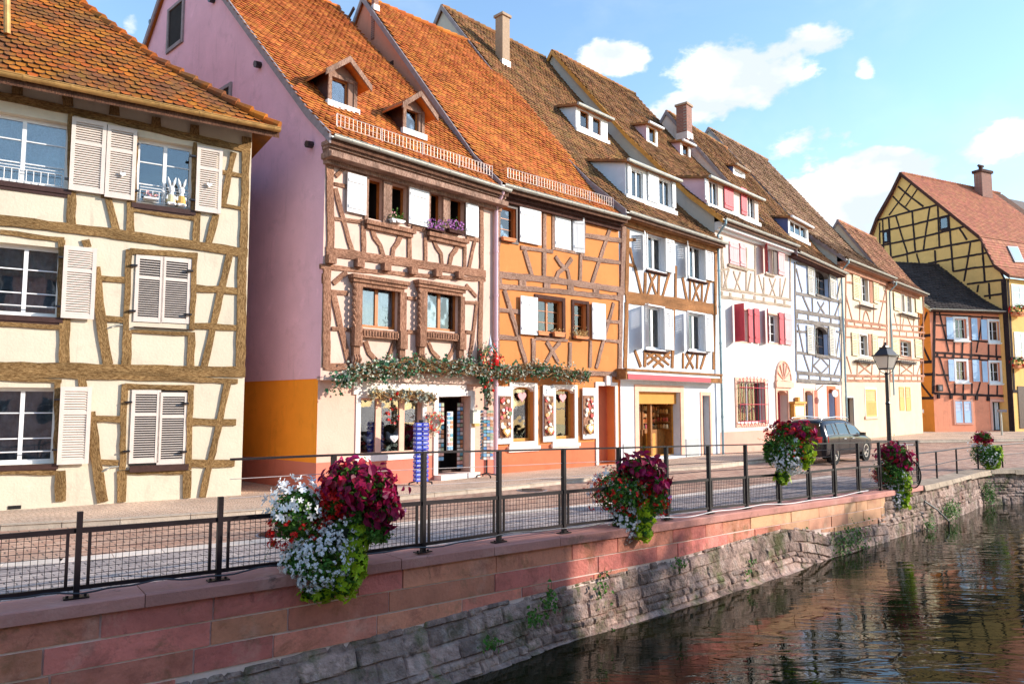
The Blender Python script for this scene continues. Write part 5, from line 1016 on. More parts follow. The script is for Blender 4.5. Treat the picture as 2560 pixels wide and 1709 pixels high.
# grey roof house further right
P11=Plane(P10.w(13.2,-.5,0),P10.w(22,-.5,0)); f=MB(); rx=G10.w(ur+.6,-13.5,zr+.3)
H=House('grey_roofed_house','grey tiled house roof beyond the red roof at the right edge',P11); f=MB()
a=P10.w(9.6,-ur,zr-.25); 
def w10(u,n,z): return P10.w(u,n,z)
f.box8([w10(14.0,.4,out[0][1]),w10(24,.4,out[0][1]),w10(24,-ur,zr-.3),w10(14.0,-ur,zr-.3),w10(14.0,.4,out[0][1]-.2),w10(24,.4,out[0][1]-.2),w10(24,-ur,zr-.5),w10(14.0,-ur,zr-.5)]); f.build('roof','t11',H.root)
f=MB(); P10.box(f,14.1,24,-10,-.2,0,out[0][1]-.2); f.build('wall','ocream',H.root)
for k_,Pq in (('1',P1),('2',P2),('3',P3),('4',P4),('5',P5),('6',P6),('7',P7),('9',P9)): pass
for q in (H1,H2,H3,H4,H5,H6,H7,H8,H9): print(q.root['label'][:30],'eave %.2f ridge %.2f L %.2f'%(q.ze,q.prof[-1][1],q.P.L))
# downpipes
def dp(H,P,u,off,noff,z0,m,r=.05,ze=None):
    ze=ze or H.ze; pipe(H,[P.w(u,noff+.08,ze-.06),P.w(u,noff+.08,ze-.22),P.w(u+.0,off+.08,ze-.62),P.w(u,off+.08,z0)],m,r)
dp(H3,P3,-.16,.14,.42,0,'mauvepl',.06,H3.ze-.05)
dp(H5,P5,.22-.3,.1,.45,0,'zb'); dp(H7,P7,.05,.1,.5,0,'zb'); dp(H8,P7,uS+.12,.1,.5,2.5,'zb'); dp(H9,P9,P9.L+.1,.1,.45,0,'zb',.06)
# ================================================================= street, quay and canal
WZ=-1.22
def czf(x): return float(np.interp(x,[0,1057,1668,2297,2600],[.2,.2,.1,-.15,-.15]))
WPpx=[(0,1534),(354,1486),(640,1448),(1029,1392),(1263,1361),(1413,1340),(1500,1329),(1687,1303),(1783,1290),(1898,1272),(2000,1257),(2181,1237),(2320,1215),(2405,1195),(2462,1175)]
WP=[ground(x,y,czf(x)) for x,y in WPpx]
# smooth the path slightly, extend it both ways
WP=np.array(WP); Wx=np.array([p[0] for p in WPpx],float); WPs=WP.copy()
for _ in range(2): WPs[1:-1]=(WPs[:-2]+2*WPs[1:-1]+WPs[2:])/4
d0=(WPs[1]-WPs[0])/np.linalg.norm(WPs[1]-WPs[0]); WPs=np.vstack([WPs[0]-d0*7,WPs,[19.5,24.6,-.15],[45,28,-.15]]); Wx=np.concatenate([[-2000],Wx,[2600,3500]])
seg=np.linalg.norm(np.diff(WPs[:,:2],axis=0),axis=1); WT=np.concatenate([[0],np.cumsum(seg)])
def wpos(t,out=0.,z=None):
    x=np.interp(t,WT,WPs[:,0]); y=np.interp(t,WT,WPs[:,1]); zc=np.interp(t,WT,WPs[:,2]); e=.35
    dx=np.interp(np.asarray(t)+e,WT,WPs[:,0])-np.interp(np.asarray(t)-e,WT,WPs[:,0]); dy=np.interp(np.asarray(t)+e,WT,WPs[:,1])-np.interp(np.asarray(t)-e,WT,WPs[:,1]); l=np.hypot(dx,dy); nx,ny=dy/l,-dx/l
    zz=zc if z is None else z
    return np.stack(np.broadcast_arrays(x+nx*out,y+ny*out,zz),-1)
def t_of_px(x): return float(np.interp(x,Wx,WT))
def dir_at(t): a=wpos(t+.05)-wpos(t-.05); a[2]=0; return a/np.linalg.norm(a)
# ---- ground
def setts(name,c,c2,sx,sy,bump=.6,joint=(.10,.07,.05),rot=0.,fan=False,isl=.35):
    m=bpy.data.materials.new(name); m.use_nodes=True; nt=m.node_tree; N=nt.nodes.new; L=nt.links.new; b=nt.nodes['Principled BSDF']; b.inputs['Roughness'].default_value=.75; b.inputs['Specular IOR Level'].default_value=.25
    tc=N('ShaderNodeTexCoord'); mp=N('ShaderNodeMapping'); mp.inputs['Rotation'].default_value=(0,0,rot); L(tc.outputs['Object'],mp.inputs[0]); 
    nz=N('ShaderNodeTexNoise'); nz.inputs['Scale'].default_value=1.2 if not fan else .9; nz.inputs['Detail'].default_value=3; L(tc.outputs['Object'],nz.inputs[0])
    va=N('ShaderNodeVectorMath'); va.operation='MULTIPLY_ADD'; L(nz.outputs['Color'],va.inputs[0]); va.inputs[1].default_value=(.10,.10,0) if not fan else (.5,.5,0); L(mp.outputs[0],va.inputs[2])
    br=N('ShaderNodeTexBrick'); br.inputs['Scale'].default_value=1; br.inputs['Brick Width'].default_value=sx; br.inputs['Row Height'].default_value=sy; br.inputs['Mortar Size'].default_value=min(sx,sy)*.09; br.inputs['Mortar Smooth'].default_value=.5; br.inputs['Bias'].default_value=0
    br.inputs['Color1'].default_value=(*c,1); br.inputs['Color2'].default_value=(*c2,1); br.inputs['Mortar'].default_value=(*joint,1); L(va.outputs[0],br.inputs[0])
    n2=N('ShaderNodeTexNoise'); n2.inputs['Scale'].default_value=.6; n2.inputs['Detail'].default_value=7; L(tc.outputs['Object'],n2.inputs[0]); mx=N('ShaderNodeMix'); mx.data_type='RGBA'; mx.blend_type='MULTIPLY'; mx.inputs[0].default_value=.8; rp=N('ShaderNodeValToRGB'); rp.color_ramp.elements[0].position=.3; rp.color_ramp.elements[0].color=(.6,.6,.62,1); rp.color_ramp.elements[1].position=.7; rp.color_ramp.elements[1].color=(1.15,1.1,1.05,1); L(n2.outputs[0],rp.inputs[0]); L(br.outputs['Color'],mx.inputs[6]); L(rp.outputs[0],mx.inputs[7]); L(mx.outputs[2],b.inputs['Base Color'])
    n3=N('ShaderNodeTexNoise'); n3.inputs['Scale'].default_value=14; n3.inputs['Detail'].default_value=4; L(tc.outputs['Object'],n3.inputs[0]); ad=N('ShaderNodeMath'); ad.operation='MULTIPLY_ADD'; L(br.outputs['Fac'],ad.inputs[0]); ad.inputs[1].default_value=-1.; L(n3.outputs[0],ad.inputs[2])
    bp=N('ShaderNodeBump'); bp.inputs['Strength'].default_value=bump; bp.inputs['Distance'].default_value=.03; L(ad.outputs[0],bp.inputs['Height']); L(bp.outputs[0],b.inputs['Normal']); MATS[name]=m; return m
rt=math.atan2(-(WPs[8]-WPs[2])[1],(WPs[8]-WPs[2])[0])
M['street']=setts('red_brown_setts',(.46,.26,.185),(.62,.41,.30),.26,.15,rot=rt,joint=(.20,.14,.11)); M['pave']=setts('beige_fan_setts',(.62,.44,.32),(.74,.56,.42),.10,.09,bump=.5,rot=rt+.5,fan=True,joint=(.36,.25,.18)); M['quay']=setts('grey_setts',(.36,.30,.29),(.48,.41,.38),.20,.12,rot=rt,joint=(.15,.13,.13))
M['asph']=mat('dark_asphalt',(.10,.085,.09),rough=.85,var=.2,vs=4,bump=.5,bs=90); M['pstone']=mat('pale_kerbstone',(.66,.56,.48),var=.12,vs=7,bump=.4,isl=.12); M['kerb']=mat('sandstone_kerb',(.46,.38,.30),var=.2,vs=5,bump=.4,isl=.12)
back=[wpos(t,-.46) for t in np.linspace(0,WT[-1],60)]
ZS=-.085
def sheet(name,pts,z,m,label=None,kind='structure'):
    g=MB(); g.add([(p[0],p[1],z) for p in pts],[tuple(range(len(pts)))]); return g.build(name,m,None,kind=kind)
g=MB(); k=len(back)
V=[(p[0],p[1],min(ZS,p[2]-.03)) for p in back]; far=[]
for i,p in enumerate(back):
    t=i/(k-1); far.append((p[0]-30+t*60,p[1]+60,ZS))
g.add(V+far,[(i,i+1,k+i+1,k+i) for i in range(k-1)])
g.build('street','street',None,kind='structure')
g=MB(); fa=far; g.add([(*fa[0][:2],ZS-.01),(*fa[-1][:2],ZS-.01),(700,120,ZS-.01),(700,900,ZS-.01),(-700,900,ZS-.01),(-700,-400,ZS-.01),(V[0][0]-200,V[0][1]-160,ZS-.01),(V[0][0],V[0][1],ZS-.01)],[(0,1,2,3,4,5,6,7)]); g.build('ground','pave',None,kind='structure')
g=MB(); g.add([(-60,-70,-.1),(2.6,-3.4,-.1),(14,5.4,-.1),(24,12.6,-.1),(60,15,-.1),(600,20,-.1),(600,-600,-.1),(-60,-600,-.1)],[tuple(range(8))]); g.build('ground','quay',None,kind='structure')
# pavement in front of the houses with its kerb
KP=[ground(x,y,-.02) for x,y in ((0,1317),(300,1301),(640,1278),(1000,1242),(1245,1220),(1475,1196),(1674,1172),(1770,1166),(1840,1157),(1915,1146),(2050,1120),(2172,1101),(2300,1101),(2420,1099),(2560,1097))]
KP=[KP[0]-(KP[1]-KP[0])*6]+KP+[KP[-1]+np.array([20,1,0])]
g=MB(); n=len(KP); V=[(p[0],p[1],0.) for p in KP]+[(p[0]-12,p[1]+16,0.) for p in KP]; V[2*n-1]=(KP[-1][0]+10,KP[-1][1]+20,0.); g.add(V,[(i,i+1,n+i+1,n+i) for i in range(n-1)]); g.build('pavement','pave',None,kind='structure')
def along(pts,step,f):
    for a,b in zip(pts[:-1],pts[1:]):
        a=np.array(a[:2]);b=np.array(b[:2]); L_=np.linalg.norm(b-a); k=max(1,int(round(L_/step))); d=(b-a)/L_; m=np.array([-d[1],d[0]])
        for i in range(k): f(a+d*L_*i/k,a+d*L_*(i+1)/k,d,m)
g=MB()
def kb(p,q,d,m):
    p=p+d*.006; q=q-d*.006; o=m*.17; z=.006+rnd.uniform(0,.006); e=m*-.0
    g.box8([(*p,ZS-.05),(*q,ZS-.05),(*(q+o),ZS-.05),(*(p+o),ZS-.05),(*(p+m*.02),z),(*(q+m*.02),z),(*(q+o),z),(*(p+o),z)])
along(KP,1.0,kb); g.build('kerb','kerb',None,kind='structure')
# pale drainage strip and the grey quay strip beside the railing
SP=[ground(x,y,ZS) for x,y in ((0,1418),(150,1407),(640,1358),(1000,1314),(1402,1274),(1674,1246),(1862,1222),(2100,1190))]; SP=[SP[0]-(SP[1]-SP[0])*4]+SP
g=MB()
def ps(p,q,d,m):
    p=p+d*.005;q=q-d*.005; o=m*.30; z=ZS+.008; g.box8([(*p,ZS-.05),(*q,ZS-.05),(*(q+o),ZS-.05),(*(p+o),ZS-.05),(*p,z),(*q,z),(*(q+o),z),(*(p+o),z)])
along(SP,.6,ps); g.build('drainage_strip','pstone',None,kind='structure')
g=MB(); n=len(SP); bp_=[]
for p in SP:
    j=min(range(len(back)),key=lambda i:(back[i][0]-p[0])**2+(back[i][1]-p[1])**2); bp_.append(back[j])
g.add([(*p[:2],ZS+.004) for p in SP]+[(*p[:2],ZS+.004) for p in bp_],[(i,n+i,n+i+1,i+1) for i in range(n-1)]); g.build('quay_paving','quay',None,kind='structure')
# ---- canal wall
M['ash']=mat('red_sandstone',(.62,.225,.16),var=.2,vs=2.6,bump=.6,bs=24,isl=.24,hue=.015,spec=.2,stain=[((.62,.36,.28),1.3,.54,.6),((.20,.085,.03),.8,.535,.85),((.30,.10,.07),3.0,.52,.6),((.09,.09,.03),1.7,.57,.75),((.03,.022,.015),4,.61,.7)])
M['mort']=mat('pale_mortar',(.70,.54,.48),var=.15,bump=.3); M['cop']=mat('sandstone_coping',(.50,.23,.19),var=.14,vs=1.8,bump=.4,bs=30,isl=.10,spec=.2,stain=[((.60,.36,.30),1.1,.54,.5),((.05,.04,.03),4,.60,.8),((.16,.13,.06),1.6,.58,.6)])
M['rub']=mat('rubble_stone',(.33,.23,.195),rough=.92,var=.4,vs=9,bump=.8,bs=35,attr='tone',spec=.15,bd=.03,stain=[((.42,.35,.31),3.4,.52,.65),((.30,.13,.10),1.5,.56,.5),((.10,.13,.04),2.2,.54,.8),((.50,.40,.35),5,.60,.6),((.05,.06,.018),1.6,.53,.85),((.022,.018,.015),3,.55,.85)])
M['mosslip']=mat('coarse_coping',(.34,.26,.19),var=.3,vs=4,bump=.8,bs=30,isl=.15)
wall=thing('canal_wall',tuple(wpos(8.)*[1,1,0]),'red sandstone canal wall with flat coping above rough rubble footing','wall')
tE=t_of_px(2216); tC=t_of_px(2320)
zbf=lambda t: float(np.interp(t,[t_of_px(-2000),t_of_px(439),t_of_px(794),t_of_px(1245),t_of_px(1530),t_of_px(1950),t_of_px(2030),tE,tE+.05],[-.72,-.66,-.61,-.53,-.49,-.41,-.70,-.78,-.28]))
g=MB(); t=0.
TB=sorted([t_of_px(x) for x in (354,1029,1263,1413,1687,1898,2100)])
bounds=[0,3.2,5.2]+TB+[tC]
for a,b in zip(bounds[:-1],bounds[1:]):
    k=max(1,int((b-a)/.5)); 
    V=[]
    for i in range(k+1):
        tt=a+.004+(b-a-.008)*i/k; w=rnd.uniform(-.004,.004); c=wpos(tt); V+=[wpos(tt,-.47,c[2]+w)+0,wpos(tt,-.012,c[2]+w),wpos(tt,w,c[2]-.015),wpos(tt,w,c[2]-.115),wpos(tt,-.47,c[2]-.115)]
    F=[]
    for i in range(k):
        for j in range(5): F.append((i*5+j,i*5+(j+1)%5,(i+1)*5+(j+1)%5,(i+1)*5+j))
    F+=[(0,1,2,3,4),(k*5+4,k*5+3,k*5+2,k*5+1,k*5)]; g.add(V,F)
g.build('coping','cop',wall)
g=MB(); k=0; t=tC+.02
while t<WT[-1]-1:
    b=t+rnd.uniform(.7,1.3); c=wpos(t); c2=wpos(b-.02); h=rnd.uniform(.10,.16)
    g.box8([wpos(t,-.5,c[2]-h),wpos(b-.02,-.5,c2[2]-h),wpos(b-.02,.05,c2[2]-h),wpos(t,.05,c[2]-h),wpos(t,-.5,c[2]+.01),wpos(b-.02,-.5,c2[2]+.01),wpos(b-.02,.02,c2[2]),wpos(t,.02,c[2])]); t=b
g.build('rough_coping','mosslip',wall)
g=MB(); m_=MB(); ts=np.linspace(0,tE,70)
V=[];
for t in ts: c=wpos(t); V+=[wpos(t,-.062,c[2]-.11),wpos(t,-.062,zbf(t)-.25)]
m_.add(V,[(2*i,2*i+2,2*i+3,2*i+1) for i in range(len(ts)-1)]); m_.build('mortar','mort',wall)
M['ash2']=mat('ochre_sandstone',(.58,.31,.19),var=.16,vs=2.2,bump=.35,bs=28,isl=.16,hue=.012,spec=.2,stain=[((.44,.17,.12),1.6,.55,.6),((.72,.52,.36),1.1,.55,.6)]); tY=t_of_px(1850)
r=0
while r<5:
    t=-rnd.uniform(0,.8); off0=.115+r*.232
    while t<tE:
        b=t+rnd.choice([.55,.75,.95,1.15,1.35,1.5]); b=min(b,tE); a_=max(0,t)
        if b-a_<.08: t=b; continue
        j=.009; zt=[wpos(x)[2]-off0-(.004 if r else 0)-rnd.uniform(0,.006) for x in (a_+j,b-j)]; zb=[max(wpos(x)[2]-off0-.232+.014,zbf(x)-.02) for x in (a_+j,b-j)]
        if min(zt[0]-zb[0],zt[1]-zb[1])>.02:
            o=-.055+rnd.uniform(.0,.016)
            g.box8([wpos(a_+j,-.10,zb[0]),wpos(b-j,-.10,zb[1]),wpos(b-j,-.10,zt[1]),wpos(a_+j,-.10,zt[0]),wpos(a_+j,o,zb[0]),wpos(b-j,o,zb[1]),wpos(b-j,o,zt[1]),wpos(a_+j,o,zt[0])],1 if (a_+b)/2>tY+rnd.uniform(-1.2,1.2) else 0)
        t=b
    r+=1
g.build('ashlar_block',['ash','ash2'],wall)
# rubble footing as one displaced surface of individual stones
def rubble(t0,t1,dt,top,outf,nv,seed=3):
    rs=random.Random(seed); T=np.arange(t0,t1,dt); Vv=np.linspace(0,1,nv); TT,VV=np.meshgrid(T,Vv,indexing='ij')
    ztop=np.array([top(t) for t in T])[:,None]; Z=ztop+(WZ-.12-ztop)*VV; D=ztop-Z
    wob=np.array([[noise.noise(Vector((float(t)*.9,float(v)*2,seed))) for v in np.linspace(0,1,6)] for t in T]); wob=np.stack([np.interp(Vv,np.linspace(0,1,6),w) for w in wob])
    Dw=D+wob*.05; rows=[0]; 
    while rows[-1]<2.5: rows.append(rows[-1]+rs.choice([.07,.09,.11,.14,.2,.27]))
    rows=np.array(rows); ri=np.clip(np.searchsorted(rows,Dw)-1,0,len(rows)-2); dy=np.minimum(Dw-rows[ri],rows[ri+1]-Dw)
    H_=np.zeros_like(D); tone=np.zeros_like(D); dx=np.zeros_like(D)
    for r_ in range(len(rows)-1):
        e=[t0-rs.random()]; lo,hi=(.12,.38) if rows[r_+1]-rows[r_]<.17 else (.25,.8)
        while e[-1]<t1+1: e.append(e[-1]+rs.uniform(lo,hi))
        e=np.array(e); rv=np.array([rs.random() for _ in e]); ht=np.array([rs.uniform(-.025,.018) for _ in e]); m=ri==r_; tw=TT+wob*.08
        ci=np.clip(np.searchsorted(e,tw)-1,0,len(e)-2); x=np.minimum(tw-e[ci],e[ci+1]-tw); dx[m]=x[m]; tone[m]=rv[ci][m]; H_[m]=ht[ci][m]
    ed=np.minimum(dx,dy); s=np.clip(ed/.022,0,1); s=s*s*(3-2*s)
    nz=np.array([[noise.noise(Vector((float(TT[i,j])*6,float(Z[i,j])*6,seed))) for j in range(nv)] for i in range(len(T))]); nf=np.array([[noise.noise(Vector((float(TT[i,j])*19,float(Z[i,j])*19,seed+5))) for j in range(nv)] for i in range(len(T))])
    out=outf(TT,D,VV)+ (s-1)*.036+H_*s+nz*.018+nf*.010
    tone=np.where(s<.45,.25+0*tone,tone)
    W_=wpos(TT,out,Z); g=MB(); n=nv
    idx=np.arange(len(T)*nv).reshape(len(T),nv); F=np.stack([idx[:-1,:-1],idx[1:,:-1],idx[1:,1:],idx[:-1,1:]],-1).reshape(-1,4)
    g.add(W_.reshape(-1,3),F.tolist()); g.extra=tone.ravel(); return g
def of(TT,D,VV):
    s=np.clip(D/.12,0,1); q=np.interp(VV,[0,.84,.88,1],[0,.0,.09,.10]); pb=np.interp(TT,[t_of_px(900),t_of_px(1200),t_of_px(1400),t_of_px(1913),t_of_px(2036)],[.46,.38,.15,.24,.16]); return -.055+.03*s+(pb-.07)*VV**1.3+q
rubble(2.,tE,.03,lambda t:zbf(t)+.01,of,34).build('rubble_footing','rub',wall,smooth=False)
def of2(TT,D,VV): return -.06+.04*VV+np.interp(VV,[0,.90,.93,1],[0,0,.07,.08])
rubble(tE-.45,WT[-1]-8,.05,lambda t:float(wpos(t)[2])-.10,of2,34,9).build('rubble_wall','rub',wall)
# weeds growing from the wall
def blade(): return [(-.5,0,0),(.5,0,0),(.35,.6,.25),(0,1,.1),(-.35,.6,.25)],[(0,1,2,3,4)]
LEAF=([(0,0,0),(.34,.28,.10),(.30,.62,.08),(0,1.0,-.12),(-.30,.62,.08),(-.34,.28,.10),(0,.5,-.04)],[(0,1,6),(1,2,6),(2,3,6),(3,4,6),(4,5,6),(5,0,6)])
IVY=([(0,0,0),(.45,.15,.03),(.34,.42,.05),(.55,.72,-.05),(.2,.70,.04),(0,1.05,-.08),(-.2,.70,.04),(-.55,.72,-.05),(-.34,.42,.05),(-.45,.15,.03),(0,.4,-.03)],[(i,(i+1)%10,10) for i in range(10)])
def flower(k=5,cup=.25,inner=.35):
    V=[(0,0,0)];F=[]
    for i in range(k):
        a=2*math.pi*i/k; b=2*math.pi*(i+.5)/k; V+= [(inner*math.cos(a),inner*math.sin(a),cup*.25),(math.cos(b-.28),math.sin(b-.28),cup),(math.cos(b+.28),math.sin(b+.28),cup)]
    n=k*3
    for i in range(k):
        o=1+3*i; nx=1+3*((i+1)%k); F.append((0,o,o+1,o+2,nx))
    return V,F
FLO=flower(); DISC=flower(5,.35,.5)
def weed(x,y,w,h,n,label,cr='n',col_='leaf',out=.25):
    X,Y=px(cr,x,y); t=t_of_px(X); 
    # put it on the wall face: solve the height from the pixel at that distance
    c=wpos(t,out); r_=ray(X,Y); kk=c[1]/r_[1]; p=CAM+r_*kk; 
    o=thing('wall_weed',(p[0],p[1],p[2]),label,'plant','weeds growing on the canal wall'); s=kk/FPX; d=dir_at(t); nn=np.array([d[1],-d[0],0]); g=MB()
    P_=[];N_=[]
    for i in range(n):
        a,b=nr.normal(0,.45),nr.normal(0,.45); P_.append(p+d*a*w*s+np.array([0,0,1])*b*h*s+nn*nr.uniform(-.06,.14)); N_.append(nn*1.+d*nr.normal(0,.6)+np.array([0,0,nr.uniform(-.2,.9)]))
    g.scatter(*LEAF,P_,N_,nr.normal(0,1,(n,3))+[0,0,.2],nr.uniform(.03,.07,n)); g.build('leaves',col_,o,kind='stuff')
    g=MB(); 
    for i in range(6): q=P_[i]; g.tube([p,(p+q)/2+nn*.03,q],.003,3)
    g.build('stem','leaf',o)
for a in ((260,1110,35,50,70,'small weed tuft high on the rubble beneath the second basket','d7'),(1190,1050,14,35,50,'thin weed strand just above the waterline in the middle of the wall','d7'),(775,940,16,20,40,'round weed tuft in the rubble under the railing middle','d7'),(1220,925,14,16,35,'small weed tuft right of the round one','d7'),(340,1360,60,14,80,'creeping weed on the footing ledge by the dark water','d7'),
          (1985,1040,18,50,60,'hanging ivy strand in the rubble','d6'),(1880,1140,18,30,50,'ivy tuft left of the hanging strand','d6'),(1600,1300,30,14,40,'low weed in the rubble joint','d6'),
          (480,780,120,42,1100,'largest bushy weed spreading on the sunlit footing','d8'),(220,790,26,34,90,'weed tuft left of the bushy footing plant','d8'),(930,690,30,18,110,'weed at the foot of the iron bar','d8'),(1050,610,62,26,420,'weed patch trailing over the far rubble','d8'),(1258,520,26,46,380,'tall weed hanging at the corner of the wall','d8')):
    weed(*a[:5],a[5],a[6],out=.20 if a[6]=='d8' else .20 if a[1]>1000 else .08)
g=MB(); t=t_of_px(2310); p=wpos(t,.08,-.55); q=wpos(t+.9,.35,-1.05); o=thing('iron_bar',tuple(wpos(t,.2,-.6)),'bent iron bar leaning from the canal wall into the water','bar'); g.tube([p-(0,0,.0),p+(0,0,.06),(p+q)/2+(0,0,.08),q,q-(0,0,.3)],.02,6); g.build('rod','iron',o)
# ---- water
def water():
    m=bpy.data.materials.new('canal_water'); m.use_nodes=True; nt=m.node_tree; N=nt.nodes.new; L=nt.links.new; b=nt.nodes['Principled BSDF']
    b.inputs['Base Color'].default_value=(.011,.012,.004,1); b.inputs['Roughness'].default_value=.015; b.inputs['IOR'].default_value=1.33; b.inputs['Specular IOR Level'].default_value=.5
    tc=N('ShaderNodeTexCoord'); mp=N('ShaderNodeMapping'); mp.inputs['Scale'].default_value=(.45,1.5,1); mp.inputs['Rotation'].default_value=(0,0,R(-4)); L(tc.outputs['Object'],mp.inputs[0])
    n=N('ShaderNodeTexNoise'); n.inputs['Scale'].default_value=1.9; n.inputs['Detail'].default_value=3.5; n.inputs['Roughness'].default_value=.50; n.inputs['Distortion'].default_value=.8; L(mp.outputs[0],n.inputs[0])
    n2=N('ShaderNodeTexNoise'); n2.inputs['Scale'].default_value=.32; n2.inputs['Detail'].default_value=3; L(tc.outputs['Object'],n2.inputs[0]); mr=N('ShaderNodeMapRange'); mr.inputs['From Min'].default_value=.32; mr.inputs['From Max'].default_value=.62; mr.inputs['To Min'].default_value=.035; mr.inputs['To Max'].default_value=.36; L(n2.outputs[0],mr.inputs[0])
    bp=N('ShaderNodeBump'); bp.inputs['Distance'].default_value=.045; L(mr.outputs[0],bp.inputs['Strength']); L(n.outputs[0],bp.inputs['Height']); L(bp.outputs[0],b.inputs['Normal']); return m
g=MB(); g.add([(-80,-80,WZ),(90,-80,WZ),(90,60,WZ),(-80,60,WZ)],[(0,1,2,3)]); g.build('water',water(),None,kind='structure')
# ---- houses and trees across the canal (outside the frame: they shade the near quay and mirror in the water)
def far_house(a,b,depth,eave,ridge,label,m,tm):
    P=Plane((*a,0),(*b,0)); H=House('canal_house',label,P,cat='house'); f=MB(); L_=P.L
    holes=[]
    for z in (1.0,3.7,6.2):
        u=1.2
        while u<L_-1.6:
            if z+1.3<eave-.2: holes.append((u,u+1.0,z,z+1.35)); 
            u+=2.4
    holed(f,P,0,0,L_,-.1,eave,holes,reveal=.2); g=MB(); fr=MB()
    for a_,b_,c,d in holes: P.box(g,a_,b_,-.22,-.2,c,d); P.box(fr,(a_+b_)/2-.04,(a_+b_)/2+.04,-.2,-.15,c,d); P.box(fr,a_,b_,-.2,-.15,(c+d)/2-.02,(c+d)/2+.02)
    poly=[(0,-.1),(0,eave),(-depth/2,ridge),(-depth,eave),(-depth,-.1)]
    for u in (0,L_): f.add([P.w(u,n,z) for n,z in poly],[(0,1,2,3,4)])
    f.add([P.w(0,-depth,0),P.w(L_,-depth,0),P.w(L_,-depth,eave),P.w(0,-depth,eave)],[(0,1,2,3)]); f.build('wall',m,H.root); g.build('window_pane',MATS.get('glass_d') or M['dark'],H.root); fr.build('window_frame','wframe',H.root)
    r_=MB()
    for s_ in (0,1):
        A,B=(0.4,-depth/2) if s_==0 else (-depth-.4,-depth/2); za=eave-.3; r_.box8([P.w(-.3,A,za),P.w(L_+.3,A,za),P.w(L_+.3,B,ridge),P.w(-.3,B,ridge),P.w(-.3,A,za+.15),P.w(L_+.3,A,za+.15),P.w(L_+.3,B,ridge+.15),P.w(-.3,B,ridge+.15)])
    r_.build('roof',tm,H.root)
OCC=[((20.6,9.9),(9.5,-.2)),((9.3,-.4),(-2,-10.5))]
far_house(*OCC[0],8,7.6,10.4,'ochre house across the canal','ocream','t4'); far_house(*OCC[1],8,7.8,10.8,'pink house across the canal','salmon','t4')
def tree(x,y,h,r_,n,label,kind='broadleaf_tree',seed=1,low=.35):
    o=thing(kind,(x,y,-.1),label,'tree','trees across the canal'); rs=np.random.RandomState(seed); g=MB(); pts=[(x+.1*math.sin(i),y+.1*math.cos(i*2),-.1+h*.75*i/6) for i in range(7)]; g.tube(pts,[.22,.19,.17,.15,.12,.09,.05],8)
    tips=[]
    for i in range(14):
        a=rs.uniform(0,6.28); zz=h*rs.uniform(low,.75); e=np.array([x+math.cos(a)*r_*rs.uniform(.5,.95),y+math.sin(a)*r_*rs.uniform(.5,.95),zz+h*.16]); g.tube([(x,y,zz),((x+e[0])/2,(y+e[1])/2,zz+h*.05),e],[.07,.045,.02],5); tips.append(e)
    g.build('trunk','twig',o); P_=[]
    for i in range(60):
        a=rs.uniform(0,6.28); q=rs.uniform(0,1)**.5; zz=rs.uniform(low,1); rr=r_*math.sqrt(max(.05,1-((zz-(low+1)/2)/((1-low)/2))**2)); c=np.array([x+math.cos(a)*rr*q,y+math.sin(a)*rr*q,h*zz]); P_.append(c+rs.normal(0,.33,(n//60,3)))
    P_=np.vstack(P_); g=MB(); g.scatter(*LEAF,P_,rs.normal(0,1,P_.shape)+[0,0,.6],rs.normal(0,1,P_.shape),rs.uniform(.12,.24,len(P_))); g.build('crown','leaf',o)
tree(25,10.95,11,1.15,1500,'leafy green tree across the canal',seed=4); tree(31,15.6,8.6,1.3,1300,'smaller green tree across the canal',seed=5,low=.5)
# ---- railing on the quay
railing=thing('quay_railing',tuple(wpos(7)*[1,1,0]),'brown-black metal railing with wire mesh panels on the sandstone coping','railing')
POST=[(190,1494,1278),(545,1450,1241),(829,1412,1137),(1057,1380,1130),(1247,1354,1126),(1410,1332,1122),(1549,1314,1119),(1668,1298,1116),(1774,1283,1113),(1867,1271,1111),(1949,1261,1109.5),(2024,1250,1108.5),(2088,1242,1107.5),(2148,1233,1106),(2201,1226,1104),(2250,1218,1102),(2297,1211,1100)]
MIDY={190:1325,545:1298,1057:1257,1247:1243,1410:1229,1668:1208,1774:1198,1867:1192,2024:1180,2088:1173,2148:1168,2297:1158}
mx_=sorted(MIDY); midy=lambda x: float(np.interp(x,mx_,[MIDY[k] for k in mx_])) if x>190 else 1325+(190-x)*.076
BOTY=[(190,1468),(545,1426),(1057,1360),(1247,1332),(1410,1313),(1774,1269),(1867,1260),(2024,1240),(2088,1232),(2297,1204)]
boty=lambda x: float(np.interp(x,[b[0] for b in BOTY],[b[1] for b in BOTY]))
def heightz(base,x,y): r_=ray(x,y); return EYE+r_[2]*base[1]/r_[1]
PB=[]; 
for x,yb,yt in POST:
    b=ground(x,yb,czf(x)); PB.append((b,heightz(b,x,yt),heightz(b,x,midy(x)),heightz(b,x,boty(x))))
hb=PB[3]; 
first=PB[0][0]-(PB[1][0]-PB[0][0]); FB=[(first,PB[0][1],PB[0][2],PB[0][3])]+PB
Z3=np.array([0,0,1.])
def dirn(i): a=FB[min(i+1,len(FB)-1)][0]-FB[max(i-1,0)][0]; a=a*[1,1,0]; return a/np.linalg.norm(a)
def bar(g,a,b,w,h,d=None):     # box from a to b, w across horizontally, h high
    d=(b-a)*[1,1,0]; d=d/np.linalg.norm(d); m=np.array([d[1],-d[0],0])*w/2; z=Z3*h/2
    g.box8([a-m-z,a+m-z,a+m+z,a-m+z,b-m-z,b+m-z,b+m+z,b-m+z])
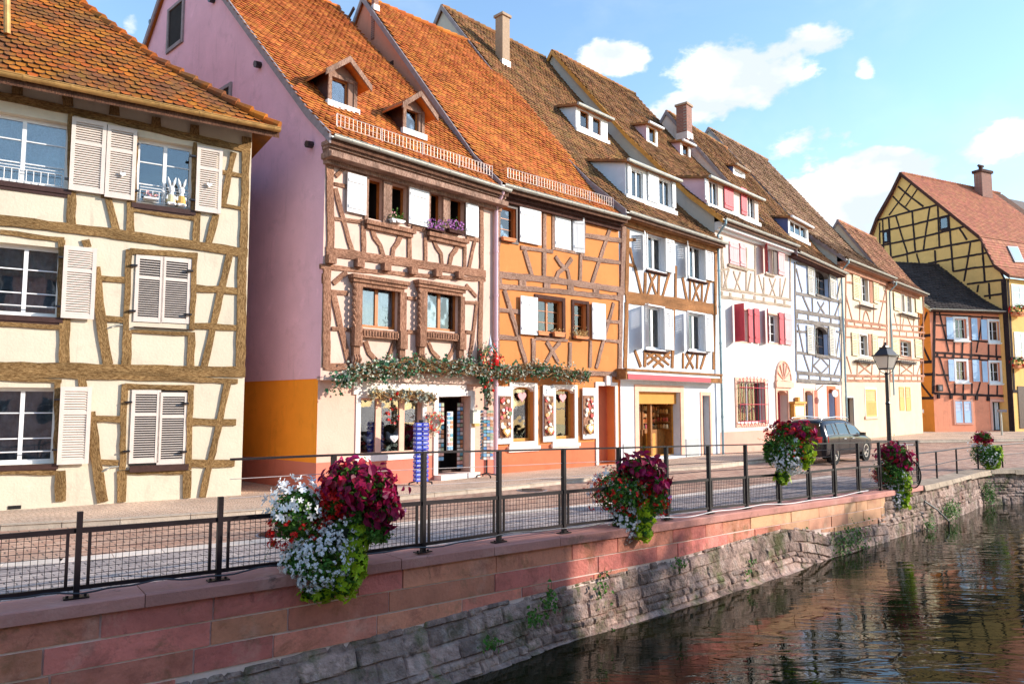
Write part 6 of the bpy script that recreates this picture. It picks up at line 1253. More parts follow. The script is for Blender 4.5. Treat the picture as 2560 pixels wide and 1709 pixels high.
for i,(b,zt,zm,zb) in enumerate(FB):
    d=dirn(i); m=np.array([d[1],-d[0],0]); g=MB(); w,t_=.024,.030
    g.box8([b+d*s1*w+m*s2*t_ for s1,s2 in ((-1,-1),(1,-1),(1,1),(-1,1))]+[np.array([*(b+d*s1*w+m*s2*t_)[:2],zt]) for s1,s2 in ((-1,-1),(1,-1),(1,1),(-1,1))]); po=g.build('post','rail',railing)
    g=MB(); bb=b+Z3*.001; g.box8([bb+d*s1*.10+m*s2*.05 for s1,s2 in ((-1,-1),(1,-1),(1,1),(-1,1))]+[bb+Z3*.012+d*s1*.10+m*s2*.05 for s1,s2 in ((-1,-1),(1,-1),(1,1),(-1,1))])
    for s in (-.07,.07): g.tube([bb+d*s,bb+d*s+Z3*.028],.012,6)
    g.build('base_plate','rail',po)
for i in range(len(FB)-1):
    (a,at,am,ab),(b,bt,bm,bb)=FB[i],FB[i+1]; A=lambda z,p=a: np.array([p[0],p[1],z]); B_=lambda z,p=b: np.array([p[0],p[1],z])
    d=(b-a)*[1,1,0]; L_=np.linalg.norm(d); d/=L_; tt=(.03/L_)
    g=MB(); bar(g,A(am)+d*.026,B_(bm)-d*.026,.035,.045); g.build('mid_rail','rail',railing)
    g=MB(); bar(g,A(ab)+d*.026,B_(bb)-d*.026,.03,.035); g.build('bottom_rail','rail',railing)
    g=MB(); e=.085
    P0=lambda s,z: np.array([*(a+d*s)[:2],z]); zl=lambda s,z0,z1: z0+(z1-z0)*s/L_
    for s in (e,L_-e): bar_=[P0(s,zl(s,ab,bb)+.018),P0(s,zl(s,am,bm)-.023)]; m=np.array([d[1],-d[0],0]); g.box8([bar_[0]+d*x*.013+m*y*.012 for x,y in ((-1,-1),(1,-1),(1,1),(-1,1))]+[bar_[1]+d*x*.013+m*y*.012 for x,y in ((-1,-1),(1,-1),(1,1),(-1,1))])
    nv=int((L_-2*e)/.052)
    for k in range(1,nv): s=e+(L_-2*e)*k/nv; g.tube([P0(s,zl(s,ab,bb)+.017),P0(s,zl(s,am,bm)-.022)],.0031,3,cap=False)
    nh=int((am-ab)/.052)
    for k in range(1,nh):
        f_=k/nh; g.tube([P0(e,zl(e,ab,bb)*(1-f_)+zl(e,am,bm)*f_),P0(L_-e,zl(L_-e,ab,bb)*(1-f_)+zl(L_-e,am,bm)*f_)],.0031,3,cap=False)
    g.build('mesh_panel','rail',railing)
    if i>=3:
        g=MB(); bar(g,A(at)+d*(-.024),B_(bt)+d*.024,.05,.022); g.build('top_rail','rail',railing)
        for q in ((.35,.67) if i<8 else (.25,.5,.75)):
            g=MB(); g.tube([A(am+(at-am)*q),B_(bm+(bt-bm)*q)],.004 if i<8 else .006,4); g.build('tension_wire','guard' if i<8 else 'rail',railing)
# the free left end of the handrail
p3=FB[3]; dd=(FB[3][0]-FB[2][0])*[1,1,0]; xe=p3[0]-dd*.93; r_=ray(588,1140); g=MB(); bar(g,np.array([xe[0],xe[1],p3[1]]),np.array([p3[0][0],p3[0][1],p3[1]]),.05,.022); g.build('top_rail','rail',railing)
for q in (.35,.67):
    z=p3[2]+(p3[1]-p3[2])*q; g=MB(); g.tube([(xe[0],xe[1],z),(p3[0][0],p3[0][1],z)],.004,4); g.build('tension_wire','guard',railing)
# lower railing at the bend
rl=thing('low_railing',tuple(ground(2400,1185,-.12)*[1,1,0]),'low single-bar railing along the far bend of the quay','railing'); RP=[(2343,1196,1128,1160),(2393,1184,1121,1150),(2446,1173,1115,1141),(2507,1168,1111,1136),(2575,1163,1106,1130)]; prev=(FB[-1][0],heightz(FB[-1][0],2298,1133),heightz(FB[-1][0],2298,1167))
for x,yb,yt,ym in RP:
    b=ground(x,yb,-.15); zt,zm=heightz(b,x,yt),heightz(b,x,ym); g=MB(); g.tube([b,(b[0],b[1],zt)],.025,8); g.build('post','rail',rl)
    g=MB(); g.tube([(prev[0][0],prev[0][1],prev[1]),(b[0],b[1],zt)],.02,6); g.build('top_bar','rail',rl); g=MB(); g.tube([(prev[0][0],prev[0][1],prev[2]),(b[0],b[1],zm)],.014,6); g.build('middle_bar','rail',rl); prev=(b,zt,zm)
# cables tied along the foot of the railing
def cable(x0,x1,m,label,dz,r_,sag,fr=.03):
    ts=[]; 
    xs=np.linspace(x0,x1,60); pts=[]
    bx=[p[0] for p in POST]; 
    for x in xs:
        i=float(np.interp(x,[bx[0]-355]+bx,range(len(bx)+1))); k=int(min(i,len(FB)-2)); f_=i-k; b=FB[k][0]*(1-f_)+FB[k+1][0]*f_; z=FB[k][3]*(1-f_)+FB[k+1][3]*f_; d=dirn(k); m_=np.array([d[1],-d[0],0])
        pts.append(np.array([b[0],b[1],z])+m_*(.035+fr)+Z3*(dz+sag*math.sin(x*.021)+sag*.6*math.sin(x*.05+1)))
    o=thing('cable',tuple(pts[30]),label,'cable'); g=MB(); g.tube(pts,r_,5); g.build('cable_sheath',m,o)
cable(-200,1500,'iron','black cable running along the foot of the near railing',-.02,.009,.014); cable(1600,2160,'wframe','white cable looped along the foot of the far railing',-.05,.008,.02,.06)
# ---- flower baskets
def basket(xc,depth_x,blobs,label,den=1.5,front=.22,fs=1.25):
    """blobs: kind, cx, cy, rx, ry in photograph pixels; every blob is a round tuft with its own depth"""
    i=float(np.interp(depth_x,[p[0] for p in POST],range(1,len(FB)))); k=int(min(i,len(FB)-2)); f_=i-k; b=FB[k][0]*(1-f_)+FB[k+1][0]*f_; d=dirn(k); m_=np.array([d[1],-d[0],0]); c0=b+m_*front
    D=c0[1]; s=D/(FPX*1.0); o=thing('flower_basket',(c0[0],c0[1],float(b[2])+.2),label,'flower basket','hanging flower baskets on the canal railing')
    V={}; view=np.array([c0[0],c0[1],0]); view/=np.linalg.norm(view); side=np.array([view[1],-view[0],0]); sl=s*np.linalg.norm([c0[0],c0[1]])/c0[1] if 0 else s
    def P3_(x,y): r_=ray(x,y); kk=((c0-CAM)@view)/(r_@view); return CAM+r_*kk
    zmin=9
    for bl in blobs:
        kind,cx,cy,rx,ry,n=bl[:6]; c=P3_(cx,cy); e=(P3_(cx+rx,cy)-c)@side; h=(P3_(cx,cy-ry)-c)[2]; dz=min(e,h*1.2) if len(bl)<7 else bl[6]*e; n=int(n*den); zmin=min(zmin,c[2]-h)
        u=nr.normal(0,1,(n,3)); u/=np.linalg.norm(u,axis=1,keepdims=True); rad=nr.uniform(.80,1.06,(n,1))*(1+(nr.uniform(0,1,(n,1))>.93)*nr.uniform(0,.22,(n,1))); P_=c+side*(u[:,0:1]*e*rad)+Z3*(u[:,2:3]*h*rad)-view*(u[:,1:2]*dz*rad)
        N_=side*u[:,0:1]*h+Z3*u[:,2:3]*e-view*u[:,1:2]*h; N_/=np.linalg.norm(N_,axis=1,keepdims=True)
        # bulk of dark foliage inside each tuft
        V.setdefault(kind,[]).append((P_,N_,c,e,h,dz))
    def part(name,m,tpl,items,sc,tilt,upv,lift=0.):
        g=MB(); sc=sc*fs
        for P_,N_ in items:
            N2=N_+nr.normal(0,tilt,N_.shape); U=nr.normal(0,.5,N_.shape)+upv; g.scatter(*tpl,P_+N_*lift*nr.uniform(-1.2,3,(len(P_),1)),N2,U,nr.uniform(sc*.6,sc*1.3,len(P_)))
        return g.build(name,m,o,kind='stuff')
    cl={}
    for kind,L_ in V.items():
        its=[(a,b) for a,b,*_ in L_]
        if kind=='cole': part('coleus_leaves','cole',LEAF,its,.100,.6,np.array([0,0,-.5]),.025)
        elif kind=='lime': part('lime_leaves','lime',IVY,its,.085,.35,np.array([0,0,-1.]),.01)
        elif kind=='leaf': part('green_leaves','leaf',LEAF,its,.040,.7,np.array([0,0,.2]),0)
        elif kind=='pet': part('petunia_flowers','whf',FLO,its,.038,.35,np.zeros(3),.03)
        elif kind=='vio': part('violet_flowers','vio',FLO,its,.020,.35,np.zeros(3),.03)
        elif kind=='red':
            it2=[]
            for a,b2 in its:      # geranium heads: florets gathered in small balls
                q=nr.normal(0,1,(len(a)*8,3)); q/=np.linalg.norm(q,axis=1,keepdims=True); it2.append((np.repeat(a+b2*.05,8,0)+q*.03,q+np.repeat(b2,8,0)*.5))
            part('red_flowers','redf',DISC,it2,.017,.3,np.zeros(3),0)
        elif kind=='rsm': part('small_red_flowers','redf',FLO,its,.022,.4,np.zeros(3),.02)
        elif kind=='wsm':
            it2=[]
            for a,b2 in its:
                q=nr.normal(0,1,(len(a)*5,3)); q/=np.linalg.norm(q,axis=1,keepdims=True); it2.append((np.repeat(a+b2*.035,5,0)+q*.016,q*.6+np.repeat(b2,5,0)))
            part('small_white_flowers','whf',DISC,it2,.0125,.25,np.zeros(3),0)
    g=MB()                        # inner foliage under every tuft, so that gaps show leaves and stems
    for kind,L_ in V.items():
        if kind in('pet','vio','red','rsm'): continue
        for P_,N_,c,e,h,dz in L_:
            n=int(420*den*min(2.2,(e*h)/.03+.25)); u=nr.normal(0,1,(n,3)); u/=np.linalg.norm(u,axis=1,keepdims=True); rr=nr.uniform(.45,.93,(n,1)); Q=c+side*(u[:,0:1]*e*rr)+Z3*(u[:,2:3]*h*rr)-view*(u[:,1:2]*dz*rr); g.scatter(*LEAF,Q,u+nr.normal(0,.5,u.shape),nr.normal(0,1,u.shape),nr.uniform(.03,.06,n))
    g.build('inner_foliage','leaf',o,kind='stuff')
    g=MB()                        # stray stems and trailing shoots
    for i in range(26):
        kind=rnd.choice(list(V)); P_,N_,c,e,h,dz=rnd.choice(V[kind]); u_=rnd.randrange(len(P_)); p=P_[u_]; q=p+N_[u_]*e*rnd.uniform(.25,.7)+Z3*h*rnd.uniform(-.5,.35); g.tube([c,p,(p+q)/2+Z3*.01,q],.0022*fs,3)
        for j in range(4): a_=p+(q-p)*(j+1)/4; g.scatter(*LEAF,[a_],[N_[u_]+nr.normal(0,.5,3)],[nr.normal(0,1,3)],[.028*fs])
    g.build('trailing_stems','leaf',o,kind='stuff')
    g=MB(); c=P3_(xc[0],xc[1]); w=xc[2]*s; g.lathe((c[0],c[1],c[2]-w*.5),[(w*.3,-w*.3),(w*.5,.0),(w*.55,w*.4),(w*.4,w*.42)],12); bx=g.build('basket_pot','soil',o); 
    g=MB(); g.tube([b+Z3*.95,c+Z3*w*.2],.015,5); g.tube([b+Z3*.5,c-Z3*w*.3],.015,5); g.build('bracket','iron',o)
basket((845,1310,70),800,[('leaf',745,1285,64,66,420),('pet',745,1265,68,62,110),('red',738,1322,60,40,44),('red',838,1248,38,44,70),('leaf',838,1255,34,44,160),('cole',900,1222,90,52,250),('cole',950,1268,46,48,90),('cole',875,1195,55,40,80),('wsm',800,1390,74,78,330),('wsm',850,1330,40,46,110),('wsm',745,1400,38,40,80),('leaf',880,1285,36,36,120),('lime',885,1365,34,74,95),('lime',860,1440,40,44,70),('lime',800,1482,50,14,28),('leaf',940,1325,34,34,220),('vio',980,1282,14,20,16),('pet',868,1290,16,10,3)],'largest and nearest flower basket, magenta leaves over white petunias and lime trailers',1.5,fs=1.08)
basket((1580,1240,42),1575,[('leaf',1550,1228,66,54,420),('rsm',1545,1228,72,58,170),('red',1565,1218,56,34,16),('pet',1545,1188,46,24,22),('pet',1492,1228,12,26,12),('cole',1598,1168,50,26,110),('cole',1640,1200,24,34,46),('leaf',1640,1245,26,42,130),('rsm',1645,1245,26,44,36),('pet',1630,1215,26,20,9),('wsm',1562,1300,34,50,190),('wsm',1578,1240,34,36,80),('lime',1614,1275,20,54,52),('lime',1608,1325,22,18,22),('vio',1665,1245,6,16,8)],'second flower basket from the left with many small red blooms and a magenta crown')
basket((1975,1110,34),1949,[('leaf',1962,1112,52,40,360),('red',1965,1088,52,22,40),('rsm',1990,1120,46,34,60),('cole',2000,1078,34,22,70),('cole',1965,1072,30,16,40),('wsm',1970,1145,38,40,240),('lime',2012,1128,22,36,60),('lime',1955,1190,18,20,30),('leaf',1925,1130,18,30,90),('pet',1970,1105,40,26,12)],'third flower basket, in front of the parked car, red blooms over a white cascade')
basket((2232,1165,30),2225,[('leaf',2228,1182,44,40,360),('cole',2234,1132,42,24,120),('cole',2262,1152,20,22,40),('rsm',2214,1188,34,24,50),('red',2215,1190,28,20,22),('pet',2205,1175,26,24,26),('wsm',2232,1235,27,36,200),('lime',2260,1210,18,42,64),('lime',2250,1258,20,12,24),('wsm',2248,1195,22,20,50)],'fourth flower basket, below the street lamp, wide magenta crown')
basket((2462,1128,24),2297,[('leaf',2460,1135,36,32,300),('cole',2457,1092,24,13,50),('red',2452,1102,24,9,20),('rsm',2452,1130,20,18,26),('wsm',2470,1140,26,28,140),('pet',2440,1120,22,20,16),('lime',2492,1138,15,28,46),('lime',2475,1165,16,10,20)],'farthest and smallest flower basket, at the bend of the canal') if False else None
# the far basket hangs on the low railing
def basket5():
    global FB,POST
    sF,sP=FB,POST; b=ground(2446,1173,-.15); b2=ground(2507,1168,-.15); FB=[(b-(b2-b),0,0,0),(b,0,0,0),(b2,0,0,0)]; POST=[(2446,0,0),(2507,0,0)]
    basket((2462,1128,24),2460,[('leaf',2460,1135,36,32,300),('cole',2457,1092,24,13,50),('red',2452,1102,24,9,20),('rsm',2452,1130,20,18,26),('wsm',2470,1140,26,28,140),('pet',2440,1120,22,20,16),('lime',2492,1138,15,28,46),('lime',2475,1165,16,10,20)],'farthest and smallest flower basket, at the bend of the canal',front=.15); FB,POST=sF,sP
basket5()

for x,y,lb in ((1330,1225,'round cast-iron manhole cover in the paving near the shop'),(700,1335,'round manhole cover in the near roadway')):
    b=ground(x,y,ZS); o=thing('manhole_cover',(b[0],b[1],ZS),lb,'manhole cover'); g=MB(); g.lathe((b[0],b[1],ZS-.01),[(.36,0),(.36,.018),(.33,.020)],24); g.build('rim','verge',o); g=MB(); g.lathe((b[0],b[1],ZS+.006),[(.32,0),(.32,.008)],24)
    for i in range(-3,4): g.box((b[0]-.24,b[1]+i*.08-.02,ZS+.014),(b[0]+.24,b[1]+i*.08+.02,ZS+.018))
    g.build('plate','iron',o)
# ================================================================= street furniture, car, shop displays
# ---- street lamp
b=ground(2228,1208,-.09); o=thing('street_lamp',tuple(b),'black cast-iron street lamp with a four-sided lantern between railing and road','street lamp'); sc=b[1]/FPX
zl=lambda y: EYE+ray(2228,y)[2]*b[1]/ray(2228,y)[1]; zt=zl(859); zg=zl(890); zgb=zl(921)
g=MB(); g.lathe(tuple(b),[(.16,0),(.16,.12),(.12,.16),(.11,.5),(.13,.52),(.075,.6),(.065,.9),(.08,.93),(.055,1.0),(.05,2.0),(.06,2.03),(.045,2.08),(.04,zgb-b[2]-.16),(.06,zgb-b[2]-.14),(.035,zgb-b[2]-.1)],14); g.build('post','iron',o,smooth=False)
def frustum(g,z0,w0,z1,w1,mi=0,rot=.5):
    c=math.cos(rot);s_=math.sin(rot); f=lambda w,z:[(b[0]+(x*c-y*s_)*w,b[1]+(x*s_+y*c)*w,z) for x,y in ((-1,-1),(1,-1),(1,1),(-1,1))]; g.box8(f(w0,z0)+f(w1,z1),mi); return f
wt,wb=.215,.125
g=MB(); frustum(g,zgb-.03,wb*1.05,zgb,wb*1.05); fr=frustum(g,zg,wt*1.12,zg+.025,wt*1.12); frustum(g,zg+.025,wt*.95,zg+.20,wt*.45); frustum(g,zg+.20,wt*.5,zg+.23,wt*.5); frustum(g,zg+.23,wt*.28,zg+.27,wt*.22)
g.lathe((b[0],b[1],zg+.27),[(.04,0),(.05,.02),(.02,.04),(.03,.07),(.004,max(.1,zt-zg-.27))],8)
A,B_=fr(wb,zgb),fr(wt,zg)
for p,q in zip(A,B_): g.tube([p,q],.012,5)
for i in range(4): g.tube([A[i],A[(i+1)%4]],.012,5)
for i in range(4): q=np.array(A[i]); c=np.array([b[0],b[1],zgb-.16]); g.tube([q,(q+c)/2+(q-c)*[.25,.25,0],c],.010,5)
g.build('lantern_frame','iron',o); g=MB(); frustum(g,zgb+.01,wb*.93,zg-.01,wt*.93); g.build('lantern_glass',mat('frosted_glass',(.80,.74,.66),rough=.25,var=.05,bump=0,spec=.6,trans=.5),o)
# ---- car
def car():
    R0,F0=ground(2090,1156,ZS),ground(2167,1146,ZS); d=(F0-R0)*[1,1,0]; wb_=np.linalg.norm(d); d/=wb_; m=np.array([-d[1],d[0],0])       # m: away from the canal
    o=thing('parked_car',tuple((R0+F0)/2+m*.8),'dark grey people carrier parked with its rear towards the camera','car'); W2=.80; ZK=.86
    M['paint']=mat('dark_grey_car_paint',(.022,.020,.024),rough=.2,var=.1,bump=0,spec=.7,metal=.5); M['carglass']=mat('tinted_car_glass',(.010,.014,.016),rough=.06,var=.1,bump=0,spec=.9); M['tyre']=mat('black_rubber',(.012,.012,.012),rough=.85,bump=.2); M['alloy']=mat('silver_alloy',(.6,.58,.55),rough=.3,var=.05,bump=0,metal=.8); M['lamp']=mat('red_tail_lamp',(.62,.02,.015),rough=.15,var=.1,bump=0,spec=.8); M['chrome']=mat('roof_rail_silver',(.75,.7,.62),rough=.25,bump=0,metal=.8)
    org=R0+m*W2; X=lambda x,y,z: org+d*(x if x>-.2 else x*.86)*1.0+m*y*.89+np.array([0,0,z*ZK])   # x forward from the rear axle, y to the left side, z up
    st=[ # x, half width low, half width belt, roof half width, sill z, belt z, roof z
     (-.86,.70,.72,.60,.42,.95,1.02),(-.84,.80,.82,.64,.30,.98,1.12),(-.78,.86,.88,.64,.24,1.02,1.50),(-.70,.88,.90,.66,.22,1.04,1.66),(-.45,.89,.91,.68,.20,1.06,1.71),(0,.90,.92,.69,.20,1.07,1.74),(.9,.90,.92,.69,.20,1.06,1.75),(1.6,.90,.92,.68,.20,1.03,1.72),(2.05,.90,.92,.66,.20,1.01,1.64),(2.45,.90,.91,.64,.20,.99,1.42),(2.85,.89,.90,.66,.20,.98,1.12),(3.1,.88,.89,.66,.21,.93,1.00),(3.4,.85,.86,.62,.24,.84,.90),(3.62,.76,.78,.55,.30,.70,.76),(3.72,.60,.62,.45,.36,.55,.60)]
    def ring(s):
        x,wl,wb2,wr,zs,zb,zr=s; return [(wl*.94,zs),(wl,zs+.12),(wl*1.0,zs+(zb-zs)*.5),(wb2,zb-.05),(wb2*.985,zb),(wr+(wb2-wr)*.18,zb+(zr-zb)*.82),(wr*.86,zr-.02),(wr*.5,zr+.012),(0,zr+.02)]
    rings=[ring(s) for s in st]; g=MB(); n=9; V=[]
    for s,rg in zip(st,rings):
        V+= [X(s[0],-y,z) for y,z in rg]+[X(s[0],y,z) for y,z in rg[::-1][1:]]
    k=2*n-1; F=[]
    for i in range(len(st)-1):
        for j in range(k-1): F.append((i*k+j,(i+1)*k+j,(i+1)*k+j+1,i*k+j+1))
        F.append((i*k+k-1,(i+1)*k+k-1,(i+1)*k,i*k))
    F+= [tuple(range(k)),tuple(range((len(st)-1)*k,len(st)*k))[::-1]]; g.add(V,F); body=g.build('body','paint',o,smooth=True)
    md=body.modifiers.new('s','SUBSURF'); md.levels=1; md.render_levels=1
    def sidept(x,t,e=.012,sg=-1):      # t: 0 belt .. 1 under the roof
        s=[np.interp(x,[q[0] for q in st],[q[i] for q in st]) for i in range(7)]; rg=ring((x,*s[1:])); a,b_=np.array(rg[4]),np.array(rg[5]); p=a+(b_-a)*t; return X(x,sg*(p[0]+e),p[1])
    for sg in (-1,1):
        for q in ([(-.62,.12),(-.05,.12),(-.05,.86),(-.48,.86)],[(.02,.12),(.28,.12),(.26,.88),(-.0,.88)],[(.36,.12),(1.22,.12),(1.16,.90),(.34,.90)],[(1.32,.12),(2.42,.12),(2.08,.80),(1.26,.92)]):
            g=MB(); f=[sidept(x,t,.012,sg) for x,t in q]; b2=[sidept(x,t,-.03,sg) for x,t in q]; g.box8(f+b2); g.build('side_window','carglass',o)
            g=MB(); g.tube([sidept(x,t,.014,sg) for x,t in q+q[:1]],.010,4); g.build('window_trim','chrome',o)
        g=MB(); g.tube([X(x,sg*.60,z) for x,z in ((-.55,1.71),(-.45,1.78),(.8,1.82),(1.7,1.77),(1.85,1.70))],.022,6); g.build('roof_rail','chrome',o)
        g=MB(); g.box8([X(a,sg*b_,c) for c in (.78,1.05) for a,b_ in ((-.855,.52),(-.855,.74),(-.62,.915),(-.60,.80))]); g.build('tail_lamp','lamp',o)
        g=MB(); g.box8([X(a,sg*b_,c) for c in (1.02,1.16) for a,b_ in ((2.10,.92),(2.14,1.12),(2.26,1.12),(2.28,.92))]); g.build('door_mirror','paint',o)
        for x in (.78,1.5): g=MB(); g.tube([X(x-.09,sg*.935,.93),X(x+.09,sg*.935,.93)],.018,6); g.build('door_handle','chrome',o)
        for x in (.31,1.26): g=MB(); g.tube([X(x,sg*.918,.35),X(x,sg*.925,.7),X(x,sg*.922,1.03)],.004,3); g.build('door_gap','tyre',o)
        g=MB(); g.tube([X(.35,sg*.93,.50),X(2.2,sg*.93,.50)],.018,4); g.build('side_moulding','tyre',o)
        for x in (0,wb_):
            g=MB(); c0,c1=X(x,sg*.89,.36),X(x,sg*.64,.36); ax=(c1-c0)/np.linalg.norm(c1-c0)
            def disc(g,p,prof,kk=20,mi=0):
                V=[];F=[]
                for r_,a_ in prof:
                    for j in range(kk): th=2*math.pi*j/kk; V.append(p+ax*a_+d*r_*math.cos(th)+Z3*r_*math.sin(th))
                for i in range(len(prof)-1):
                    for j in range(kk): F.append((i*kk+j,i*kk+(j+1)%kk,(i+1)*kk+(j+1)%kk,(i+1)*kk+j))
                F.append(tuple(range((len(prof)-1)*kk,len(prof)*kk))); g.add(V,F,mi)
            disc(g,c0,[(.22,.0),(.30,-.012),(.335,.02),(.335,.21),(.2,.22)]); w=g.build('wheel','tyre',o)
            g=MB(); disc(g,c0,[(.235,-.004),(.22,.0),(.20,.05),(.02,.05)]); r1=g.build('rim_barrel','iron',w)
            g=MB()
            for j in range(5): th=2*math.pi*j/5+.3; a=c0+ax*.004; v=d*math.cos(th)+Z3*math.sin(th); t_=-d*math.sin(th)+Z3*math.cos(th); g.box8([a+v*.03-t_*.03,a+v*.03+t_*.03,a+v*.225+t_*.045,a+v*.225-t_*.045]+[p+ax*.03 for p in (a+v*.03-t_*.03,a+v*.03+t_*.03,a+v*.225+t_*.045,a+v*.225-t_*.045)])
            disc(g,c0-ax*.004,[(.05,0),(.05,.03),(.01,.03)],10); 
            for j in range(20): th=2*math.pi*j/20; th2=2*math.pi*(j+1)/20; q=lambda t_,r_: c0-ax*.006+(d*math.cos(t_)+Z3*math.sin(t_))*r_; g.box8([q(th,.21),q(th2,.21),q(th2,.24),q(th,.24)]+[p+ax*.02 for p in (q(th,.21),q(th2,.21),q(th2,.24),q(th,.24))])
            g.build('rim','alloy',w)
            g=MB(); disc(g,c0-ax*.006,[(.33,0),(.395,0),(.395,.1),(.33,.1)],24); g.build('wheel_arch','tyre',o)
    g=MB(); g.box8([X(-.80,y,z) for y,z in ((-.70,1.08),(.70,1.08))]+[X(-.72,y,z) for y,z in ((.62,1.58),(-.62,1.58))]+[X(-.74,y,z) for y,z in ((-.70,1.08),(.70,1.08))]+[X(-.66,y,z) for y,z in ((.62,1.58),(-.62,1.58))]); 
    rw=g.build('rear_window','carglass',o)
    for v in rw.data.vertices: v.co+=Vector(tuple(-d*.045))
    g=MB(); g.box8([X(a,y,z) for z in (.28,.56) for a,y in ((-.90,-.72),(-.90,.72),(-.78,.86),(-.78,-.86))]); g.build('bumper','paint',o)
    g=MB(); g.box8([X(a,y,z) for z in (.74,.85) for a,y in ((-.88,-.26),(-.88,.26),(-.84,.26),(-.84,-.26))]); g.build('number_plate','wframe',o)
car()
# ---- bicycle behind the railing
def bicycle():
    b=ground(2283,1222,-.10); o=thing('bicycle',tuple(b),'bicycle leaning behind the railing, only its handlebar showing above the flowers','bicycle'); v=np.array([b[0],b[1],0]); v/=np.linalg.norm(v); s_=np.array([v[1],-v[0],0]); b=b+v*.25
    for k in (0,1.02):
        c=b-v*0+(-s_)*k*.55+v*k*.85+Z3*.33; f=(-s_*.55+v*.85); f/=np.linalg.norm(f); ax=np.cross(f,Z3); g=MB(); pts=[c+f*.32*math.cos(a)+Z3*.32*math.sin(a) for a in np.linspace(0,2*math.pi,25)]; g.tube(pts,.016,5); w=g.build('wheel','tyre' ,o); g=MB()
        for a in np.linspace(0,2*math.pi,13)[:-1]: g.tube([c,c+f*.31*math.cos(a)+Z3*.31*math.sin(a)],.002,3)
        g.build('spokes','guard',w)
    f=(-s_*.55+v*.85); f/=np.linalg.norm(f); q=b; g=MB(); hub=q+Z3*.33; head=q+f*.18+Z3*.90; seat=q+f*.72+Z3*.85; bb=q+f*.52+Z3*.30; rear=q+f*1.03+Z3*.33
    for a,b_ in ((hub,head),(head,seat),(head,bb),(seat,bb),(seat,rear),(bb,rear)): g.tube([a,b_],.016,6)
    g.build('frame','iron',o); g=MB(); ax=np.cross(f,Z3); hb=head+Z3*.13; g.tube([head,hb],.014,6); g.tube([hb-ax*.29+f*.10,hb-ax*.16,hb+ax*.16,hb+ax*.29+f*.10],.012,6); h=g.build('handlebar','chrome',o); g=MB()
    for sg in (-1,1): g.tube([hb+ax*sg*.19+f*.02,hb+ax*sg*.29+f*.10],.020,6)
    g.build('grip','tyre',h); g=MB(); g.lathe(tuple(seat+Z3*.06),[(.02,0),(.09,.03),(.1,.06),(.04,.08)],8); g.build('saddle','tyre',o)
bicycle()
# ---- hydrant, posts, far odds and ends
b=ground(2366,1078,0); o=thing('fire_hydrant',tuple(b),'red pillar hydrant with a white band on a black foot','hydrant'); g=MB(); g.lathe(tuple(b),[(.26,0),(.26,.12),(.18,.3)],12); g.build('foot','iron',o); g=MB(); g.lathe(tuple(b),[(.17,.3),(.19,.42),(.19,.48)],12); g.lathe(tuple(b),[(.19,.58),(.25,.65),(.27,1.0),(.22,1.12),(.1,1.18)],12); g.build('body','lamp',o); g=MB(); g.lathe(tuple(b),[(.19,.48),(.2,.5),(.2,.58)],12); g.build('band','wframe',o); g=MB(); g.tube([b+np.array([.2,-.1,.8]),b+np.array([.38,-.2,.8])],.07,8); g.build('outlet','guard',o)
b=ground(2505,1087,0); o=thing('parking_post',tuple(b),'thin grey post with a small box on top near the right-hand door','post'); g=MB(); g.tube([b,b+Z3*1.45],.06,8); g.build('pole','zinc',o); g=MB(); g.box(b+np.array([-.14,-.12,1.45]),b+np.array([.32,.12,1.62])); g.build('box','verge',o)
b=ground(2305,1080,0); o=thing('marker_post',tuple(b),'dark post with a pale head at the corner of the cream house','post'); g=MB(); g.tube([b,b+Z3*1.35],.06,8); g.build('pole','verge',o); g=MB(); g.box(b+np.array([-.12,-.1,1.35]),b+np.array([.14,.1,1.6])); g.build('head','wst',o)
o=thing('wall_box',tuple(P9.w(.5,0,2.5)),'dark square box fixed to the corner timbers of the salmon house','box'); g=MB(); u0,z1=P9.at(1110,1030,0,'d3'); u1,z0=P9.at(1148,1077,0,'d3'); P9.box(g,u0,u1,0.03,.2,z0,z1); g.build('casing','iron',o); g=MB(); P9.box(g,u0+.1,u1-.1,.2,.22,z0+.1,z1-.1); g.build('cover','verge',o)
# menu box and hanging sign on the blue house
u0,z1=P6.at(100,1165,.2,'d3'); u1,z0=P6.at(178,1268,.2,'d3'); o=thing('menu_case',tuple(P6.w(u0,.1,z0)),'golden wooden menu case on the wall of the light blue house','menu case'); g=MB(); P6.box(g,u0,u1,.02,.2,z0,z1); P6.box(g,u0-.08,u1+.08,0,.28,z1,z1+.1); P6.box(g,(u0+u1)/2-.12,(u0+u1)/2+.12,.05,.2,z1+.1,z1+.3); g.build('case','gold',o); g=MB(); P6.box(g,u0+.15,u1-.15,.2,.21,z0+.12,z1-.12); g.build('menu_sheet','wframe',o)
u,z=P6.at(388,1075,.7,'d3'); o=thing('hanging_sign',tuple(P6.w(u,0,z)),'small white oval sign hanging from a curled iron bracket','sign'); g=MB(); g.tube([P6.w(u-.6,0,z+.35),P6.w(u-.1,.75,z+.35),P6.w(u,.95,z+.3)],.025,5); g.tube([P6.w(u-.6,0,z),P6.w(u-.4,.3,z+.3)],.02,5); g.build('bracket','iron',o); g=MB(); pts=[(u+.42*math.cos(a),z-.12+.17*math.sin(a)) for a in np.linspace(0,2*math.pi,17)[:-1]]; P6.poly(g,pts,.70,.74); g.build('board','wframe',o)
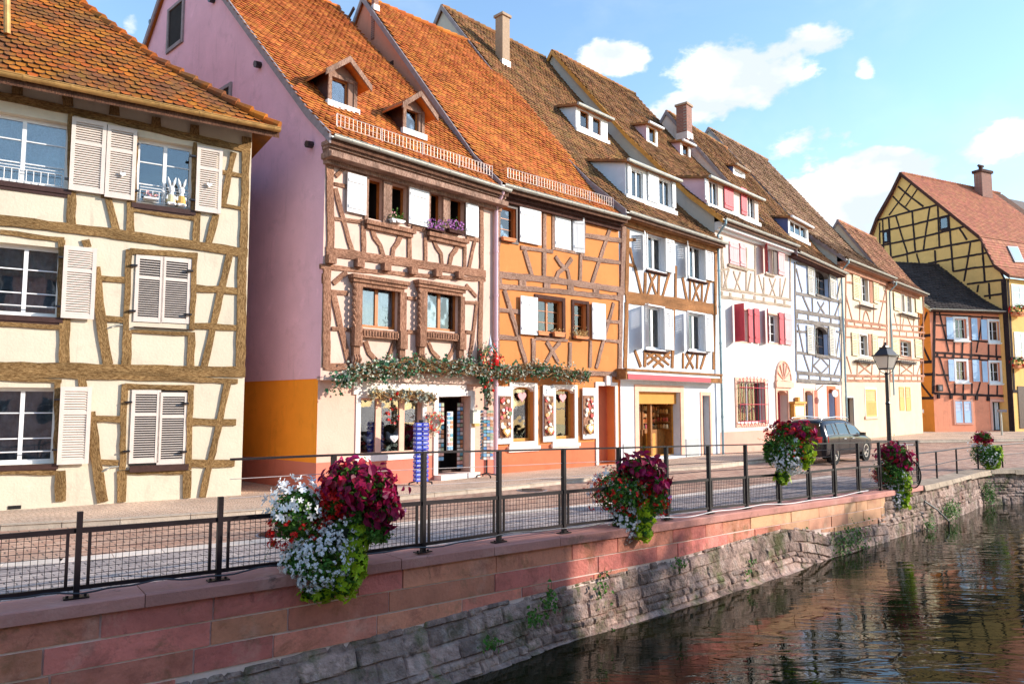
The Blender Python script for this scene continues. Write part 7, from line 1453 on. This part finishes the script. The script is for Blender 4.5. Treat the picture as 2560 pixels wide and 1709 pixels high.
# window boxes on 7, 8 and 10
for P,x0,y0,x1,y1,lb in ((P7,565,462,680,492,'empty dark iron planter under the upper window behind the lamp'),(P7,548,845,672,882,'empty iron planter under the lower window left of the lamp'),(P7,858,520,990,560,'grey iron planter under the twin window of the lower house'),(P7,850,850,965,888,'iron planter under the lower window right of the lamp')):
    u0,z1=P.at(x0,y0,.2,'d3'); u1,z0=P.at(x1,y1,.2,'d3'); z1,z0=max(z0,z1),min(z0,z1); z1=z0+min(z1-z0,.34); o=thing('iron_planter',tuple(P.w(u0,.1,z0)),lb,'planter','iron planters on the cream houses'); g=MB()
    for i in range(9): u=u0+(u1-u0)*i/8; g.tube([P.w(u,.06,z0),P.w(u,.30,z0),P.w(u,.30,z1)],.015,4)
    for z in (z0,(z0+z1)/2,z1): g.tube([P.w(u0,.30,z),P.w(u1,.30,z)],.018,4)
    g.build('basket_frame','iron',o); g=MB(); P.box(g,u0+.05,u1-.05,.06,.26,z0+.02,z1-.05); g.build('trough','tb6',o)
for k,(x,y,c_,lb) in enumerate(((2075,1480,'d4','red geranium box under the upper right window of the yellow house'),(1712,870,'d3','red geranium box under the lower right window of the yellow house'))):
    u,z=P10.at(x,y,.3,c_); c=P10.w(u,.3,z); o=thing('flower_box',tuple(c),lb,'flower box','flower boxes on the yellow house'); n=160; q=nr.normal(0,1,(n,3)); q/=np.linalg.norm(q,axis=1,keepdims=True); P_=c+q*np.array([.7,.7,.35]); g=MB(); g.scatter(*LEAF,P_,q,nr.normal(0,1,q.shape),nr.uniform(.1,.2,n)); g.build('leaves','leaf',o); g=MB(); g.scatter(*FLO,P_[::3]+q[::3]*.06,q[::3],nr.normal(0,1,q[::3].shape),nr.uniform(.08,.12,len(P_[::3]))); g.build('blooms','redf',o); g=MB(); P10.box(g,u-.6,u+.6,.1,.45,z-.45,z-.15); g.build('trough','terra',o)
# ---- postcard racks by the gift shop
def rack(x,y0,y1,m,label,cols,rows,post=None,w=.17,shift=0):
    b=None
    X,Y=px('c4',x,y1); b=ground(X,Y,0); zt=heightz(b,X,px('c4',x,y0)[1]); o=thing('card_rack',tuple(b),label,'card rack'); h=zt-b[2]; g=MB(); g.tube([b+Z3*.12,b+Z3*h],.022,8); g.box(b+np.array([-.05,-.05,h]),b+np.array([.05,.05,h+.06])); g.build('pole','iron',o)
    g=MB()
    for a in np.linspace(0,2*math.pi,5)[:-1]+.4: e=b+np.array([math.cos(a)*.28,math.sin(a)*.28,.07]); g.tube([b+Z3*.13,e],.018,5); g.tube([e-(0,0,.0),e-Z3*.05],.02,6)
    g.build('wheeled_foot','iron',o)
    g=MB(); h0=h*.27 if m=='cards' else .10
    for s_ in range(4):
        a=s_*math.pi/2+.35; nrm=np.array([math.cos(a),math.sin(a),0]); tg=np.array([-nrm[1],nrm[0],0])
        for r_ in range(rows):
            z=b[2]+h0+(h-h0)*(r_+.5)/rows
            for c in range(cols):
                q=b+nrm*(w*.8)+tg*(c-(cols-1)/2)*(w*1.7/cols); q=np.array([q[0],q[1],z]); cw,ch=w*.75/cols,(h-h0)/rows*.42; g.box8([q-tg*cw-Z3*ch+nrm*.02,q+tg*cw-Z3*ch+nrm*.02,q+tg*cw+Z3*ch,q-tg*cw+Z3*ch,q-tg*cw-Z3*ch-nrm*.02,q+tg*cw-Z3*ch-nrm*.02,q+tg*cw+Z3*ch-nrm*.03,q-tg*cw+Z3*ch-nrm*.03])
                if m=='bluecards':
                    for k in (-.45,0,.45): g.box8([q-tg*cw*.7+Z3*(ch*k-.006)+nrm*.013,q+tg*cw*.7+Z3*(ch*k-.006)+nrm*.013,q+tg*cw*.7+Z3*(ch*k+.006)+nrm*.012,q-tg*cw*.7+Z3*(ch*k+.006)+nrm*.012]+[q-tg*cw*.7+Z3*(ch*k-.006),q+tg*cw*.7+Z3*(ch*k-.006),q+tg*cw*.7+Z3*(ch*k+.006),q-tg*cw*.7+Z3*(ch*k+.006)],1)
    g.build('cards',[m,'wframe'],o,kind='stuff')
rack(918,1190,1602,'bluecards','rack of blue enamel name plates on wheels left of the shop door',2,13,w=.18); rack(1350,1108,1553,'cards','tall rotating postcard rack on wheels right of the shop door',3,15,w=.16)
# ---- small things fixed to the gift shop
def boxat(P,cr,x0,y0,x1,y1,n0,n1,g,off=None): 
    u0,z1=P.at(x0,y0,n1,cr); u1,z0=P.at(x1,y1,n1,cr); P.box(g,u0,u1,n0,n1,min(z0,z1),max(z0,z1)); return u0,u1,z0,z1
o=thing('letter_box',tuple(P2.w(P2.at(1290,1150,.1,'c4')[0],.05,P2.at(1290,1150,.1,'c4')[1])),'grey metal box on the pink wall between shop door and postcard rack','box'); g=MB(); boxat(P2,'c4',1262,1108,1318,1196,.0,.12,g); g.build('casing','zinc',o); g=MB(); boxat(P2,'c4',1272,1198,1304,1214,.0,.14,g); g.build('small_orange_box','yo',o)
def clump(g,P_,s,tpl,sp=.05,n=1,out=None):
    P_=np.repeat(np.asarray(P_),n,0)+nr.normal(0,sp,(len(P_)*n,3)); N_=nr.normal(0,.6,P_.shape)+(out if out is not None else 0); g.scatter(*tpl,P_,N_,nr.normal(0,1,P_.shape),nr.uniform(s*.7,s*1.3,len(P_)))
def garland(label,pts,n,spread,name='garland',mix=(1,.8,.3),tw=60,red=0,parts=('ivy','silverleaf'),vert=.16,seg=.9):
    pts=[np.array(p) for p in pts]; o=thing(name,tuple(pts[len(pts)//2]),label,name); L_=np.concatenate([[0],np.cumsum([np.linalg.norm(b-a) for a,b in zip(pts[:-1],pts[1:])])]); A=np.array(pts)
    def at(t): return np.stack([np.interp(t*L_[-1],L_,A[:,i]) for i in range(3)],-1)
    g=MB()
    for i in range(tw):
        t=rnd.uniform(0,1); l=rnd.uniform(.3,1.3)*seg/L_[-1]; dz_=rnd.uniform(-1,1)*vert; q=[at(min(1,t+l*k/5))+P2.n*.05+Z3*dz_+nr.normal(0,1,3)*[spread*.5,spread*.5,vert*.45] for k in range(6)]; g.tube(q,rnd.uniform(.006,.018),4)
    g.build('twigs','twig',o)
    for k,(m,f_,tp,s_) in enumerate(((parts[0],mix[0],IVY,.07),(parts[1],mix[1],LEAF,.06))):
        nn=int(n*f_*1.25); g=MB(); c=at(nr.uniform(0,1,max(4,nn//14))); off_=nr.normal(0,1,c.shape)*[spread*.5,spread*.5,vert*.8]; P_=np.repeat(c+off_,14,0)+nr.normal(0,1,(len(c)*14,3))*[spread*.8,spread*.8,vert*.55]; g.scatter(*tp,P_,P2.n+nr.normal(0,.8,P_.shape),nr.normal(0,1,P_.shape),nr.uniform(s_*.7,s_*1.4,len(P_))); g.build('leaves' if k==0 else 'dried_leaves',m,o)
    if red:
        g=MB(); 
        for i in range(red): c=at(rnd.random())+nr.normal(0,.06,3)+P2.n*.12; g.lathe(tuple(c),[(.01,0),(.035,.02),(.04,.05),(.02,.08)],7)
        g.build('red_bauble','redf',o)
    return o
def pl(P,cr,L_,off): return [P.w(P.at(x,y,off,cr)[0],off,P.at(x,y,off,cr)[1]) for x,y in L_]
main=pl(P2,'c4',[(400,935),(440,880),(560,845),(700,850),(820,820),(930,815),(1060,840),(1200,840),(1320,850),(1400,850)],.38)+pl(P3,'c6',[(590,310),(760,310),(900,280),(1060,300),(1200,330),(1330,345),(1430,360)],.34)
garland('long garland of twigs, ivy and dried leaves over the gift shop front',main,2000,.12,tw=330,vert=.12,mix=(.8,.95,.3))
garland('green hanging end of garland with red heart beside the shop door',pl(P2,'c4',[(1330,870),(1350,950),(1355,1030)],.34),220,.06,tw=14,red=4)
garland('garland of straw and pale leaves hanging over the shop window',pl(P2,'c4',[(590,1010),(660,1015),(800,1010),(900,1010),(1000,1035)],.20),650,.05,tw=90,red=3,parts=('silverleaf','straw'),vert=.06,seg=.5)
def wreath(P,cr,x,y,r_,off,label,m1='ivy',m2='redf',n=240,name='wreath',th=.05):
    u,z=P.at(x,y,off,cr); c=P.w(u,off,z); o=thing(name,tuple(c),label,name); g=MB(); g.tube([c+P.d*r_*math.cos(a)+Z3*r_*math.sin(a) for a in np.linspace(0,2*math.pi,21)],th*.6,6); g.build('ring','straw',o); a=nr.uniform(0,2*math.pi,n); P_=c+P.d*(np.cos(a)*r_)[:,None]+Z3*(np.sin(a)*r_)[:,None]+nr.normal(0,th,(n,3)); g=MB(); g.scatter(*IVY,P_,P.n+nr.normal(0,.5,P_.shape),nr.normal(0,1,P_.shape),nr.uniform(.03,.06,n)); g.build('leaves',m1,o); g=MB(); k=n//5; g.scatter(*FLO,P_[:k]+P.n*.06,P.n+nr.normal(0,.4,(k,3)),nr.normal(0,1,(k,3)),nr.uniform(.025,.04,k)); g.build('blooms',m2,o); return c,o
wreath(P2,'c4',1010,1190,.20,.12,'small round wreath with red bows between shop window and door','silverleaf')
c,o=wreath(P2,'c4',1372,775,.26,.42,'large green wreath on top of the garland between the two houses',n=520,th=.09)
o=thing('gnome_figure',tuple(c),'pale pointed gnome figure standing above the wreath','figurine'); g=MB(); g.lathe(tuple(c+Z3*.18),[(.07,0),(.09,.05),(.08,.12),(.05,.2),(.03,.32),(.012,.42),(.002,.5)],8); g.build('pointed_hat','bluew',o); g=MB(); g.lathe(tuple(c+Z3*.08),[(.05,0),(.07,.04),(.06,.1),(.02,.12)],8); g.build('head','wst',o)
c2=c+P2.n*.1+P2.d*.12-Z3*.02; o=thing('gnome_figure',tuple(c2),'small red gnome figure sitting inside the wreath','figurine'); g=MB(); g.lathe(tuple(c2),[(.08,-.16),(.09,-.05),(.06,.04),(.045,.12),(.015,.22),(.0,.26)],8); g.build('red_coat','redf',o); g=MB(); g.lathe(tuple(c2+P2.n*.04+Z3*.02),[(.01,-.04),(.04,0),(.01,.04)],7); g.build('face','wst',o)
def heart(P,u,z,n,s_,m,label,name='hanging_heart',group=None,th=.03,m2=None):
    o=thing(name,tuple(P.w(u,n,z)),label,'heart',group); g=MB(); pts=[(u+s_*.0625*16*math.sin(t)**3,z+s_*.0625*(13*math.cos(t)-5*math.cos(2*t)-2*math.cos(3*t)-math.cos(4*t))) for t in np.linspace(0,2*math.pi,25)[:-1]]; P.poly(g,pts,n,n+th); g.build('heart_board',m,o); g=MB(); g.tube([P.w(u,n+th/2,z+s_*.5),P.w(u,n+th/2,z+s_*2.2)],.004,3); g.build('string','twig',o); return o
for c_,x,y,lb in (('c1',688,975,'small white heart on the shutter left of the rabbit window'),('c1',1173,1035,'small white heart on the shutter right of the rabbit window')):
    u,z=P1.at(x,y,.14,c_); heart(P1,u,z,.12,.055,'wframe',lb)
for P,x,y,s_,lb in ((P3,803,550,.16,'pink and white heart in the left arched shop window'),(P3,1200,562,.15,'pink and white heart in the right arched shop window')):
    u,z=P.at(x,y,-.10,'c6'); heart(P,u,z,-.12,s_,'pk',lb)
# gingerbread panels on the white shop shutters
for i,(x0,y0,x1,y1,lb) in enumerate(((585,545,690,950,'left display panel of gingerbread and hearts on the white shutter'),(1020,545,1108,930,'middle display panel of pale dolls between the two arched windows'),(1398,540,1503,912,'right display panel of gingerbread by the coral doorway'))):
    u0,z1=P3.at(x0,y0,.1,'c6'); u1,z0=P3.at(x1,y1,.1,'c6'); o=thing('display_panel',tuple(P3.w(u0,.1,z0)),lb,'display panel','display panels on the shop shutters'); g=MB(); P3.box(g,u0,u1,.102,.125,z0,z1); g.build('backing','tb2',o); g=MB(); w=u1-u0
    for k in range(26):
        uu,zz=rnd.uniform(u0+.04,u1-.04),rnd.uniform(z0+.1,z1-.05); s_=rnd.uniform(.03,.07); pts=[(uu+s_*math.cos(a)*(1+.2*math.sin(3*a)),zz+s_*math.sin(a)) for a in np.linspace(0,2*math.pi,9)[:-1]]; P3.poly(g,pts,.125,.15+rnd.uniform(0,.03))
    g.build('gingerbread','goods',o,kind='stuff'); uc=(u0+u1)/2; g=MB(); zc=z0+.16; s_=w*.36; pts=[(uc+s_*.0625*16*math.sin(t)**3,zc+s_*.0625*(13*math.cos(t)-5*math.cos(2*t)-2*math.cos(3*t)-math.cos(4*t))) for t in np.linspace(0,2*math.pi,25)[:-1]]; P3.poly(g,pts,.15,.20); hh=g.build('heart_biscuit','yo' if i!=1 else 'straw',o); g=MB(); pts=[(uc+(a-uc)*.6,zc+(b_-zc)*.6+.01) for a,b_ in pts]; P3.poly(g,pts,.20,.21); g.build('icing','wframe',o)
# goods inside the arched windows and the gift-shop window
def goods(P,cr,x0,y0,x1,y1,n,off,label,m='goods',name='shop_display',low=.5):
    u0,z1=P.at(x0,y0,0,cr); u1,z0=P.at(x1,y1,0,cr); o=thing(name,tuple(P.w((u0+u1)/2,off,z0)),label,'shop display'); g=MB(); P.box(g,u0,u1,off-.2,off+.05,z0-.02,z0+.02); g.build('shelf_board','gold',o); g=MB()
    for k in range(n):
        uu=rnd.uniform(u0+.05,u1-.05); zz=z0+rnd.random()**2*(z1-z0)*low; s_=rnd.uniform(.03,.07); g.lathe(tuple(P.w(uu,off-.05+rnd.uniform(-.1,.05),zz)),[(s_*.5,0),(s_,s_*.6),(s_*.8,s_*1.5),(s_*.2,s_*2)],6)
    g.build('goods',m,o,kind='stuff'); return u0,u1,z0,z1
goods(P3,'c6',715,500,850,965,30,-.28,'red toys and biscuits piled behind the left arched window'); goods(P3,'c6',1130,500,1240,945,28,-.28,'toys and candles piled behind the right arched window')
u0,u1,z0,z1=goods(P2,'c4',530,1080,900,1375,34,-.26,'toys heaped behind the gift shop window',low=.3)
def hen(u,z,s_,label):
    o=thing('hen_figure',tuple(P2.w(u,-.2,z)),label,'figurine','decorative hens in the shop window'); g=MB(); c=P2.w(u,-.2,z); g.tube([c-P2.d*s_*.9+Z3*s_*1.5,c-P2.d*s_*.6+Z3*s_*.9,c+Z3*s_*.6,c+P2.d*s_*.5+Z3*s_*.9,c+P2.d*s_*.65+Z3*s_*1.6,c+P2.d*s_*.75+Z3*s_*1.9],[s_*.12,s_*.45,s_*.6,s_*.45,s_*.22,s_*.14],8); g.build('body','wframe',o); g=MB(); g.tube([c+P2.d*s_*.6+Z3*s_*1.95,c+P2.d*s_*.75+Z3*s_*2.2,c+P2.d*s_*.95+Z3*s_*2.0],s_*.1,5); g.build('comb','redf',o)
for x,y,s_,lb in ((575,1330,.14,'white hen figure at the left of the shop window'),(735,1330,.20,'largest white hen figure in the middle of the shop window')): u,z=P2.at(x,y,-.2,'c4'); hen(u,z,s_,lb)
u,z=P2.at(728,1140,-.15,'c4'); wreath(P2,'c4',728,1140,.17,-.17,'pale heart wreath hanging in the gift shop window','silverleaf',n=160,th=.03)
# postcards inside the doorway
for x,y0,y1,lb in ((1110,1120,1370,'white framed card board standing in the shop doorway'),(1175,1060,1490,'colourful strip of postcards hanging in the shop doorway'),(1050,1060,1440,'dark strip of magnets at the left of the shop doorway')):
    ua,za=P2.at(x-18,y0,-.25,'c4'); ub,zb=P2.at(x+18,y1,-.25,'c4'); o=thing('card_strip',tuple(P2.w(ua,-.25,zb)),lb,'card strip','postcard strips in the shop doorway'); g=MB(); P2.box(g,ua,ub,-.27,-.25,zb,za); g.build('board','wframe' if x==1110 else 'dkf',o); g=MB(); k=int((za-zb)/.11)
    for i in range(k):
        for j in range(2): a=ua+(ub-ua)*(j+.08)/2; P2.box(g,a,a+(ub-ua)*.42,-.25,-.235,zb+(za-zb)*(i+.1)/k,zb+(za-zb)*(i+.85)/k)
    g.build('cards','cards',o,kind='stuff')
# flower pots and boxes on sills
def pot(P,cr,x0,y0,x1,y1,off,label,mpot='terra',ml='leaf',mf=None,nl=60,nf=30,name='plant_pot',group=None,sp=.10,fs=.02):
    u0,z1=P.at(x0,y0,off,cr); u1,z0=P.at(x1,y1,off,cr); h=(z1-z0); o=thing(name,tuple(P.w((u0+u1)/2,off,z0)),label,'plant pot' if name=='plant_pot' else 'flower box',group); g=MB(); d=.16; a=[P.w(u,off+n,z) for u,n,z in ((u0+.03,-d/2,z0),(u1-.03,-d/2,z0),(u1-.03,d/2,z0),(u0+.03,d/2,z0),(u0,-d/2,z1),(u1,-d/2,z1),(u1,d/2,z1),(u0,d/2,z1))]; g.box8(a); P.box(g,u0-.01,u1+.01,off-d/2-.01,off+d/2+.01,z1-.03,z1+.005); g.build('pot',mpot,o)
    if nl: c=P.W(nr.uniform(u0,u1,nl),off+nr.normal(0,.05,nl),z1+np.abs(nr.normal(0,sp,nl))); g=MB(); g.scatter(*LEAF,c,nr.normal(0,1,c.shape),nr.normal(0,1,c.shape),nr.uniform(.03,.07,nl)); g.build('leaves',ml,o)
    if mf: c=P.W(nr.uniform(u0,u1,nf),off+nr.normal(.03,.06,nf),z1+nr.uniform(0,sp*2,nf)); g=MB(); g.scatter(*FLO,c,P.n+nr.normal(0,.6,c.shape),nr.normal(0,1,c.shape),nr.uniform(fs*.8,fs*1.3,nf)); g.build('blooms',mf,o)
pot(P2,'c3',842,1225,865,1250,.22,'white pot with pink blooms on the upper ledge','wframe','leaf','pk',30,16,sp=.08); pot(P2,'c3',868,1230,912,1255,.22,'white pot with a green plant on the upper ledge','wframe',nl=60,sp=.10)
for x0,x1,lb in ((1055,1135,'left violet window box on the upper ledge of the gift shop house'),(1160,1248,'right violet window box on the upper ledge of the gift shop house')): pot(P2,'c3',x0,1280,x1,1300 if x0<1100 else 1318,.24,lb,'tdk','leaf','vio',90,110,name='flower_box',group='violet window boxes',sp=.13,fs=.024)
pot(P3,'c5',270,502,355,540,.10,'empty terracotta box in the upper left orange-house window',nl=0); pot(P3,'c5',502,1117,572,1148,.10,'left terracotta box on the double window sill',nl=6); pot(P3,'c5',606,1122,676,1158,.10,'right terracotta box with dry yellow plant on the double window sill',ml='straw',nl=60,sp=.06)
pot(P3,'c5',745,1150,830,1172,.12,'bushy dried ochre plant in the small sill box','terra','straw',None,200,0,sp=.11)
pot(P1,'c1',808,1105,880,1125,-.02,'small box of pink blooms behind the upper window railing','wframe','leaf','pk',20,26,name='flower_box',sp=.05)
# two toy rabbits on the sill
def rabbit(x,y,m,label):
    u,z=P1.at(x,y,.02,'c1'); c=P1.w(u,.0,z); o=thing('toy_rabbit',tuple(c),label,'toy rabbit'); g=MB(); k=1.0; g.lathe(tuple(c),[(.06,0),(.085,.05),(.075,.16),(.05,.24),(.03,.27),(.055,.30),(.06,.34),(.05,.39),(.02,.415)],10)
    for s_ in (-1,1): g.tube([c+P1.d*s_*.025+Z3*.40,c+P1.d*s_*.05+Z3*.50,c+P1.d*s_*.075+Z3*.60],[.018,.028,.008],6); g.tube([c+P1.d*s_*.07+Z3*.2,c+P1.d*s_*.09+Z3*.12+P1.n*.05],[.025,.02],6); g.tube([c+P1.d*s_*.05+Z3*.04,c+P1.d*s_*.06+Z3*.02+P1.n*.11],[.035,.03],6)
    g.build('body','wframe',o,smooth=True); g=MB(); g.lathe(tuple(c),[(.088,.06),(.09,.1),(.08,.17),(.055,.225)],10); g.build('dress',m,o); g=MB()
    for s_ in (-1,1): g.lathe(tuple(c+P1.n*.055+P1.d*s_*.02+Z3*.35),[(.001,-.008),(.008,0),(.001,.008)],5)
    g.build('eye','iron',o)
rabbit(958,1150,'ye','left toy rabbit with a pale dress on the upper window sill'); rabbit(1015,1158,'yo','right toy rabbit with a yellow dress on the upper window sill')
# bakery: table edge, chair-like stand
